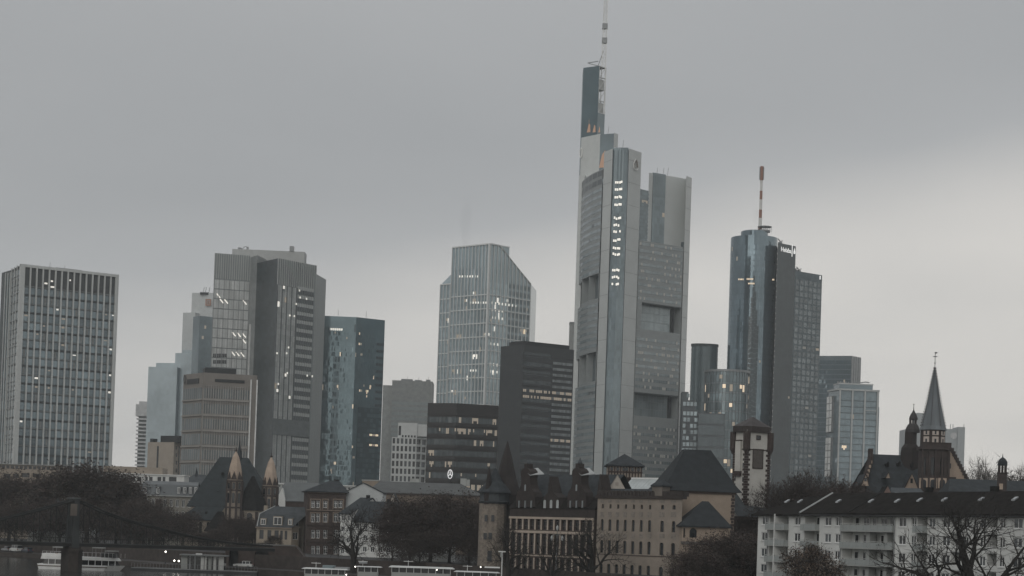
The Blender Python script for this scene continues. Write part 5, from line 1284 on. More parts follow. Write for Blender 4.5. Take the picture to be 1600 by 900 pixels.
# --- Saalhof: beige Romanesque range with arched windows
def saalhof():
    D0, D1 = 366, 352; a, b = at(934, 778, D0), at(1066.5, 778, D1); F = Fr(a, b); zt = a.z
    SA = mat('saalhof_render', (.225, .195, .165), .9, var=.16, scale=.35); SD = mat('saalhof_trim', (.26, .225, .19), .9, var=.1); root = thing('riverside_range', 'beige riverside range with rows of small arched windows and a battlement roofline', 'building', cen([a, b]))
    lpx = [942, 954, 966, 978, 990.5, 1003, 1016]; rpx = [1035.5, 1053.5]
    wins = prow(F, [x - 0 for x in lpx], 788, 795, .5, True) + prow(F, [x - 1 for x in lpx], 812, 830, .72, True) + prow(F, [x - 2 for x in lpx], 845, 865, .78, True) + prow(F, [x - 3 for x in lpx], 882, 902, .82, True)
    wins += prow(F, rpx, 789, 796, .75, True) + prow(F, [x - 1 for x in rpx], 814, 831.5, .85, True) + prow(F, [x - 2 for x in rpx], 848, 868, .92, True) + prow(F, [x - 3 for x in rpx], 886, 904, .95, True)
    wins = [w for w in wins if w[2] > -2.4]
    facade(root, F, 0, F.W, -2.5, zt, wins, SA, .3, 'wall', fm=None); kb = V((.6, 8.5, 0)); m = MB(); m.poly([F.p(F.W, -2.5), F.p(F.W, -2.5) + kb, F.p(F.W, zt) + kb, F.p(F.W, zt)]); m.poly([F.p(0, -2.5) + kb, F.p(0, -2.5), F.p(0, zt), F.p(0, zt) + kb]); m.poly([F.p(F.W, -2.5) + kb, F.p(0, -2.5) + kb, F.p(0, zt) + kb, F.p(F.W, zt) + kb]); m.build('rear_wall', SA, root)
    for w in wins:                                    # raised surrounds
        k = ('sur', round(w[1] - w[0], 2), round(w[3] - w[2], 2))
        if k not in CACHE:
            m = MB(); r = (w[1] - w[0]) / 2 + .07; h = w[3] - w[2]
            pts = [V((-r, -.03, 0))] + [V((r * math.cos(t), -.03, h - r + .07 + r * math.sin(t))) for t in [math.pi - math.pi * j / 8 for j in range(9)]] + [V((r, -.03, 0))]
            m.tube(pts, .06, 4); CACHE[k] = m.mesh('surround', SD)
        piece('surround', CACHE[k], root, F.p((w[0] + w[1]) / 2, w[2], 0), F.ang)
    u, z = F.uv(1000, 868); m = MB(); m.fbox(F, 0, F.W, z - .1, z + .05, 0, .1); m.build('string_course', BRICK, root)
    # panels between pilasters
    PM = mat('panel_dark', (.185, .165, .145), .9, var=.3, scale=2.0)
    for px in lpx + rpx:
        for y0, y1 in ((781, 785.5), (800, 808), (834, 841)):
            u, z1 = F.uv(px - 1, y0); _, z0 = F.uv(px - 1, y1); w = .42 if px < 1030 else .6
            m = MB(); m.fbox(F, u - w, u + w, z0, z1, 0, .04); m.build('ornament_panel', PM, root)
    # battlement
    m = MB(); m.fbox(F, -.3, F.W + .3, zt, zt + .55, -1, .35); m.build('cornice', mat('cornice_dark', (.04, .033, .03), .9), root)
    ub = F.uv(1023, 770)[0]; n = 16
    for k in range(n):
        u = ub * (k + .2) / n; c_ = MB(); r = ub / n * .42; c_.poly([F.p(u, zt + .55, .3), F.p(u + 2 * r, zt + .55, .3)] + [F.p(u + r + r * math.cos(t), zt + 1.15 + r * math.sin(t), .3) for t in (0, .6, 1.2, 1.57, 1.94, 2.54, 3.14)]); 
        q = MB(); q.v = list(c_.v); q.f = list(c_.f); q.m = [0]; off = F.N * -.35
        q.v += [v + off for v in c_.v]; L_ = len(c_.v); q.f.append(tuple(range(2 * L_ - 1, L_ - 1, -1))); q.m.append(0)
        for i in range(L_): j = (i + 1) % L_; q.f.append((i, L_ + i, L_ + j, j)); q.m.append(0)
        q.build('merlon', mat('cornice_dark', (.04, .033, .03)), root)
    # roof behind
    kr = V((.3, 4.2, 1.5)); W2 = F.W * .66; m = MB(); m.poly([F.p(0, zt + .5, -1), F.p(W2, zt + .5, -1), F.p(W2, zt + .5, -.6) + kr, F.p(0, zt + .5, -.6) + kr]); m.poly([F.p(W2, zt + .3) + kb, F.p(0, zt + .3) + kb, F.p(0, zt + .5, -.6) + kr, F.p(W2, zt + .5, -.6) + kr]); m.build('roof', SLATE, root)
    m = MB(); u0, _ = F.uv(1023, 770); m.fbox(F, u0, F.W, zt + .55, zt + 1.5, -2, .0); 
    for k in range(7): m.fbox(F, u0 + .3 + k * .75, u0 + .75 + k * .75, zt + .7, zt + 1.3, 0, .06)
    m.build('frieze', mat('cornice_dark', (.04, .033, .03)), root)
    # small corner pavilion roof
    m = MB(); u1 = F.uv(1025, 760)[0]; S = F.sub(u1 - .8, u1 + 1.6); m.fbox(S, 0, S.W, zt + .5, zt + 2.6, -2.4, .1); m.build('corner_turret', mat('turret_stone', (.13, .115, .1)), root)
    m = MB(); hip(m, S, 0, S.W, zt + 2.6, zt + 4.0, 2.4, S.W / 2, S.W / 2 + .01, 0, .3); m.build('corner_turret_roof', SLATE, root)
    # gable and glass roof behind the battlements
    D = 369; Fg = Fr(at(949, 766, D), at(979, 766, D)); r2 = thing('gabled_house', 'pale gabled house front behind the battlements of the beige range', 'building', Fg.p(Fg.W / 2, 0)); z0 = at(964, 767, D).z; z1 = at(964.5, 741, D).z
    m = MB(); m.fbox(Fg, 0, Fg.W, 0, z0, -9, 0); m.poly([Fg.p(0, z0), Fg.p(Fg.W, z0), Fg.p(Fg.W / 2, z1)]); m.build('wall', mat('gable_pale', (.40, .37, .33), .85), r2)
    m = MB(); o = Fg.N * .15; bk = Fg.N * -9; m.poly([Fg.p(Fg.W, z0) + o, Fg.p(Fg.W, z0) + bk, Fg.p(Fg.W / 2, z1) + bk, Fg.p(Fg.W / 2, z1) + o]); m.poly([Fg.p(0, z0) + bk, Fg.p(0, z0) + o, Fg.p(Fg.W / 2, z1) + o, Fg.p(Fg.W / 2, z1) + bk]); m.build('roof', SLATE, r2)
    m = MB(); m.fbox(Fg, Fg.W / 2 - .35, Fg.W / 2 + .3, z0 + 1.0, z0 + 1.7, 0, .05); m.build('window', mat('window_pale', (.3, .27, .24)), r2)
    Fh = Fr(at(972, 764, 380), at(1024, 764, 376)); r3 = thing('glass_roof_hall', 'hall with a bright glass roof behind the beige range', 'building', Fh.p(Fh.W / 2, 0)); z0, z1 = at(1000, 766, 378).z, at(1000, 748.5, 381).z
    m = MB(); m.fbox(Fh, 0, Fh.W, 0, z0, -8, 0); m.build('wall', GREYR, r3)
    n = 9
    for k in range(n):
        m = MB(); u0, u1 = Fh.W * k / n + .03, Fh.W * (k + 1) / n - .03; m.box8([Fh.p(u0, z0, .2), Fh.p(u1, z0, .2), Fh.p(u1, z1, -4), Fh.p(u0, z1, -4), Fh.p(u0, z0 + .1, .2), Fh.p(u1, z0 + .1, .2), Fh.p(u1, z1 + .1, -4), Fh.p(u0, z1 + .1, -4)]); m.build('roof_pane', mat('roof_glass_pale', (.40, .43, .43), .35, .3), r3)
    m = MB(); m.fbox(Fh, 0, Fh.W, z1, z1 + .35, -4.6, -3.8); m.build('ridge', WHITE, r3)
    # half-timbered lantern tower
    D = 392; a, b = at(950, 740, D), at(1003, 740, D); Fl = Fr(a, b); r4 = thing('timber_lantern', 'half timbered lantern storey with a pyramid slate roof behind the beige range', 'tower', Fl.p(Fl.W / 2, 0)); z0, z1, z2 = at(978, 750, D).z, at(978, 727, D).z, at(978, 709, D + 3).z
    m = MB(); m.fbox(Fl, .6, Fl.W - .6, 0, z0 + .4, -6.4, -.3); m.build('wall', BRICK, r4); m = MB(); m.fbox(Fl, 0, Fl.W, z0 + .4, z1, -7, 0); m.build('panel_wall', mat('timber_plaster', (.30, .26, .22), .85), r4)
    TB = mat('timber_dark', (.05, .036, .032), .9)
    for k in range(12): piece('timber_post', box_mesh(.28, .12, z1 - z0 - .4, TB), r4, Fl.p(.14 + (Fl.W - .28) * k / 11, z0 + .4, .0), Fl.ang)
    hbars(r4, Fl, -.1, Fl.W + .1, [z0 + .3, z0 + 1.5, z1 - .35], .3, .16, TB, 'timber_rail')
    for k in (1, 3, 5, 6, 8, 10): u = .14 + (Fl.W - .28) * k / 11; window(r4, Fl, u - .3, u + .3, z0 + 1.9, z1 - .5, depth=-.10, pm=DGLASS)
    m = MB(); hip(m, Fl, 0, Fl.W, z1, z2, 7, Fl.W / 2, Fl.W / 2 + .01, 0, .55); m.build('roof', SLATE, r4)
saalhof()

# --- chapel block: tall steep hipped slate roof, lower hipped apse
def chapel():
    D = 358; a, b = at(1066, 790, D), at(1150, 790, D + 2); F = Fr(a, b); root = thing('chapel', 'beige chapel block with a tall steep slate roof and lower hipped annex', 'chapel', cen([a, b])); ze = at(1100, 767, D).z; zr = at(1100, 703, D + 5).z
    CW = mat('chapel_render', (.275, .225, .18), .9, var=.16, scale=.4)
    u0 = F.uv(1034, 768)[0]; m = MB(); m.fbox(F, u0 + 1.0, F.W - .3, -2.5, ze, -11, 0); m.build('wall', CW, root)
    m = MB(); ua, ub = F.uv(1069, 705, -5)[0], F.uv(1110, 705, -5)[0]
    A_, B_, C_, E_ = F.p(u0, ze - .1, .6), F.p(F.W + 1.0, ze - .1, .6), F.p(F.W + 1.0, ze - .1, -11.6), F.p(u0, ze - .1, -11.6); r0, r1, r2, r3 = F.p(ua, zr, -4.6), F.p(ub, zr, -4.6), F.p(ub, zr, -6.4), F.p(ua, zr, -6.4)
    def kick(p, r, t): q = p + (r - p) * t; q.z = p.z + (r.z - p.z) * (t * .82); return q
    lo = [A_, B_, C_, E_]; hi = [r0, r1, r2, r3]; mid = [kick(p, r, .22) for p, r in zip(lo, hi)]
    for i in range(4):
        j = (i + 1) % 4; m.poly([lo[i], lo[j], mid[j], mid[i]]); m.poly([mid[i], mid[j], hi[j], hi[i]])
    m.poly(hi); m.poly(lo[::-1]); m.build('roof', mat('chapel_slate', (.030, .034, .037), .75, var=.25, scale=.8, spec=.1), root)
    m = MB(); m.fbox(F, u0 + .8, F.W - .1, ze - .5, ze - .1, 0, .3); m.build('cornice', BRICK, root)
    for k in range(14): piece('quoin', box_mesh(.8 if k % 2 else .5, .06, .52, RSAND), root, F.p(F.W - .65, ze - 1.1 - k * .62, 0), F.ang)
    # annex
    Da = 350; a2, b2 = at(1066, 830, Da), at(1138, 830, Da + 1); G = Fr(a2, b2); z1, z2 = at(1100, 822, Da).z, at(1100, 783, Da + 3).z
    wn = [(G.uv(1063.5 + 1, 830)[0] - .0, G.uv(1070.5, 830)[0], G.uv(1070, 840)[1], G.uv(1070, 825)[1], True), (G.uv(1077.5, 830)[0], G.uv(1089, 830)[0], G.uv(1083, 840)[1], G.uv(1083, 825)[1], True)]
    wn = [(max(.25, w[0]), w[1], w[2], w[3], True) for w in wn]
    o = facade(root, G, 0, G.W, -2.5, z1, wn, CW, .35, 'annex_wall'); shell(root, G, 7, -2.5, z1, CW, 'annex_wall')
    m = MB(); hip(m, G, 0, G.W, z1, z2, 7, G.uv(1097, 783, -3.5)[0], G.uv(1107, 783, -3.5)[0], 0, .6); m.build('annex_roof', mat('chapel_slate', (.045, .05, .053)), root)
    u, z = G.uv(1080, 846); m = MB(); m.fbox(G, -.2, G.W + .2, z - .5, z, 0, .35); m.build('string_course', mat('string_dark', (.10, .092, .085)), root)
chapel()

# --- museum: red sandstone with curved gables, rows of tall arched windows
def museum():
    D0, D1 = 386, 368; a, b = at(797, 808, D0), at(929, 809, D1); F = Fr(a, b); ze = a.z; MS = mat('museum_stone', (.06, .046, .04), .9, var=.25, scale=.6); TR = mat('museum_trim', (.36, .305, .255), .85, var=.15)
    root = thing('museum', 'red sandstone riverside house with curved gables and rows of tall arched windows', 'building', cen([a, b]))
    n = 13; cw = (F.W - .6) / n
    rowsz = [(F.uv(850, 828)[1], F.uv(850, 811)[1], True), (F.uv(850, 866)[1], F.uv(850, 834)[1], True), (F.uv(850, 895)[1], F.uv(850, 872)[1], False)]
    wins = [(.3 + cw * k + cw * .14, .3 + cw * (k + 1) - cw * .14, z0, z1, ar) for z0, z1, ar in rowsz for k in range(n)]
    facade(root, F, 0, F.W, -2.5, ze, wins, MS, .35, 'wall', pm=DGLASS, fm=mat('frame_brown', (.06, .045, .04)), nv=1, trans=.45, t=.12); shell(root, F, 15, -2.5, ze, MS)
    for z0, z1, ar in rowsz:
        for k in range(n + 1):
            piece('pilaster', box_mesh(cw * .22, .14, z1 - z0, TR), root, F.p(.3 + cw * k, z0, .0), F.ang)
    for py, h, dep in ((809.5, .45, .35), (831.5, .5, .25), (868.5, .3, .2)):
        u, z = F.uv(850, py); hbars(root, F, 0, F.W, [z - h / 2], h, dep, TR, 'cornice')
    zb = F.uv(850, 896)[1]; hbars(root, F, 0, F.W, [zb - 1.6], 1.5, .1, TR, 'plinth')
    # attic, roof
    u2, zt = F.uv(870, 741, -6); za = F.uv(860, 795)[1]
    MR = mat('museum_dark', (.034, .028, .026), .9, var=.3, scale=.8)
    m = MB(); m.fbox(F, 0, F.W + .2, ze, za, -3, .15); m.build('attic', MR, root)
    zk = F.uv(850, 775)[1]
    m = MB(); m.poly([F.p(-.3, za, .3), F.p(F.W + .2, za, .3), F.p(F.W + .2, zk, -2.6), F.p(-.3, zk, -2.6)]); m.build('lower_roof', BROOF, root)
    m = MB(); m.poly([F.p(-.2, zk - 1.2, -1.6), F.p(F.W + .6, zk - 1.2, -1.6), F.p(F.W + .6, zt, -7.5), F.p(-.2, zt, -7.5)]); m.poly([F.p(F.W + .6, ze, -15), F.p(-.2, ze, -15), F.p(-.2, zt, -7.5), F.p(F.W + .6, zt, -7.5)]); m.poly([F.p(-.2, ze, -15), F.p(-.2, ze, -1.6), F.p(-.2, zk - 1.2, -1.6), F.p(-.2, zt, -7.5)]); m.build('roof', SLATE, root)
    # two big curved gables
    for pc in (821, 901):
        prof = [(-14.5, 792), (-14.5, 776), (-13, 769), (-9, 763), (-7, 757), (-6.5, 747), (-7.5, 741), (-7, 736), (-4, 732), (0, 730.5), (4, 732), (7, 736), (7.5, 741), (6.5, 747), (7, 757), (9, 763), (13, 769), (14.5, 776), (14.5, 792)]
        pts = [F.p(*F.uv(pc + x, y, .3), .3) for x, y in prof]; bk = F.N * -2.2; m = MB(); m.poly(pts[::-1]); m.poly([p + bk for p in pts]); L_ = len(pts)
        for i in range(L_): j = (i + 1) % L_; m.poly([pts[i], pts[j], pts[j] + bk, pts[i] + bk])
        o = m.build('gable', MR, root)
        for dx in (-9.5, 0, 9.5):
            u, z1 = F.uv(pc + dx, 781.5, .3); _, z0 = F.uv(pc + dx, 794, .3); w = window(root, F, u - .3, u + .3, z0, z1, depth=-.34, pm=mat('bright_pane', (.24, .265, .275), .3, .3), fm=MR, nv=0, t=.1, name='gable_window'); w.parent = root
        u, z1 = F.uv(pc, 757, .3); _, z0 = F.uv(pc, 767, .3); window(root, F, u - .22, u + .22, z0, z1, depth=-.34, pm=mat('bright_pane', (.24, .265, .275)), arch=True, name='gable_window')
        m = MB(); u, z = F.uv(pc, 731, .3); m.fbox(F, u - .45, u + .45, z - .3, z + .9, -1.4, .2); sub('finial_block', m, MR, o, root)
        m = MB(); m.lathe((F.p(u, 0, -.6).x, F.p(u, 0, -.6).y), [(.5, z + .9), (.42, z + 1.3), (.12, z + 1.7), (.05, z + 2.1)], 8); sub('finial_cap', m, SLATE2, o, root)
        m = MB(); u0, za_ = F.uv(pc + 3, 732); u1, zb_ = F.uv(pc + 11, 741); m.poly([F.p(u0 - .6, za_ - .3, .2), F.p(u1 - .3, zb_ - .2, .4), F.p(u1 + .4, zb_ + .2, -3), F.p(u0, za_ + .3, -3)]); m.poly([F.p(u0, za_ + .2, -3), F.p(u1 + .4, zb_ + .1, -3), F.p(u1 - .3, zb_ - .3, .4), F.p(u0 - .6, za_ - .4, .2)]); sub('zinc_cap', m, mat('verge_zinc', (.33, .345, .345)), o, root)
    # middle pointed dormer with three arched windows
    pc = 861.5; m = MB(); pts = [F.p(*F.uv(pc + x, y, .2), .2) for x, y in ((-13, 796), (13, 796), (11, 777), (3, 770), (-3, 744), (-6, 770), (-12, 777))]; bk = F.N * -2.5; m.poly(pts); L_ = len(pts)
    for i in range(L_): j = (i + 1) % L_; m.poly([pts[j], pts[i], pts[i] + bk, pts[j] + bk])
    m.build('dormer', MR, root)
    for dx in (-10, 0, 10):
        u, z1 = F.uv(pc + dx, 781, .2); _, z0 = F.uv(pc + dx, 794, .2); window(root, F, u - .34, u + .34, z0, z1, depth=-.24, pm=mat('bright_pane2', (.36, .38, .38), .3, .2), arch=True, name='dormer_window')
    m = MB(); pts = [F.p(*F.uv(938 + x, y, .2), .2) for x, y in ((-6, 778), (6, 778), (-1, 741))]; m.poly(pts); m.poly([pts[1], pts[1] + bk, pts[2] + bk, pts[2]]); m.poly([pts[0] + bk, pts[0], pts[2], pts[2] + bk]); m.build('dormer', MR, root)
    # corner stair tower with spires
    Dt = 388; c = at(773, 800, Dt); cx, cy = c.x, Dt + 2.0; Z = lambda py, px=775: at(px, py, Dt).z
    root2 = thing('corner_tower', 'rough stone corner tower with slate cap and tall pointed spire', 'tower', (cx, cy, 0)); ST = mat('rough_stone', (.185, .16, .135), .95, var=.4, scale=1.6, bump=.5)
    r = 2.9; m = MB(); m.lathe((cx - .4, cy), [(r, -2.5), (r, Z(786))], 10); m.build('shaft', ST, root2)
    fr = Fr((cx - .4 - 2, cy - r - .02), (cx - .4 + 2, cy - r - .02))
    for px, py, w, h in ((759.5, 808, .3, .9), (770, 808, .3, .9), (766, 836, .35, .9), (758, 836, .35, .9), (765, 866, .45, 1.4)):
        u, z = fr.uv(px, py); window(root2, fr, u - w, u + w, z - h, z + h * .5, depth=-.05, pm=DGLASS)
    m = MB(); m.lathe((cx - .2, cy), [(r + .2, Z(787)), (r + .5, Z(784)), (r + .2, Z(783)), (r + .1, Z(770))], 10); m.build('slate_drum', SLATE2, root2)
    m = MB(); m.lathe((cx - .2, cy), [(r + .7, Z(770)), (r + .6, Z(768)), (1.7, Z(752)), (.15, Z(731))], 10); m.build('cap', SLATE, root2)
    m = MB(); sx_ = at(790, 780, Dt + 3).x; m.lathe((sx_, cy + 3), [(3.3, -2.5), (3.3, Z(772)), (2.1, Z(745)), (1.05, Z(712)), (.08, Z(687))], 8); m.build('spire', mat('spire_brown', (.028, .024, .023), .85, var=.3), root2)
    m = MB(); sx2 = at(763, 770, Dt - 2).x; m.lathe((sx2, cy - 1.8), [(1.0, Z(788)), (1.0, Z(770)), (.6, Z(755)), (.35, Z(740)), (.05, Z(728))], 8); m.build('small_spire', mat('spire_brown', (.028, .024, .023)), root2)
museum()

# --- long low roof building (middle)
def long_hall():
    D = 600; a, b = at(575, 778, D), at(752, 782, D); F = Fr(a, b); root = thing('long_hall', 'long low brown building with a broad slate roof behind the bare trees', 'building', cen([a, b])); ze, zr = at(660, 771, D).z, at(660, 754, D + 9).z
    wins = [(F.W * k / 26 + .4, F.W * (k + 1) / 26 - .4, 2.5 + 4 * j, 4.8 + 4 * j) for k in range(26) for j in range(3)]
    wins = [w for w in wins if w[3] < ze - .8]
    facade(root, F, 0, F.W, 0, ze, wins, mat('hall_wall', (.155, .125, .10), .9, var=.25), .25, fm=None); shell(root, F, 18, 0, ze, BRICK)
    m = MB(); hip(m, F, 0, F.W, ze, zr, 18, 3, F.W - 7, 0, .6); m.build('roof', mat('hall_slate', (.075, .08, .08), .7, var=.25), root)
    m = MB()
    m.fbox(F, -.3, F.W + .3, ze - .6, ze - .1, 0, .5); m.build('cornice', BRICK, root)
    u = F.uv(650, 750)[0]; 
    for px, w, h in ((638, 3, 1.2), (718, 2, 1.8), (728, 1, 1.5)):
        u = F.uv(px, 755)[0]; m = MB(); m.fbox(F, u, u + w, zr - .6, zr + h, -11, -9); m.build('chimney', GREYR, root)
long_hall()

# --- riverside houses, middle
def sandstone_house():
    D = 500; a, b = at(481, 768, D), at(541, 769, D + 2); F = Fr(a, b); root = thing('sandstone_house', 'four storey dark red sandstone house with paired windows beside the white gables', 'building', cen([a, b])); ze = a.z + .2
    wins = []
    for y0, y1 in ((782.5, 793.5), (802.5, 816), (828, 841), (853, 866)):
        for x0, x1 in ((486.5, 491.5), (494, 499), (505.5, 511), (522, 527), (529, 534.5)):
            u0, z1 = F.uv(x0, y0); u1, z0 = F.uv(x1, y1); wins.append((u0, u1, z0, z1))
    facade(root, F, 0, F.W, -1, ze, wins, BRICK, .25, fm=WFRAME, nv=1, trans=.65, t=.1, sill=TRIM); shell(root, F, 12, -1, ze, BRICK)
    for y, h in ((769, .5), (797.5, .25), (819, .8), (845, .8), (871, .3)):
        u, z = F.uv(510, y); hbars(root, F, -.2, F.W + .2, [z - h / 2], h, .25, BRICK if h > .6 else TRIM, 'cornice')
    for x0, x1 in ((484.5, 501), (503.5, 513), (520, 537)):
        for y0, y1 in ((779, 796.5), (800, 817)):
            u0, z1 = F.uv(x0, y0); u1, z0 = F.uv(x1, y1); m = MB(); m.fbox(F, u0, u0 + .28, z0, z1, 0, .1); m.fbox(F, u1 - .28, u1, z0, z1, 0, .1); m.fbox(F, u0 + .28, u1 - .28, z1 - .28, z1, 0, .1); m.build('window_surround', TRIM, root)
    zr = at(515, 752, D + 6).z; m = MB(); hip(m, F, 0, F.W, ze, zr + .2, 12, F.uv(515, 753, -6)[0], F.uv(530, 753, -6)[0], 0, .7); m.build('roof', SLATE, root)
    u = F.uv(526, 752)[0]; m = MB(); m.fbox(F, u, u + 1.4, zr - 1, zr + .6, -7, -6); m.build('chimney', DROOF, root)
sandstone_house()
def gable_house(label, D, px0, px1, yl, yr, pk, ypk, wallm, dep, base=-1, name='gabled_house', wins=(), roofm=SLATE, eave_l=None, frame=None, roofpx=None):
    """gable end facing the camera; ridge runs back"""
    a, b = at(px0, yl, D), at(px1, yr, D); F = Fr(a, b); root = thing(name, label, 'building', cen([a, b])); up_, zp = F.uv(pk, ypk); zl, zr_ = F.uv(px0, yl)[1], F.uv(px1, yr)[1]
    ws = [(F.uv(x0, y0)[0], F.uv(x1, y0)[0], F.uv(x0, y1)[1], F.uv(x0, y0)[1]) for x0, x1, y0, y1 in wins]
    zm = min(zl, zr_) - .05
    b_ = MB(); wall(b_, F, 0, F.W, base, zm, ws, 0, 0, .2); b_.poly([F.p(0, zm), F.p(F.W, zm), F.p(F.W, zr_), F.p(up_, zp), F.p(0, zl)]); b_.build('wall', wallm, root)
    for w in ws: window(root, F, *w, depth=.2, fm=frame, t=.1)
    b_ = MB(); b_.poly([F.p(0, base, -dep), F.p(0, base), F.p(0, zl), F.p(0, zl, -dep)]); b_.poly([F.p(F.W, base), F.p(F.W, base, -dep), F.p(F.W, zr_, -dep), F.p(F.W, zr_)]); b_.poly([F.p(F.W, base, -dep), F.p(0, base, -dep), F.p(0, zl, -dep), F.p(up_, zp, -dep), F.p(F.W, zr_, -dep)]); b_.build('side_wall', wallm, root)
    b_ = MB(); o = .25; t = V((0, 0, .22))
    for (u0, z0), (u1, z1) in (((-.3, zl - .2), (up_, zp)), ((up_, zp), (F.W + .3, zr_ - .2))):
        q = [F.p(u0, z0, o), F.p(u1, z1, o), F.p(u1, z1, -dep - o), F.p(u0, z0, -dep - o)]; b_.box8(q + [p + t for p in q])
    b_.build('roof', roofm, root)
    return root, F
PALEG = mat('pale_gable', (.40, .42, .42), .85, var=.08)
r_, F_ = gable_house('tall house with a blank pale grey gable next to the sandstone house', 503, 539, 598, 769, 770, 567.5, 755, PALEG, 14, roofm=SLATE)
def side_house(label, D, pa, pb, ye, gx, gpk, gyr, wm, yr, fl, ncol, base=-1.0, chim=None, dep=11.0):
    """eaves front to the left with gable end facing right-front: front F (pa..pb), gable wall G (pb..gx)"""
    a, b, c = at(pa, ye, D + 2), at(pb, ye + 1, D), at(gx, ye + 1, D + 8)
    F, G = Fr(a, b), Fr(b, c); ze = b.z; root = thing('white_house', label, 'building', cen([a, b, c])); up_, zp = G.uv(*gpk)
    ws = []
    for k in range(fl):
        z1 = ze - .5 - 2.9 * k
        if z1 - 1.4 < base: break
        for j in range(ncol): u = F.W * (j + .5) / ncol; ws.append((u - .55, u + .55, z1 - 1.5, z1 - .1))
    b_ = MB(); wall(b_, F, 0, F.W, base, ze, ws, 0, 0, .2); b_.poly([G.p(0, base), G.p(G.W, base), G.p(G.W, ze), G.p(up_, zp), G.p(0, ze)]); b_.poly([P2(c) + V((0, 0, base)), P2(c) - F.U * F.W + V((0, 0, base)), P2(c) - F.U * F.W + V((0, 0, ze)), P2(c) + V((0, 0, ze))]); b_.build('wall', wm, root)
    for w in ws: window(root, F, *w, depth=.2, fm=WFRAME, sill=WHITE, t=.1)
    # roof running left from the gable
    rp = G.p(up_, zp) ; L_ = F.W + .3; t = V((0, 0, .22)); b_ = MB(); o = G.N * .25
    e0, e1 = G.p(-.5, ze - .3) + o, G.p(G.W + .4, ze - .3) + o; rr = rp + o; dl = F.U * -(L_ + .3)
    for q in ([e0 + dl, e0, rr, rr + dl], [rr + dl, rr, e1, e1 + dl]): b_.box8(q + [p + t for p in q])
    o_ = b_.build('roof', SLATE, root)
    if chim:
        b_ = MB(); p = rp + dl * .35; b_.box(p.x - .5, p.x + .5, p.y - .5, p.y + .5, p.z - .6, p.z + .9); sub('chimney', b_, DROOF, o_, root)
    return root, F, G
side_house('white house with sloping dark roof, in front of the blank grey gable', 488, 532.5, 549.5, 801, 601, (582, 779), 0, WHITER, 0, 5, 2, chim=True)
side_house('lower white house with slate roof half hidden by the bare trees', 472, 553, 614, 815, 640, (630, 786), 0, WHITER, 0, 4, 5, chim=True)
side_house('small white house behind the tree trunks near the corner tower', 440, 640, 700, 852, 712, (706, 838), 0, GREYR, 0, 2, 5)
r_, F_ = gable_house('tiny pale gable peeping above the bare trees', 530, 609, 620, 783, 784, 615, 771, mat('gable_pale', (.40, .37, .33)), 8)

def mansard_house():
    D = 505; a, b, c = at(401, 822, D), at(456, 822, D - 1), at(480, 822, D + 4); F, G = Fr(a, b), Fr(b, c); ze = at(430, 824, D).z; root = thing('mansard_house', 'cream villa with slate mansard roof and dormers before the twin towered church', 'building', cen([a, b, c]))
    ws = [(F.uv(x0, 830)[0], F.uv(x1, 830)[0], F.uv(440, 843)[1], F.uv(440, 829)[1]) for x0, x1 in ((405.5, 412), (418, 424), (429, 435.5), (438, 442), (445, 449))]
    facade(root, F, 0, F.W, -1, ze, ws, CREAM, .2, fm=None)
    zt = at(468, 810, D).z; wg = [(G.uv(458, 830)[0], G.uv(466, 830)[0], G.uv(460, 843)[1], G.uv(460, 832)[1]), (G.uv(458, 815)[0], G.uv(467, 815)[0], G.uv(460, 822)[1], G.uv(460, 812)[1])]
    wg = [(max(.3, w[0]), w[1], w[2], w[3]) for w in wg]
    facade(root, G, 0, G.W, -1, zt, wg, CREAM, .2, fm=WFRAME); shell(root, F, 9, -1, ze, CREAM, u1=F.W + 2)
    m = MB(); zk = at(430, 804, D + 1).z; z2 = at(430, 791, D + 3).z
    A_, B_ = F.p(-.3, ze, .3), F.p(F.W, ze, .3); A2, B2 = F.p(.5, zk, -.9), F.p(F.W + 3.5, zk, -.9); A3, B3 = F.p(4, z2, -4), F.p(F.W + 4, z2, -4)
    m.poly([A_, B_, B2, A2]); m.poly([A2, B2, B3, A3]); m.poly([F.p(-.3, ze, -8), A_, A2, F.p(.5, zk, -7)]); m.poly([F.p(.5, zk, -7), A2, A3]); m.poly([A3, B3, F.p(F.W + 4, ze, -9), F.p(-.3, ze, -9)]); m.build('roof', SLATE2, root)
    for x0, x1, y0, y1 in ((408, 414.5, 811, 821), (428, 440, 808, 821), (451, 456, 812, 821)):
        u0, z1 = F.uv(x0, y0, .2); u1, z0 = F.uv(x1, y1, .2); m = MB(); m.fbox(F, u0 - .2, u1 + .2, z0, z1 + .25, -1.5, .12); o = m.build('dormer', CREAM, root); window(root, F, u0, u1, z0 + .15, z1, depth=-.16, fm=WFRAME, t=.1, name='dormer_window')
    m = MB(); m.tube([F.p(.2, ze + .2, .35), A2 + V((0, -.1, .1)), A3 + V((0, 0, .1))], .16, 4); m.build('hip_flashing', mat('verge_zinc', (.33, .345, .345)), root)
    m = MB(); u, z = F.uv(416, 789); m.fbox(F, 1.2, 2.2, zk, zk + 2.4, -3.5, -2.5); m.build('chimney', CREAM, root)
    m = MB(); m.fbox(F, -.3, F.W + .2, ze - .3, ze, 0, .4); m.build('cornice', TRIM, root)
mansard_house()
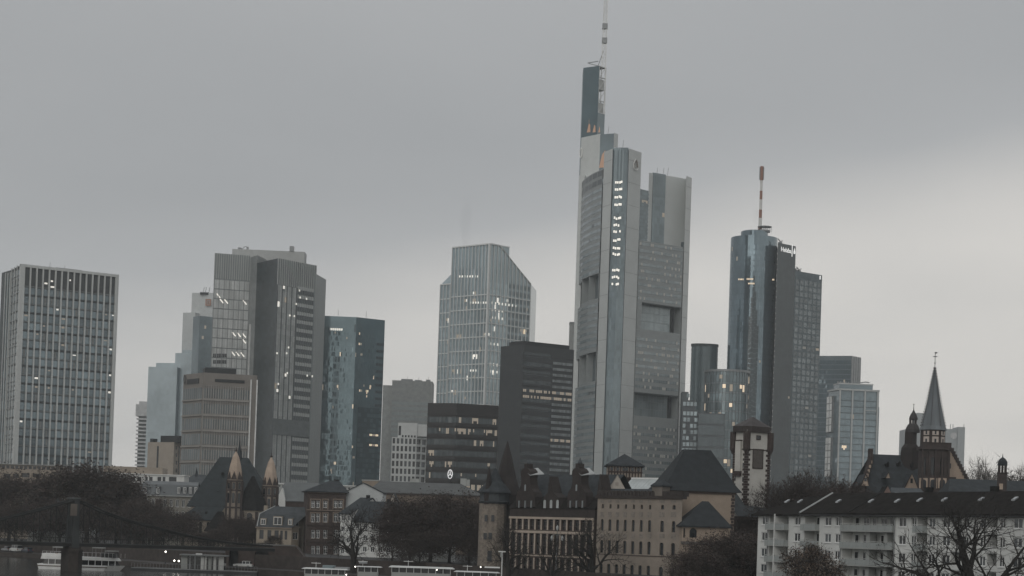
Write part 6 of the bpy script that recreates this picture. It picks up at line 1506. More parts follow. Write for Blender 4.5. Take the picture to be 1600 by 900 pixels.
def back_house():
    # grey roof and pale office ridge behind the villa
    D = 620; a, b = at(432, 772, D), at(500, 772, D); F = Fr(a, b); root = thing('slate_hall', 'grey slate hall roof with small white gable behind the cream villa', 'building', cen([a, b])); zr, ze = at(470, 754, D + 6).z, at(470, 783, D).z
    m = MB(); m.fbox(F, 0, F.W, 0, ze, -12, 0); m.build('wall', BRICK, root); m = MB(); hip(m, F, 0, F.W, ze, zr, 12, 2, F.W - 1, 0, .4); m.build('roof', mat('hall_slate2', (.11, .12, .122), .7, var=.15), root)
    m = MB(); u0, z0 = F.uv(432, 780, .5); u1, z1 = F.uv(438, 762, .5); u2, _ = F.uv(446, 775, .5); m.fbox(F, u0, u2, 0, z0, -3, .5); m.poly([F.p(u0, z0, .5), F.p(u2, z0, .5), F.p(u1 + .6, z1, .5)]); m.poly([F.p(u2, z0, .5), F.p(u2, z0, -3), F.p(u1 + .6, z1, -3), F.p(u1 + .6, z1, .5)]); m.build('white_gable', WHITER, root)
    D = 760; a, b = at(434, 756, D), at(560, 757, D); F = Fr(a, b); root = thing('office_terrace', 'low pale office terrace with a row of small top windows behind the slate hall', 'building', cen([a, b])); m = MB(); m.fbox(F, 0, F.W, 0, a.z, -12, 0); m.build('wall', GREYR, root)
    for k in range(22): piece('window', pane_mesh(.75, .6, DGLASS), root, F.p(F.W * (k + .5) / 22, a.z - 1.1, .05), F.ang)
    m = MB(); m.fbox(F, 0, F.W, a.z, a.z + .35, -12, .3); m.build('coping', WHITE, root)
    D = 640; a, b = at(592, 754, D), at(668, 750, D + 60); F = Fr(a, b); 
    r5 = thing('flat_roof_block', 'flat roofed low block with a brown parapet below the white gridded block', 'building', cen([a, b])); m = MB(); m.fbox(F, 0, F.W, 0, a.z + .5, -6, 0); m.build('wall', BEIGE, r5); m = MB(); m.fbox(F, -.2, F.W + .2, a.z + .5, a.z + .9, -6.2, .2); m.build('coping', GREYR, r5)
back_house()

# --- twin-towered church, left
def twin_church():
    D = 560; Q = lambda px, py, d=D: at(px, py, d); root = thing('church', 'old church with steep dark slate roof and two towers with beige stone spires', 'church', Q(360, 800)); root.location.z = 0
    a, b = Q(298, 800), Q(420, 800); F = Fr(a, b); ze, zr = Q(350, 792).z, Q(350, 714, D + 9).z
    m = MB(); m.fbox(F, 0, F.W, -1, ze, -20, 0); m.build('nave_wall', CREAM, root)
    m = MB(); hip(m, F, -.8, F.W + .8, ze, zr, 20, F.uv(343, 714, -10)[0], F.uv(388, 714, -10)[0], 0, .5); m.build('roof', mat('church_slate', (.032, .038, .041), .75, var=.25, scale=.6, spec=.1), root)
    for px, py in ((318, 772), (333, 772), (341, 770), (346, 740), (328, 752)):
        u, z = F.uv(px, py, -3); m = MB(); m.fbox(F, u - .35, u + .35, z - .3, z + .5, -6, -2.6 if py > 760 else -5); m.build('dormer', DROOF, root)
    # aisle with lean-to roof and tall windows
    c, d = Q(283, 812, D - 6), Q(337, 812, D - 7); G = Fr(c, d); za = Q(310, 811, D - 6).z; zk = Q(310, 791, D - 3).z
    ws = prow(G, (289.5, 301, 313, 325), 815, 833, .95, True); facade(root, G, 0, G.W, -1, za, ws, CREAM, .3, 'aisle_wall'); shell(root, G, 6, -1, za, CREAM, 'aisle_wall')
    m = MB(); A_, B_, C_, E_ = G.p(-.8, za - .1, .6), G.p(G.W + .5, za - .1, .6), G.p(G.W + 1.5, zk, -4.5), G.p(3.2, zk, -4.5); m.poly([A_, B_, C_, E_]); m.poly([G.p(-.8, za - .1, -7), A_, E_]); m.poly([A_ - V((0, 0, .3)), B_ - V((0, 0, .3)), B_, A_]); m.build('aisle_roof', mat('church_slate', (.05, .057, .062)), root)
    for u in (3, 6.8): m = MB(); m.fbox(G, u, u + .6, za + 1.6, za + 2.3, -3.2, -1.4); m.build('dormer', DROOF, root)
    # apse chapel
    c, d = Q(321, 832, D - 12), Q(352, 832, D - 12); H = Fr(c, d); zc, zp = Q(330, 829, D - 12).z, Q(337, 799, D - 10).z
    ws = prow(H, (327.5,), 838, 849, .8, True); facade(root, H, 0, H.W, -1, zc, ws, CREAM, .25, 'apse_wall'); shell(root, H, 5, -1, zc, CREAM, 'apse_wall')
    m = MB(); hip(m, H, 0, H.W, zc, zp, 5, H.W * .5, H.W * .8, 0, .4); m.build('apse_roof', DROOF, root)
    # towers
    for pxc, dy, dd in ((364, 0, -10), (419.5, 9, -4)):
        Dt = D + dd; c = Q(pxc, 790, Dt); cx, cy = c.x + .35, Dt; Z = lambda py: Q(pxc, py + dy, Dt).z; r = 2.35
        m = MB(); m.lathe((cx, cy), [(r, -1), (r, Z(749))], 8, 0, True, math.pi / 8); m.build('tower', mat('church_tower', (.235, .20, .165), .9, var=.25, scale=.5), root)
        for k in range(8):
            t = math.pi / 8 + 2 * math.pi * k / 8; m = MB(); x, y = cx + r * math.cos(t), cy + r * math.sin(t); m.box(x - .28, x + .28, y - .28, y + .28, -1, Z(751)); m.build('tower_pier', RSAND, root)
        m = MB()
        for py in (752, 766, 793): m.lathe((cx, cy), [(r + .15, Z(py + 1.2)), (r + .15, Z(py - 1.2))], 8, 0, True, math.pi / 8)
        m.build('tower_band', RSAND, root, 'stuff')
        for t in (1.25, 1.5, 1.75):
            n_ = V((math.cos(math.pi * t), math.sin(math.pi * t), 0)); P_ = V((cx, cy, 0)) + n_ * (r * math.cos(math.pi / 8) + .02); uu = V((-n_.y, n_.x, 0)); fr = Fr(P_ - uu, P_ + uu)
            if fr.N.dot(n_) < 0: fr = Fr(P_ + uu, P_ - uu)
            for y0, y1 in ((764, 754), (786, 770)):
                window(root, fr, .62, 1.38, Z(y0), Z(y1), depth=-.05, pm=DGLASS, arch=True, name='belfry_window')
        # gablets round the spire foot
        for k in range(8):
            t = 2 * math.pi * k / 8; n_ = V((math.cos(t), math.sin(t), 0)); P_ = V((cx, cy, 0)) + n_ * (r * .95 + .12); uu = V((-n_.y, n_.x, 0)) * .85; m = MB()
            A_, B_, C_ = P_ - uu + V((0, 0, Z(749))), P_ + uu + V((0, 0, Z(749))), P_ - n_ * .3 + V((0, 0, Z(736))); m.poly([A_, B_, C_]); m.poly([B_, A_, P_ - n_ * 1.2 + V((0, 0, Z(748)))]); m.poly([A_, C_, P_ - n_ * 1.2 + V((0, 0, Z(748)))]); m.poly([C_, B_, P_ - n_ * 1.2 + V((0, 0, Z(748)))]); m.build('gablet', RSAND, root)
        m = MB(); m.lathe((cx, cy), [(r * .88, Z(749)), (r * .9, Z(742)), (r * .72, Z(728)), (r * .42, Z(714)), (.16, Z(705))], 8, 0, True, math.pi / 8); m.build('spire', BEIGE2, root)
        m = MB(); m.lathe((cx, cy), [(.12, Z(706)), (.45, Z(704)), (.12, Z(702)), (.08, Z(698))], 6); m.build('finial', RSAND, root)
    # choir between the towers
    Dc = D - 8; c = Q(392, 800, Dc); cx, cy = c.x, Dc + 2; z0, z1 = Q(392, 797, Dc).z, Q(386, 744, Dc + 4).z
    m = MB(); m.lathe((cx, cy), [(5.0, -1), (5.0, z0)], 8, 0, True, math.pi / 8); m.build('choir_wall', CREAM, root)
    m = MB(); m.lathe((cx, cy), [(5.6, z0 - .1), (.4, z1)], 8, 0, True, math.pi / 8); m.build('choir_roof', DROOF, root)
    for t in (1.25, 1.5, 1.75):
        n_ = V((math.cos(math.pi * t), math.sin(math.pi * t), 0)); P_ = V((cx, cy, 0)) + n_ * (5.0 * math.cos(math.pi / 8) + .03); uu = V((-n_.y, n_.x, 0)); fr = Fr(P_ - uu, P_ + uu)
        if fr.N.dot(n_) < 0: fr = Fr(P_ + uu, P_ - uu)
        window(root, fr, .2, 1.8, z0 - 7.0, z0 - .8, depth=-.05, pm=DGLASS, fm=RSAND, nv=1, arch=True, name='choir_window')
        m = MB(); m.fbox(fr, -1.15, -.7, -1, z0 - .5, 0, .7); m.fbox(fr, 2.7, 3.15, -1, z0 - .5, 0, .7); m.build('buttress', RSAND, root)
    # ridge fleche
    c = Q(374, 712, D + 10); zt = Q(375, 681, D + 10).z; m = MB(); m.lathe((c.x, c.y), [(.9, c.z - 1.5), (.75, c.z + .6), (.35, c.z + 2.2), (.04, zt)], 8); m.build('fleche', SLATE, root)
twin_church()

# --- houses at the left edge
def left_blocks():
    D = 640; a, b = at(-25, 733, D), at(100, 737, D); F = Fr(a, b); root = thing('modern_block', 'beige modern apartment block with recessed balconies at the left edge', 'building', cen([a, b])); M = mat('modern_beige', (.26, .225, .185), .85, var=.1); z = at(50, 734, D).z
    ws = []
    for x0, x1, y0, y1 in ((33, 46, 739, 746), (51, 64, 740, 746), (77, 84, 741, 752), (35, 48, 754, 759), (49, 56, 753, 764), (60, 64, 754, 764), (48, 57, 767, 778), (77, 84, 755, 765), (6, 16, 740, 747), (2, 20, 755, 762), (66, 72, 769, 778), (20, 29, 740, 747)):
        u0, z1 = F.uv(x0, y0); u1, z0 = F.uv(x1, y1); ws.append((u0, u1, z0, z1))
    facade(root, F, 0, F.W, 0, z, ws, M, .9, fm=None); shell(root, F, 14, 0, z, M)
    m = MB(); zz = at(50, 727, D + 3).z; m.fbox(F, 2, F.W - 2, z, zz, -12, -2); m.build('set_back_storey', mat('modern_beige2', (.21, .185, .16)), root)
    for k in range(16): piece('window', pane_mesh(1.0, 1.0, DGLASS), root, F.p(3 + k * 1.55, z + .25, -1.95), F.ang)
    hbars(root, F, 1.6, F.W - 1.6, [zz], .25, .5, GREYR, 'roof_edge', d=-2)
    D = 700; a, b = at(160, 738, D), at(288, 744, D); F = Fr(a, b); root = thing('terrace_block', 'low beige terrace with a white band of dark windows beside the leftmost tower', 'building', cen([a, b])); z = at(230, 732, D).z
    m = MB(); m.fbox(F, 0, F.W * .72, 0, z + .5, -12, -2); m.build('upper_wall', mat('modern_beige', (.26, .225, .185)), root)
    zz = at(240, 742, D).z; zb = at(240, 753, D).z; ws = []
    for x0, x1 in ((205, 211), (214.5, 221), (227, 231), (233, 238.5), (246, 252), (254, 258.5), (264, 276)): ws.append((F.uv(x0, 745)[0], F.uv(x1, 745)[0], F.uv(x0, 752)[1], F.uv(x0, 745)[1]))
    zq = F.uv(230, 755)[1]; facade(root, F, 0, F.W, zq, zz, ws, WHITER, .6, fm=None); shell(root, F, 10, 0, zz, WHITER); m = MB(); m.fbox(F, 0, F.W, 0, zq, -9, .3); m.build('lower_storeys', BRICK, root)
    m = MB(); m.fbox(F, -.3, F.W + .3, zz, zz + .3, -10, .4); m.build('roof_edge', WHITE, root)
    # grey mansard terrace
    D = 590; a, b = at(206, 790, D), at(310, 790, D); F = Fr(a, b); root = thing('mansard_terrace', 'grey mansard roofed terrace with dormers left of the twin towered church', 'building', cen([a, b])); ze, zk, zr = at(260, 774, D).z, at(260, 757, D + 2).z, at(260, 752, D + 5).z
    ws = [(F.W * (k + .25) / 11, F.W * (k + .75) / 11, ze - 3.6, ze - 1.2) for k in range(11)] + [(F.W * (k + .25) / 11, F.W * (k + .75) / 11, ze - 7.6, ze - 5) for k in range(11)]
    facade(root, F, 0, F.W, 0, ze, ws, mat('terrace_render', (.22, .21, .185), .9), .2, fm=WFRAME, nv=1, t=.1); shell(root, F, 12, 0, ze, GREYR)
    m = MB(); A_, B_, C_, E_ = F.p(-.3, ze, .3), F.p(F.W + .3, ze, .3), F.p(F.W - .5, zk, -1.6), F.p(2.5, zk, -1.6); m.poly([A_, B_, C_, E_]); m.poly([E_, C_, F.p(F.W - 1, zr, -5), F.p(3, zr, -5)]); m.poly([F.p(-.3, ze, -10), A_, E_, F.p(3, zr, -5)]); m.poly([F.p(3, zr, -5), F.p(F.W - 1, zr, -5), F.p(F.W, ze, -11), F.p(-.3, ze, -11)]); m.build('roof', mat('mansard_slate', (.105, .115, .12), .6, var=.2), root)
    m = MB(); m.fbox(F, -.4, F.W + .4, ze - .3, ze, 0, .5); m.build('cornice', GREYR, root)
    for px in (227, 247, 279.5, 289, 298, 306):
        u, z1 = F.uv(px, 761.5, 0); _, z0 = F.uv(px, 771.5, 0); m = MB(); m.fbox(F, u - .65, u + .65, z0, z1 + .3, -1.8, .05); o = m.build('dormer', mat('mansard_slate', (.105, .115, .12)), root); window(root, F, u - .45, u + .45, z0 + .1, z1, depth=-.10, fm=WFRAME, t=.12, name='dormer_window')
    for px, y in ((216, 770), (225, 778), (248, 780)):
        u, z = F.uv(px, y, 2); m = MB(); m.fbox(F, u - .8, u + .8, 0, z, 1, 3); m.build('chimney', BRICK, root)
    # low slate spire and roof beside
    D = 720; a, b = at(280, 753, D), at(330, 753, D); F = Fr(a, b); root = thing('slate_roof_house', 'house with small ridge turret peeping left of the church roof', 'building', cen([a, b])); ze, zr = at(300, 757, D).z, at(300, 741, D + 4).z
    m = MB(); m.fbox(F, 0, F.W, 0, ze, -9, 0); m.build('wall', GREYR, root); m = MB(); hip(m, F, 0, F.W, ze, zr, 9, 5, F.W - 3, 0, .4); m.build('roof', SLATE2, root)
    c = at(307, 742, D + 4); m = MB(); m.lathe((c.x, c.y), [(.7, c.z - 1), (.6, c.z), (.05, c.z + 3)], 6); m.build('ridge_turret', SLATE, root)
    # villa low at the left among the trees
    D = 560; a, b = at(45, 790, D), at(96, 790, D); F = Fr(a, b); root = thing('pale_villa', 'pale villa glimpsed between the left hand trees', 'building', cen([a, b])); z = at(70, 786, D).z
    ws = [(F.W * (k + .25) / 6, F.W * (k + .7) / 6, z - 2.7 - 3.2 * j, z - .9 - 3.2 * j) for k in range(6) for j in range(3)]
    facade(root, F, 0, F.W, 0, z, ws, GREYR, .2, fm=WFRAME, nv=1); shell(root, F, 9, 0, z, GREYR); m = MB(); hip(m, F, 0, F.W, z, z + 2.6, 9, 2.5, F.W - 2.5, 0, .4); m.build('roof', SLATE2, root)
left_blocks()
# ------------------------------------------------------------------ footbridge
def footbridge():
    IRON = mat('bridge_iron', (.024, .025, .025), .8, .0, var=.2, spec=.15); DECK = mat('bridge_deck', (.055, .058, .058), .7, .1); STONE = mat('pier_stone', (.036, .030, .027), .95, var=.35, scale=.8, bump=.4)
    E = V((-53, 418, 0)); U_ = V((-.839, -.545, 0)); F = Fr(E + U_ * 95, E)          # square across the river, far end on the quay
    up = lambda px, py=846: F.uv(px, py)
    L0, L1 = 0.0, F.W; B = -3.5; zdk = 2.0
    xp = up(119, 800)[0]; root = thing('footbridge', 'dark iron footbridge with sagging truss chords and a stone river pier', 'bridge', F.p(xp, -4, B / 2))
    n = 30; m = MB(); m.fbox(F, L0, L1, zdk - .75, zdk, B, 0); m.build('deck', IRON, root)
    m = MB(); m.fbox(F, L0, L1, zdk - .1, zdk + .1, .02, .12); m.build('deck_edge', DECK, root)
    cp = [up(px, py) for px, py in ((-120, 838), (-60, 829), (0, 813), (60, 798), (100, 787), (119, 782), (136, 786), (165, 800), (200, 812), (240, 823), (300, 838), (360, 848), (426, 853.5))]
    def zc(u):
        for a, b in zip(cp, cp[1:]):
            if a[0] <= u <= b[0]: return a[1] + (b[1] - a[1]) * (u - a[0]) / (b[0] - a[0])
        return zdk
    st = 3.6
    for d in (0, B):
        m = MB(); m.tube([F.p(max(u, 0), z, d) for u, z in cp], .2, 6); m.build('top_chord', IRON, root)
        X = [1.0 + st * i for i in range(int(L1 / st))]
        for i, x in enumerate(X):
            if zc(x) - zdk < .6: continue
            m = MB(); m.tube([F.p(x, zdk, d), F.p(x, zc(x), d)], .1, 4); m.build('hanger', IRON, root)
            if i + 1 < len(X) and zc(X[i + 1]) - zdk > .3:
                y = X[i + 1]
                for p, q in (((x, zdk), (y, zc(y))), ((x, zc(x)), (y, zdk))):
                    m = MB(); m.tube([F.p(p[0], p[1], d), F.p(q[0], q[1], d)], .055, 4); m.build('diagonal', IRON, root)
        m = MB(); m.fbox(F, L0, L1, zdk + 1.0, zdk + 1.1, d - .05, d + .05)
        for i in range(int(L1 / .9)): m.fbox(F, .9 * i, .9 * i + .05, zdk, zdk + 1.0, d - .03, d + .03)
        m.build('railing', IRON, root, 'stuff')
        zt = cp[5][1] + .35; m = MB()
        m.box8([F.p(xp - .75, 1.0, d + .6), F.p(xp + .75, 1.0, d + .6), F.p(xp + .75, 1.0, d - .6), F.p(xp - .75, 1.0, d - .6), F.p(xp - .5, zt, d + .45), F.p(xp + .5, zt, d + .45), F.p(xp + .5, zt, d - .45), F.p(xp - .5, zt, d - .45)])
        o = m.build('pylon', mat('pylon_grey', (.036, .040, .041), .8), root); m = MB(); m.fbox(F, xp - .7, xp + .7, zt, zt + .3, d - .6, d + .6); sub('pylon_cap', m, mat('cap_grey', (.09, .095, .095)), o, root)
    m = MB(); m.fbox(F, xp - .4, xp + .4, cp[5][1] - 1.2, cp[5][1] - .4, B + .4, -.4); m.build('pylon_portal', IRON, root)
    m = MB(); u0, z1 = up(110.5, 787); u1, z0 = up(120, 806); m.fbox(F, u0 - .3, u1 - .3, z0, z1, .8, .95); m.build('banner', mat('banner_beige', (.12, .105, .09)), root)
    w = 1.5; pts = [F.p(xp - w, 0, .6), F.p(xp, 0, 2.2), F.p(xp + w, 0, .6), F.p(xp + w, 0, B - .6), F.p(xp, 0, B - 2.2), F.p(xp - w, 0, B - .6)]
    m = MB(); m.prism(pts, -5.5, .2); m.build('pier', STONE, root)
    c0 = F.p(xp, 0, B / 2); m = MB(); m.prism([c0 + (p - c0) * 1.08 for p in pts], .2, .7); m.fbox(F, xp - 1.2, xp + 1.2, .7, 1.2, B - .5, .5); m.build('pier_cap', STONE, root)
footbridge()
def abutment():
    D = 434; a, b = at(352, 866, D), at(484, 866, D); F = Fr(a, b); root = thing('bridge_abutment', 'red stone bridge ramp with dark archways on the quay', 'wall', cen([a, b])); root.location.z = -2.8
    ST = mat('ramp_stone', (.055, .043, .038), .95, var=.3, scale=.6); hs = []
    for x0, x1, y0 in ((358, 373, 857), (398, 421, 857)):
        u0, z1 = F.uv(x0, y0); u1, _ = F.uv(x1, y0); hs.append((u0, u1, -2.8, z1, True))
    zt = at(410, 852, D).z; m = MB(); us = F.uv(452, 860)[0]; wall(m, F, 0, us, -2.8, zt, hs, 0, 0, 3.0)
    for h in hs: m.poly([F.p(h[0], h[2], -3), F.p(h[1], h[2], -3), F.p(h[1], h[3], -3), F.p(h[0], h[3], -3)], 1)
    m.poly([F.p(us, -2.8), F.p(F.W, -2.8), F.p(F.W, -1.5), F.p(us + 1.5, zt), F.p(us, zt)]); m.poly([F.p(0, zt), F.p(us + 1.5, zt), F.p(us + 1.5, zt, -5), F.p(0, zt, -5)]); m.poly([F.p(us + 1.5, zt), F.p(F.W, -1.5), F.p(F.W, -1.5, -5), F.p(us + 1.5, zt, -5)]); m.poly([F.p(0, -2.8, -5), F.p(0, -2.8), F.p(0, zt), F.p(0, zt, -5)]); m.build('wall', [ST, DARK], root)
    m = MB(); m.fbox(F, -.2, us + 1.5, zt, zt + .3, -.5, .2); m.build('coping', mat('coping_grey', (.13, .13, .125)), root)
abutment()

# ------------------------------------------------------------------ boats and the landing stage
def ship():
    D = 404; s = D / FPX; HW = mat('hull_white', (.74, .75, .74), .45, var=.1, scale=.6, streak=True); x = lambda px, py=880: at(px, py, D).x; z = lambda py: at(125, py, D).z
    root = thing('tour_ship', 'white river tour ship with dark window band moored behind the bridge pier', 'ship', (x(125), D + 2.2, -4)); xa, xb = x(58), x(192); Y0, Y1 = D, D + 4.6
    def deckpoly(x0, x1, bow, y0=Y0, y1=Y1): return [(x0, y0), (x1 - bow, y0), (x1, (y0 + y1) / 2), (x1 - bow, y1), (x0, y1)]
    def loft(name, lo, hi, z0, z1, m):
        q = MB(); n = len(lo)
        for i in range(n): j = (i + 1) % n; q.poly([V((*lo[i], z0)), V((*lo[j], z0)), V((*hi[j], z1)), V((*hi[i], z1))])
        q.poly([V((*p, z1)) for p in hi]); q.poly([V((*p, z0)) for p in lo][::-1]); return q.build(name, m, root)
    zh = z(882.5); h = loft('hull', deckpoly(xa + .5, xb - 1.6, 3), deckpoly(xa, xb, 3.4), -4.6, zh, HW)
    q = MB(); q.box(xa, xb - 3.4, Y0 - .06, Y0, zh - .55, zh - .35); q.build('rubbing_strake', mat('strake_brown', (.10, .075, .055)), root)
    zc = z(875); loft('cabin_band', deckpoly(xa + 1.2, xb - 1.0, 2.6, Y0 + .25, Y1 - .25), deckpoly(xa + 1.6, xb - 1.8, 2.4, Y0 + .3, Y1 - .3), zh, zc, mat('cabin_glass', (.018, .02, .022), .1, .2, var=.2, spec=.6))
    for k in range(11): q = MB(); xx = xa + 2.4 + k * 1.45; q.box(xx - .06, xx + .06, Y0 + .16, Y0 + .32, zh, zc); q.build('window_post', HW, root)
    zr = z(870); loft('roof', deckpoly(xa + .7, xb - .8, 2.6), deckpoly(xa + .9, xb - 1.3, 2.4), zc, zr, HW)
    q = MB(); q.box(xa + .9, x(99), Y0 + .2, Y1 - .2, zr, zr + .55); q.build('sun_deck', HW, root)
    # upper deck: rails, awning, wheelhouse
    q = MB(); zt = z(861)
    for xx in [xa + 1 + .9 * k for k in range(21)]: q.tube([V((xx, Y0 + .3, zr)), V((xx, Y0 + .3, zr + 1.0))], .035, 4)
    q.tube([V((xa + 1, Y0 + .3, zr + 1.0)), V((xb - 2, Y0 + .3, zr + 1.0))], .04, 4); q.build('rail', WHITE, root, 'stuff')
    for p0, p1, y in ((80, 110, 855.5), (142, 158, 854.5), (162, 179, 859)):
        q = MB(); q.box(x(p0), x(p1), Y0 + .6, Y1 - .6, z(y + 1.5), z(y)); q.build('awning', GREYR, root)
        for xx in (x(p0) + .1, x(p1) - .1):
            for yy in (Y0 + .7, Y1 - .7): q = MB(); q.tube([V((xx, yy, zr)), V((xx, yy, z(y + 1)))], .05, 4); q.build('awning_post', STEEL, root)
    q = MB(); q.box(x(156), x(179), Y0 + .8, Y1 - .8, zr, z(862)); q.build('wheelhouse', DARK, root)
    q = MB(); q.tube([V((x(87), Y0 + .5, zr)), V((x(87), Y0 + .5, zr + .6))], .3, 10); q.build('life_ring', mat('ring_orange', (.35, .16, .08)), root)
ship()
def boat(label, D, p0, p1, ytop, ybase, rooft, open_=True, light=None, extra=None):
    x = lambda px: at(px, 890, D).x; z = lambda py, px=(p0 + p1) / 2: at(px, py, D).z; xa, xb = x(p0), x(p1); root = thing('river_boat', label, 'boat', ((xa + xb) / 2, D + 2, -4), 'small boats moored along the quay'); HW = mat('boat_white', (.50, .515, .51), .4, var=.1)
    Y0, Y1 = D, D + 3.8; zh = -2.6; m = MB(); lo = [(xa + .5, Y0 + .4), (xb - 1.2, Y0 + .4), (xb - .6, (Y0 + Y1) / 2), (xb - 1.2, Y1 - .4), (xa + .5, Y1 - .4)]; hi = [(xa, Y0), (xb - 1.0, Y0), (xb + .6, (Y0 + Y1) / 2), (xb - 1.0, Y1), (xa, Y1)]
    for i in range(5): j = (i + 1) % 5; m.poly([V((*lo[i], -4.5)), V((*lo[j], -4.5)), V((*hi[j], zh)), V((*hi[i], zh))])
    m.poly([V((*p, zh)) for p in hi]); m.build('hull', HW, root)
    zt, zr = z(ytop), z(ytop) - rooft
    m = MB(); m.box(xa + .9, xb - 1.2, Y0 + .5, Y1 - .5, zh, zr - .9); m.build('cabin', GREYR, root)
    m = MB(); m.box(xa + 1.0, xb - 1.3, Y0 + .6, Y1 - .6, zr - .9, zr); m.build('window_band', mat('cabin_glass', (.018, .02, .022)), root)
    nn = max(3, int((xb - xa) / 1.6))
    for k in range(nn + 1): m = MB(); xx = xa + .95 + (xb - xa - 2.2) * k / nn; m.box(xx - .06, xx + .06, Y0 + .48, Y0 + .62, zr - .95, zr); m.build('window_post', HW, root)
    m = MB(); e = .45; m.box8([V((xa + .3, Y0 - .1, zr)), V((xb - .5, Y0 - .1, zr)), V((xb - .5, Y1 + .1, zr)), V((xa + .3, Y1 + .1, zr)), V((xa + .3 + e, Y0 + .1, zt)), V((xb - .5 - e, Y0 + .1, zt)), V((xb - .5 - e, Y1 - .1, zt)), V((xa + .3 + e, Y1 - .1, zt))]); m.build('roof', HW, root)
    if extra:
        for q0, q1, y0, y1, mm in extra: m = MB(); m.box(x(q0), x(q1), Y0 + .8, Y1 - .8, z(y1), z(y0)); m.build('roof_box', mm, root)
    m = MB(); xm = xa + (xb - xa) * .3; m.tube([V((xm, Y0 + 1.5, zt)), V((xm, Y0 + 1.5, zt + 1.1))], .05, 5); m.tube([V((xm - .9, Y0 + 1.5, zt + .9)), V((xm + .9, Y0 + 1.5, zt + .9))], .05, 5); m.build('mast', WHITE, root)
    if light:
        p = at(light[0], light[1], D - .2); m = MB(); m.lathe((p.x, p.y), [(.02, p.z - .13), (.13, p.z), (.02, p.z + .13)], 8, 0, False); m.build('deck_lamp', BULB, root)
    return root
TEAL = mat('teal_panel', (.15, .19, .20), .5)
boat('white boat with a teal roof box moored below the sandstone house', 352, 468, 549, 888, 900, .22, light=(541, 898), extra=[(503, 522, 883.5, 888, TEAL), (520, 545, 885.5, 888.5, STEEL)])
boat('short white boat with thin canopy moored below the white houses', 354, 551, 600, 885, 900, .15, light=(555, 885.5), extra=[(560, 572, 878, 881, STEEL)])
boat('long white roofed boat moored in front of the dense bare trees', 352, 604, 714, 885.5, 900, .3, light=(682.5, 890.5))
boat('white boat with two flat roofs moored below the corner tower', 346, 706, 786, 893, 900, .2, light=(751, 886), extra=[(757, 781, 885, 887, WHITE)])
def landing():
    D = 418; x = lambda px: at(px, 885, D).x; root = thing('landing_stage', 'floating landing stage along the quay left of the archways', 'jetty', (x(300), D + 3, -4)); m = MB(); m.box(x(205), x(402), D, D + 6, -4.3, -3.3); m.build('pontoon', mat('pontoon_dark', (.055, .058, .06), .8), root)
    m = MB(); m.box(x(205), x(402), D - .06, D, -3.5, -3.3); m.build('edge_beam', STEEL, root)
    n = 40; m = MB()
    for k in range(n + 1): xx = x(205) + (x(402) - x(205)) * k / n; m.tube([V((xx, D + .1, -3.3)), V((xx, D + .1, -2.3))], .03, 4)
    m.tube([V((x(205), D + .1, -2.3)), V((x(402), D + .1, -2.3))], .03, 4); m.build('rail', STEEL, root, 'stuff')
    r = thing('kiosk', 'glazed white kiosk with flat roof on the landing stage', 'kiosk', (x(320), D + 3, -3.3)); zt = at(320, 867, D).z
    m = MB(); m.box(x(279), x(352), D + .6, D + 5.6, zt - .3, zt); m.build('roof', mat('kiosk_roof', (.20, .21, .21)), r)
    m = MB(); m.box(x(284), x(348), D + 1.4, D + 5.0, -3.3, zt - .3); m.build('cabin', mat('cabin_glass', (.018, .02, .022)), r)
    for p0, p1, mm in ((281, 291, GREYR), (312, 317, WHITER), (318, 321, WHITER), (324, 329, GREYR), (332, 336, WHITER), (340, 348, WHITER), (294, 296, STEEL), (302, 304, STEEL)):
        m = MB(); m.box(x(p0), x(p1), D + 1.25, D + 1.42, -3.3, zt - .35); m.build('wall_panel', mm, r)
    m = MB(); m.box(x(303), x(312), D + 2, D + 3, zt, zt + .25); m.build('roof_light', WHITE, r)
landing()

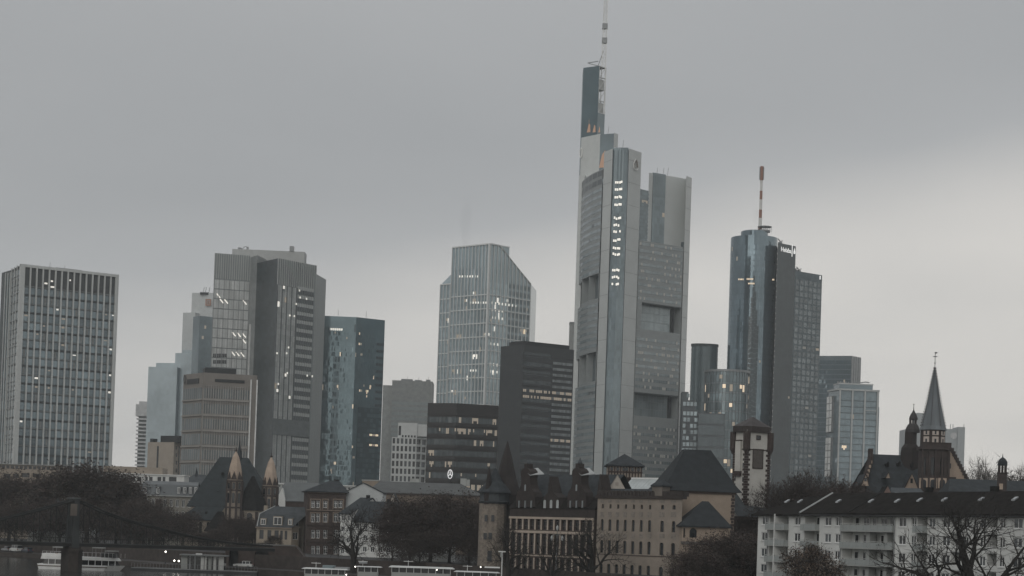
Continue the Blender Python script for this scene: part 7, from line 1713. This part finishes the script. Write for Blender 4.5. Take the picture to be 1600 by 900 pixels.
# ------------------------------------------------------------------ cars, lamps, posts
def car(label, pos, ang, body, L=4.4, H=1.5, van=False):
    root = thing('parked_car', label, 'car', (0, 0, 0), 'cars parked on the quay'); W = 1.78; bm = mat('car_' + body[0], body[1], .3, .2, var=.03)
    prof = [(-L / 2, .35), (-L / 2, .85), (-L / 2 + .15, H * .62), (L / 2 - 1.2, H * .62), (L / 2 - .1, H * .52), (L / 2, .35)]
    top = [(-L / 2 + .3, H * .62), (-L / 2 + .55, H), (L / 2 - 2.1, H), (L / 2 - 1.2, H * .62)] if not van else [(-L / 2 + .08, H * .6), (-L / 2 + .12, H), (L / 2 - 1.3, H), (L / 2 - .8, H * .6)]
    def ext(pr, w, name, m, par):
        q = MB(); a = [V((x, -w / 2, z)) for x, z in pr]; b = [V((x, w / 2, z)) for x, z in pr]; q.poly(a[::-1]); q.poly(b); n = len(pr)
        for i in range(n): j = (i + 1) % n; q.poly([a[i], a[j], b[j], b[i]])
        return q.build(name, m, par)
    ext(prof, W, 'body', bm, root); g = ext(top, W * .86, 'cabin', DGLASS, root)
    q = MB(); q.box(top[1][0], top[2][0], -W * .42, W * .42, H, H + .06)
    for x0 in (top[1][0], (top[1][0] + top[2][0]) / 2, top[2][0] - .1):
        for sy in (-1, 1): y = sy * W * .435; q.box(x0, x0 + .1, min(y, y - sy * .03), max(y, y - sy * .03), H * .6, H)
    q.build('roof', bm, root)
    for x0 in (-L * .3, L * .31):
        for sy in (-1, 1): q = MB(); q.tube([V((x0, sy * W * .5, .32)), V((x0, sy * W * .40, .32))], .32, 12); q.build('wheel', DARK, root)
    for sy in (-1, 1):
        q = MB(); q.box(L / 2 - .08, L / 2 + .02, sy * .62 - .2, sy * .62 + .2, .62, .78); q.build('headlight', WHITE, root)
        q = MB(); q.box(-L / 2 - .02, -L / 2 + .05, sy * .68 - .13, sy * .68 + .13, .75, .98); q.build('tail_light', mat('tail_red', (.25, .03, .025)), root)
    root.location = pos; root.rotation_euler = (0, 0, ang); return root
car('white estate car parked before the stone archways', (at(380, 884, 429).x, 429, -2.8), rad(176), ('white', (.5, .51, .5)))
car('white van parked on the far quay beside the left hand trees', (at(25, 860, 532).x, 532, -2.8), rad(130), ('white', (.5, .51, .5)), 4.9, 2.0, True)
car('silver car parked at the left edge of the quay', (at(11, 860, 536).x, 536, -2.8), rad(130), ('silver', (.25, .26, .27)))
car('dark blue car parked right of the white van on the quay', (at(44, 860, 528).x, 527, -2.8), rad(130), ('blue', (.04, .05, .07)))
def lamp(label, px, py, D, z0, heads=1, gap=0, double=False):
    p = at(px, py, D); root = thing('street_lamp', label, 'street lamp', (p.x, p.y, z0), 'lit lamps along the quay'); m = MB(); m.tube([V((p.x, p.y, z0)), V((p.x, p.y, z0 + 1)), V((p.x, p.y, p.z + .1))], [.1, .07, .05], 6); m.build('post', DARK, root)
    m = MB(); m.tube([V((p.x, p.y, z0)), V((p.x, p.y, z0 + .5))], .16, 8); m.build('base', DARK, root)
    for h in range(heads):
        zz = p.z - gap * h; dx = .0 if not double else 0
        m = MB(); m.lathe((p.x, p.y - .12), [(.03, zz - .22), (.2, zz - .05), (.2, zz + .05), (.05, zz + .2)], 8); m.build('globe', BULB, root)
        m = MB(); m.lathe((p.x, p.y), [(.24, zz + .2), (.05, zz + .32)], 8); m.build('hood', DARK, root)
    return root
lamp('tall lit lamp on the quay above the landing stage', 259, 862, 436, -2.8)
lamp('lit lamp left of the kiosk on the landing stage', 272.5, 876, 420, -3.3)
lamp('lit lamp nearest to the kiosk wall', 279.5, 876.5, 420.5, -3.3)
lamp('mast with three lit lamps one above another in the bare trees', 606.5, 814, 430, -2.8, 3, 1.25)
def lantern_post():
    D = 361; p = at(871, 821, D); root = thing('lantern_post', 'ornate pale lantern post standing before the red sandstone house', 'street lamp', (p.x, D, -2.8)); IR = mat('lantern_iron', (.16, .17, .17), .6)
    m = MB(); m.lathe((p.x, D), [(.28, -2.8), (.25, -1.6), (.12, -1.4), (.09, p.z - 3)], 8); m.build('post', IR, root)
    m = MB(); m.tube([V((p.x - 1.0, D, p.z - 2.4)), V((p.x - .5, D, p.z - 1.7)), V((p.x, D, p.z - 2.0)), V((p.x + .5, D, p.z - 1.7)), V((p.x + 1.0, D, p.z - 2.4))], .07, 5); m.build('bracket', IR, root)
    for dx in (-1.0, 0, 1.0):
        zz = p.z - 2.6 if dx else p.z - .6; m = MB(); m.lathe((p.x + dx, D), [(.1, zz - .35), (.22, zz), (.24, zz + .3), (.08, zz + .55), (.02, zz + .7)], 8); m.build('lantern', mat('lantern_glass', (.35, .37, .37), .3), root)
    m = MB(); m.tube([V((p.x, D, p.z - 3)), V((p.x, D, p.z - .9))], .07, 6); m.build('upper_post', IR, root)
lantern_post()
def sign_post():
    D = 344; p = at(785, 862, D); root = thing('jetty_post', 'pale jetty post with crossbar and box left of the red sandstone house', 'post', (p.x, D, -4)); m = MB(); m.tube([V((p.x, D, -4.5)), V((p.x, D, p.z))], .11, 8); m.build('post', WHITE, root)
    m = MB(); m.box(p.x - .75, p.x + .6, D - .08, D + .08, p.z - .1, p.z + .12); m.build('crossbar', WHITE, root); m = MB(); m.box(p.x - .35, p.x + .12, D - .2, D - .1, p.z - 1.0, p.z - .15); m.build('box', GREYR, root)
sign_post()

# ------------------------------------------------------------------ trees
BARK = mat('bark', (.022, .02, .018), .95, var=.3, scale=3); TWIG = mat('twig', (.038, .031, .028), .95, var=.25, scale=1.2); DRYLEAF = mat('dry_leaf', (.062, .046, .041), .95, var=.35, scale=.5); DRYLEAF2 = mat('dry_leaf_dark', (.038, .032, .029), .95, var=.35, scale=.5); TAN = mat('tan_leaf', (.13, .10, .08), .95, var=.3, scale=.8)
def rv(s=1.0): return V((RU(-s, s), RU(-s, s), RU(-s, s)))
def grow_tree(seed, H=14.0, spread=.55, levels=4, trunk=.22, nb=(5, 5, 4, 4), leaf=0, leafsize=.3, twigs=3, ratio=.62, up=.25, r0=.28, droop=0.0, tw=.02):
    random.seed(seed); tr = MB(); cr = MB(); tips = []
    def ribbon(p, d, L_, w):
        q = p + d * L_ + rv(.12); a = d.orthogonal().normalized() * w; i = len(cr.v); cr.v += [p - a, p + a, q]; cr.f.append((i, i + 1, i + 2)); cr.m.append(0)
    def br(p, d, L_, r, lev):
        pts = [p.copy()]; dd = d.copy(); seg = 4 if lev < 2 else 3
        for i in range(seg):
            dd = (dd + rv(.20 if lev else .07) + V((0, 0, up * .18 - droop * lev * .1))).normalized(); pts.append(pts[-1] + dd * (L_ / seg))
        rs = [r * (1 - .55 * i / seg) for i in range(seg + 1)]
        (tr if lev < 2 else cr).tube(pts, rs, 7 if lev == 0 else (5 if lev == 1 else 3), 0)
        if lev >= levels:
            tips.append(pts[-1]); tips.append(pts[1])
            for _ in range(twigs): ribbon(pts[random.randint(1, seg)], (dd + rv(.8)).normalized(), RU(.5, 1.3) * H / 14, tw)
            return
        n = nb[lev]
        for i in range(n):
            t = (.35 if lev else trunk) + (1 - (.35 if lev else trunk)) * (i + R() * .6) / n; t = min(t, .999); k = int(t * seg); f = t * seg - k; q = pts[k] + (pts[k + 1] - pts[k]) * f
            az = 2.4 * i + RU(-.5, .5) + seed; side = (dd.orthogonal().normalized()); side = Matrix.Rotation(az, 3, dd) @ side
            nd = (dd * (1 - spread) + side * spread * RU(.8, 1.25) + V((0, 0, up * .5))).normalized()
            br(q, nd, L_ * ratio * RU(.75, 1.15) * (1.15 if lev == 0 else 1), rs[k] * .58, lev + 1)
        br(pts[-1], dd, L_ * ratio * .8, rs[-1], lev + 1)
    br(V((0, 0, -.2)), V((0, 0, 1)), H * .42, r0 * H / 14, 0)
    if leaf:
        for i in range(leaf):
            c = random.choice(tips) + V((random.gauss(0, .55), random.gauss(0, .55), random.gauss(0, .5))) * (H / 14); a = rv(leafsize); b = rv(leafsize); i0 = len(cr.v); cr.v += [c, c + a, c + a * .5 + b]; cr.f.append((i0, i0 + 1, i0 + 2)); cr.m.append(1 if R() < .6 else 2)
    zs_ = sorted(v.z for v in cr.v); zmax = zs_[int(len(zs_) * (.995 if leaf > 9000 else .965))]; return tr.mesh('trunk', BARK), cr, zmax
PROTO = {}
def proto(kind, i):
    k = (kind, i)
    if k not in PROTO:
        if kind == 'dense': t, c, z = grow_tree(100 + i, 14, .62, 4, .3, (6, 5, 5, 4), 15000, .28, 4, .66, .22); mats = [TWIG, DRYLEAF, DRYLEAF2]
        elif kind == 'bush': t, c, z = grow_tree(300 + i, 8, .7, 4, .1, (6, 5, 5, 4), 9000, .2, 4, .68, .2); mats = [TWIG, TAN, DRYLEAF2]
        elif kind == 'haze': t, c, z = grow_tree(400 + i, 14, .55, 4, .3, (5, 5, 5, 5), 4500, .22, 8, .66, .25); mats = [TWIG, DRYLEAF, DRYLEAF2]
        elif kind == 'fine': t, c, z = grow_tree(250 + i, 14, .5, 4, .3, (5, 4, 4, 4), 0, .1, 4, .66, .3, .26, tw=.03); mats = [mat('twig_grey', (.085, .078, .072), .95)] * 3
        else: t, c, z = grow_tree(200 + i, 14, .60, 4, .25, (4, 4, 4, 3), 0, .1, 3, .68, .20, .78, tw=.03); mats = [BARK, BARK, BARK]
        PROTO[k] = (t, c.mesh('crown', mats), z)
    return PROTO[k]
TN = [0]
def tree(label, px, ytop, D, z0, kind='dense', wide=1.0, i=None, name=None, group=None):
    p = at(px, ytop, D); TN[0] += 1; i = TN[0] % 3 if i is None else i; t, c, zm = proto(kind, i); h = (p.z - z0) / zm
    b = at(px, 880, D); root = thing(name or ('bare_tree' if kind == 'bare' else ('shrub' if kind == 'bush' else 'tree')), label, 'shrub' if kind == 'bush' else 'tree', (b.x, D, z0), group); root.scale = (h * wide, h * wide, h); root.rotation_euler = (0, 0, TN[0] * 1.7)
    for nm, me in (('trunk', t), ('crown', c)): o = bpy.data.objects.new(nm, me); COL.objects.link(o); o.parent = root
    return root
tree('broad brown tree at the left edge of the picture', 12, 738, 560, 0, 'dense', 1.35)
tree('huge reddish brown tree before the leftmost tower', 133, 728, 545, 0, 'dense', 1.45)
tree('reddish tree on the right flank of the huge brown tree', 180, 742, 552, 0, 'dense', 1.1)
tree('brown tree between the huge tree and the left edge tree', 62, 792, 540, 0, 'dense', 1.2)
tree('smaller brown tree left of the twin towered church', 232, 786, 540, 0, 'dense', 1.2)
tree('low brown tree touching the church aisle', 283, 800, 535, 0, 'dense', 1.1)
tree('dark tree before the choir of the twin towered church', 368, 806, 520, 0, 'dense', 1.3)
tree('dark tree between the church choir and the cream villa', 394, 812, 515, 0, 'dense', 1.1)
tree('low tree under the church apse above the footbridge', 340, 826, 500, 0, 'dense', 1.3)
tree('small tree at the foot of the cream villa', 425, 838, 480, 0, 'haze', 1.2)
for lab, px, yt, D, w in (('low dark tree under the left edge tree above the bridge chord', 22, 790, 535, 1.4), ('low dark tree left of the bridge pylon', 92, 784, 532, 1.5), ('low dark tree right of the bridge pylon', 150, 782, 530, 1.5), ('low dark tree under the reddish flank tree', 200, 792, 528, 1.4), ('low dark tree left of the church aisle', 255, 800, 522, 1.3), ('brown tree before the grey mansard terrace', 222, 778, 526, 1.0), ('low dark tree in front of the church apse', 312, 832, 505, 1.5)):
    tree(lab, px, yt, D, -.5, 'dense', w, group='low trees along the left quay')
tree('slender bare tree before the small white house', 553, 800, 410, -2.8, 'bare', .8, 0)
for lab, px, yt, D, w in (('dark bare leaning tree at the left end of the dense row', 612, 806, 415, 1.0), ('second dense tree of the row from the white houses', 640, 786, 420, 1.15), ('dense tree in the middle of the row below the long hall', 672, 772, 425, 1.25), ('tallest dense tree of the row below the long hall', 702, 776, 420, 1.2), ('dense tree just left of the corner tower', 733, 780, 412, 1.1)):
    tree(lab, px, yt, D, -.5, 'dense', w, group='dense trees along the quay')
tree('thin tree before the foot of the corner tower', 752, 826, 398, -2.8, 'haze', 1.0)
tree('small twiggy tree under the dense row', 655, 836, 398, -2.8, 'haze', 1.3)
tree('bare tree in front of the corner tower and red house', 796, 822, 362, -2.8, 'bare', .8, 1)
tree('thick bare tree at the right corner of the red house', 926, 820, 352, -2.8, 'bare', .85, 2)
tree('bare pollard tree before the middle of the red house', 862, 838, 356, -2.8, 'bare', .6, 0)
tree('dense dark tree before the chapel annex', 1130, 836, 322, -2.8, 'dense', 1.35)
tree('dense dark tree squeezed between chapel and apartments', 1164, 832, 326, -2.8, 'dense', 1.2)
tree('low dark tree at the foot of the chapel annex', 1098, 860, 316, -2.8, 'dense', 1.4)
for lab, px, yt, D, w in (('reddish treetop right of the white river tower', 1236, 768, 365, .75), ('reddish treetop left above the apartment roof', 1258, 754, 368, 1.0), ('reddish treetop near the stepped church gable', 1300, 761, 372, .95), ('low reddish treetop at the church gable foot', 1328, 768, 385, .8)):
    tree(lab, px, yt, D, 0, 'haze', w, group='treetops behind the apartment block')
tree('tan shrub tree before the first balconies of the apartments', 1274, 860, 262, -1, 'bush', .95)
tree('big bare tree in front of the right half of the apartments', 1526, 792, 236, -2.8, 'bare', 1.18, 0)
tree('far bare tree right of the church gable', 1524, 738, 470, 0, 'fine', .75, 1, 'bare_tree')
tree('far bare tree beside the lantern turret', 1547, 736, 480, 0, 'fine', .8, 2, 'bare_tree')
tree('far greyish tree at the right edge of the picture', 1594, 748, 440, 0, 'haze', 1.0)
random.seed(11)

# ------------------------------------------------------------------ steam and haze
def volmat(name, col, dens, noise=None, aniso=0.0):
    m = bpy.data.materials.new(name); m.use_nodes = True; t = m.node_tree; t.nodes.clear(); o = t.nodes.new('ShaderNodeOutputMaterial'); v = t.nodes.new('ShaderNodeVolumePrincipled')
    v.inputs['Color'].default_value = (*col, 1); v.inputs['Density'].default_value = dens; v.inputs['Anisotropy'].default_value = aniso; t.links.new(v.outputs[0], o.inputs['Volume'])
    return m
def plume(label, px, y0, y1, D, w, dens):
    p0, p1 = at(px, y0, D), at(px, y1, D); random.seed(px); m = MB(); n = 9; prof = []
    for k in range(n + 1):
        t = k / n; prof.append((w * (.55 + .6 * t if t < .6 else 2.27 * (1 - t)) * RU(.85, 1.15) if k < n else .05, p0.z + (p1.z - p0.z) * t))
    m.lathe((p0.x, D), prof, 14, 0, False); o = m.build('steam', volmat('steam_air', (.42, .43, .44), dens), None, 'stuff', True); o['label'] = label; return o
plume('faint grey steam rising from the ribbed tower', 727, 384, 300, 1118, 4.2, .012)
plume('faint grey steam beside the red and white mast', 1180, 352, 318, 1190, 2.6, .014)
mb = MB(); mb.box(-2700, 2700, -320, 2700, -8, 345)
hz = mb.build('haze', volmat('haze_air', (.80, .845, .865), .00012)); hz['kind'] = 'stuff'
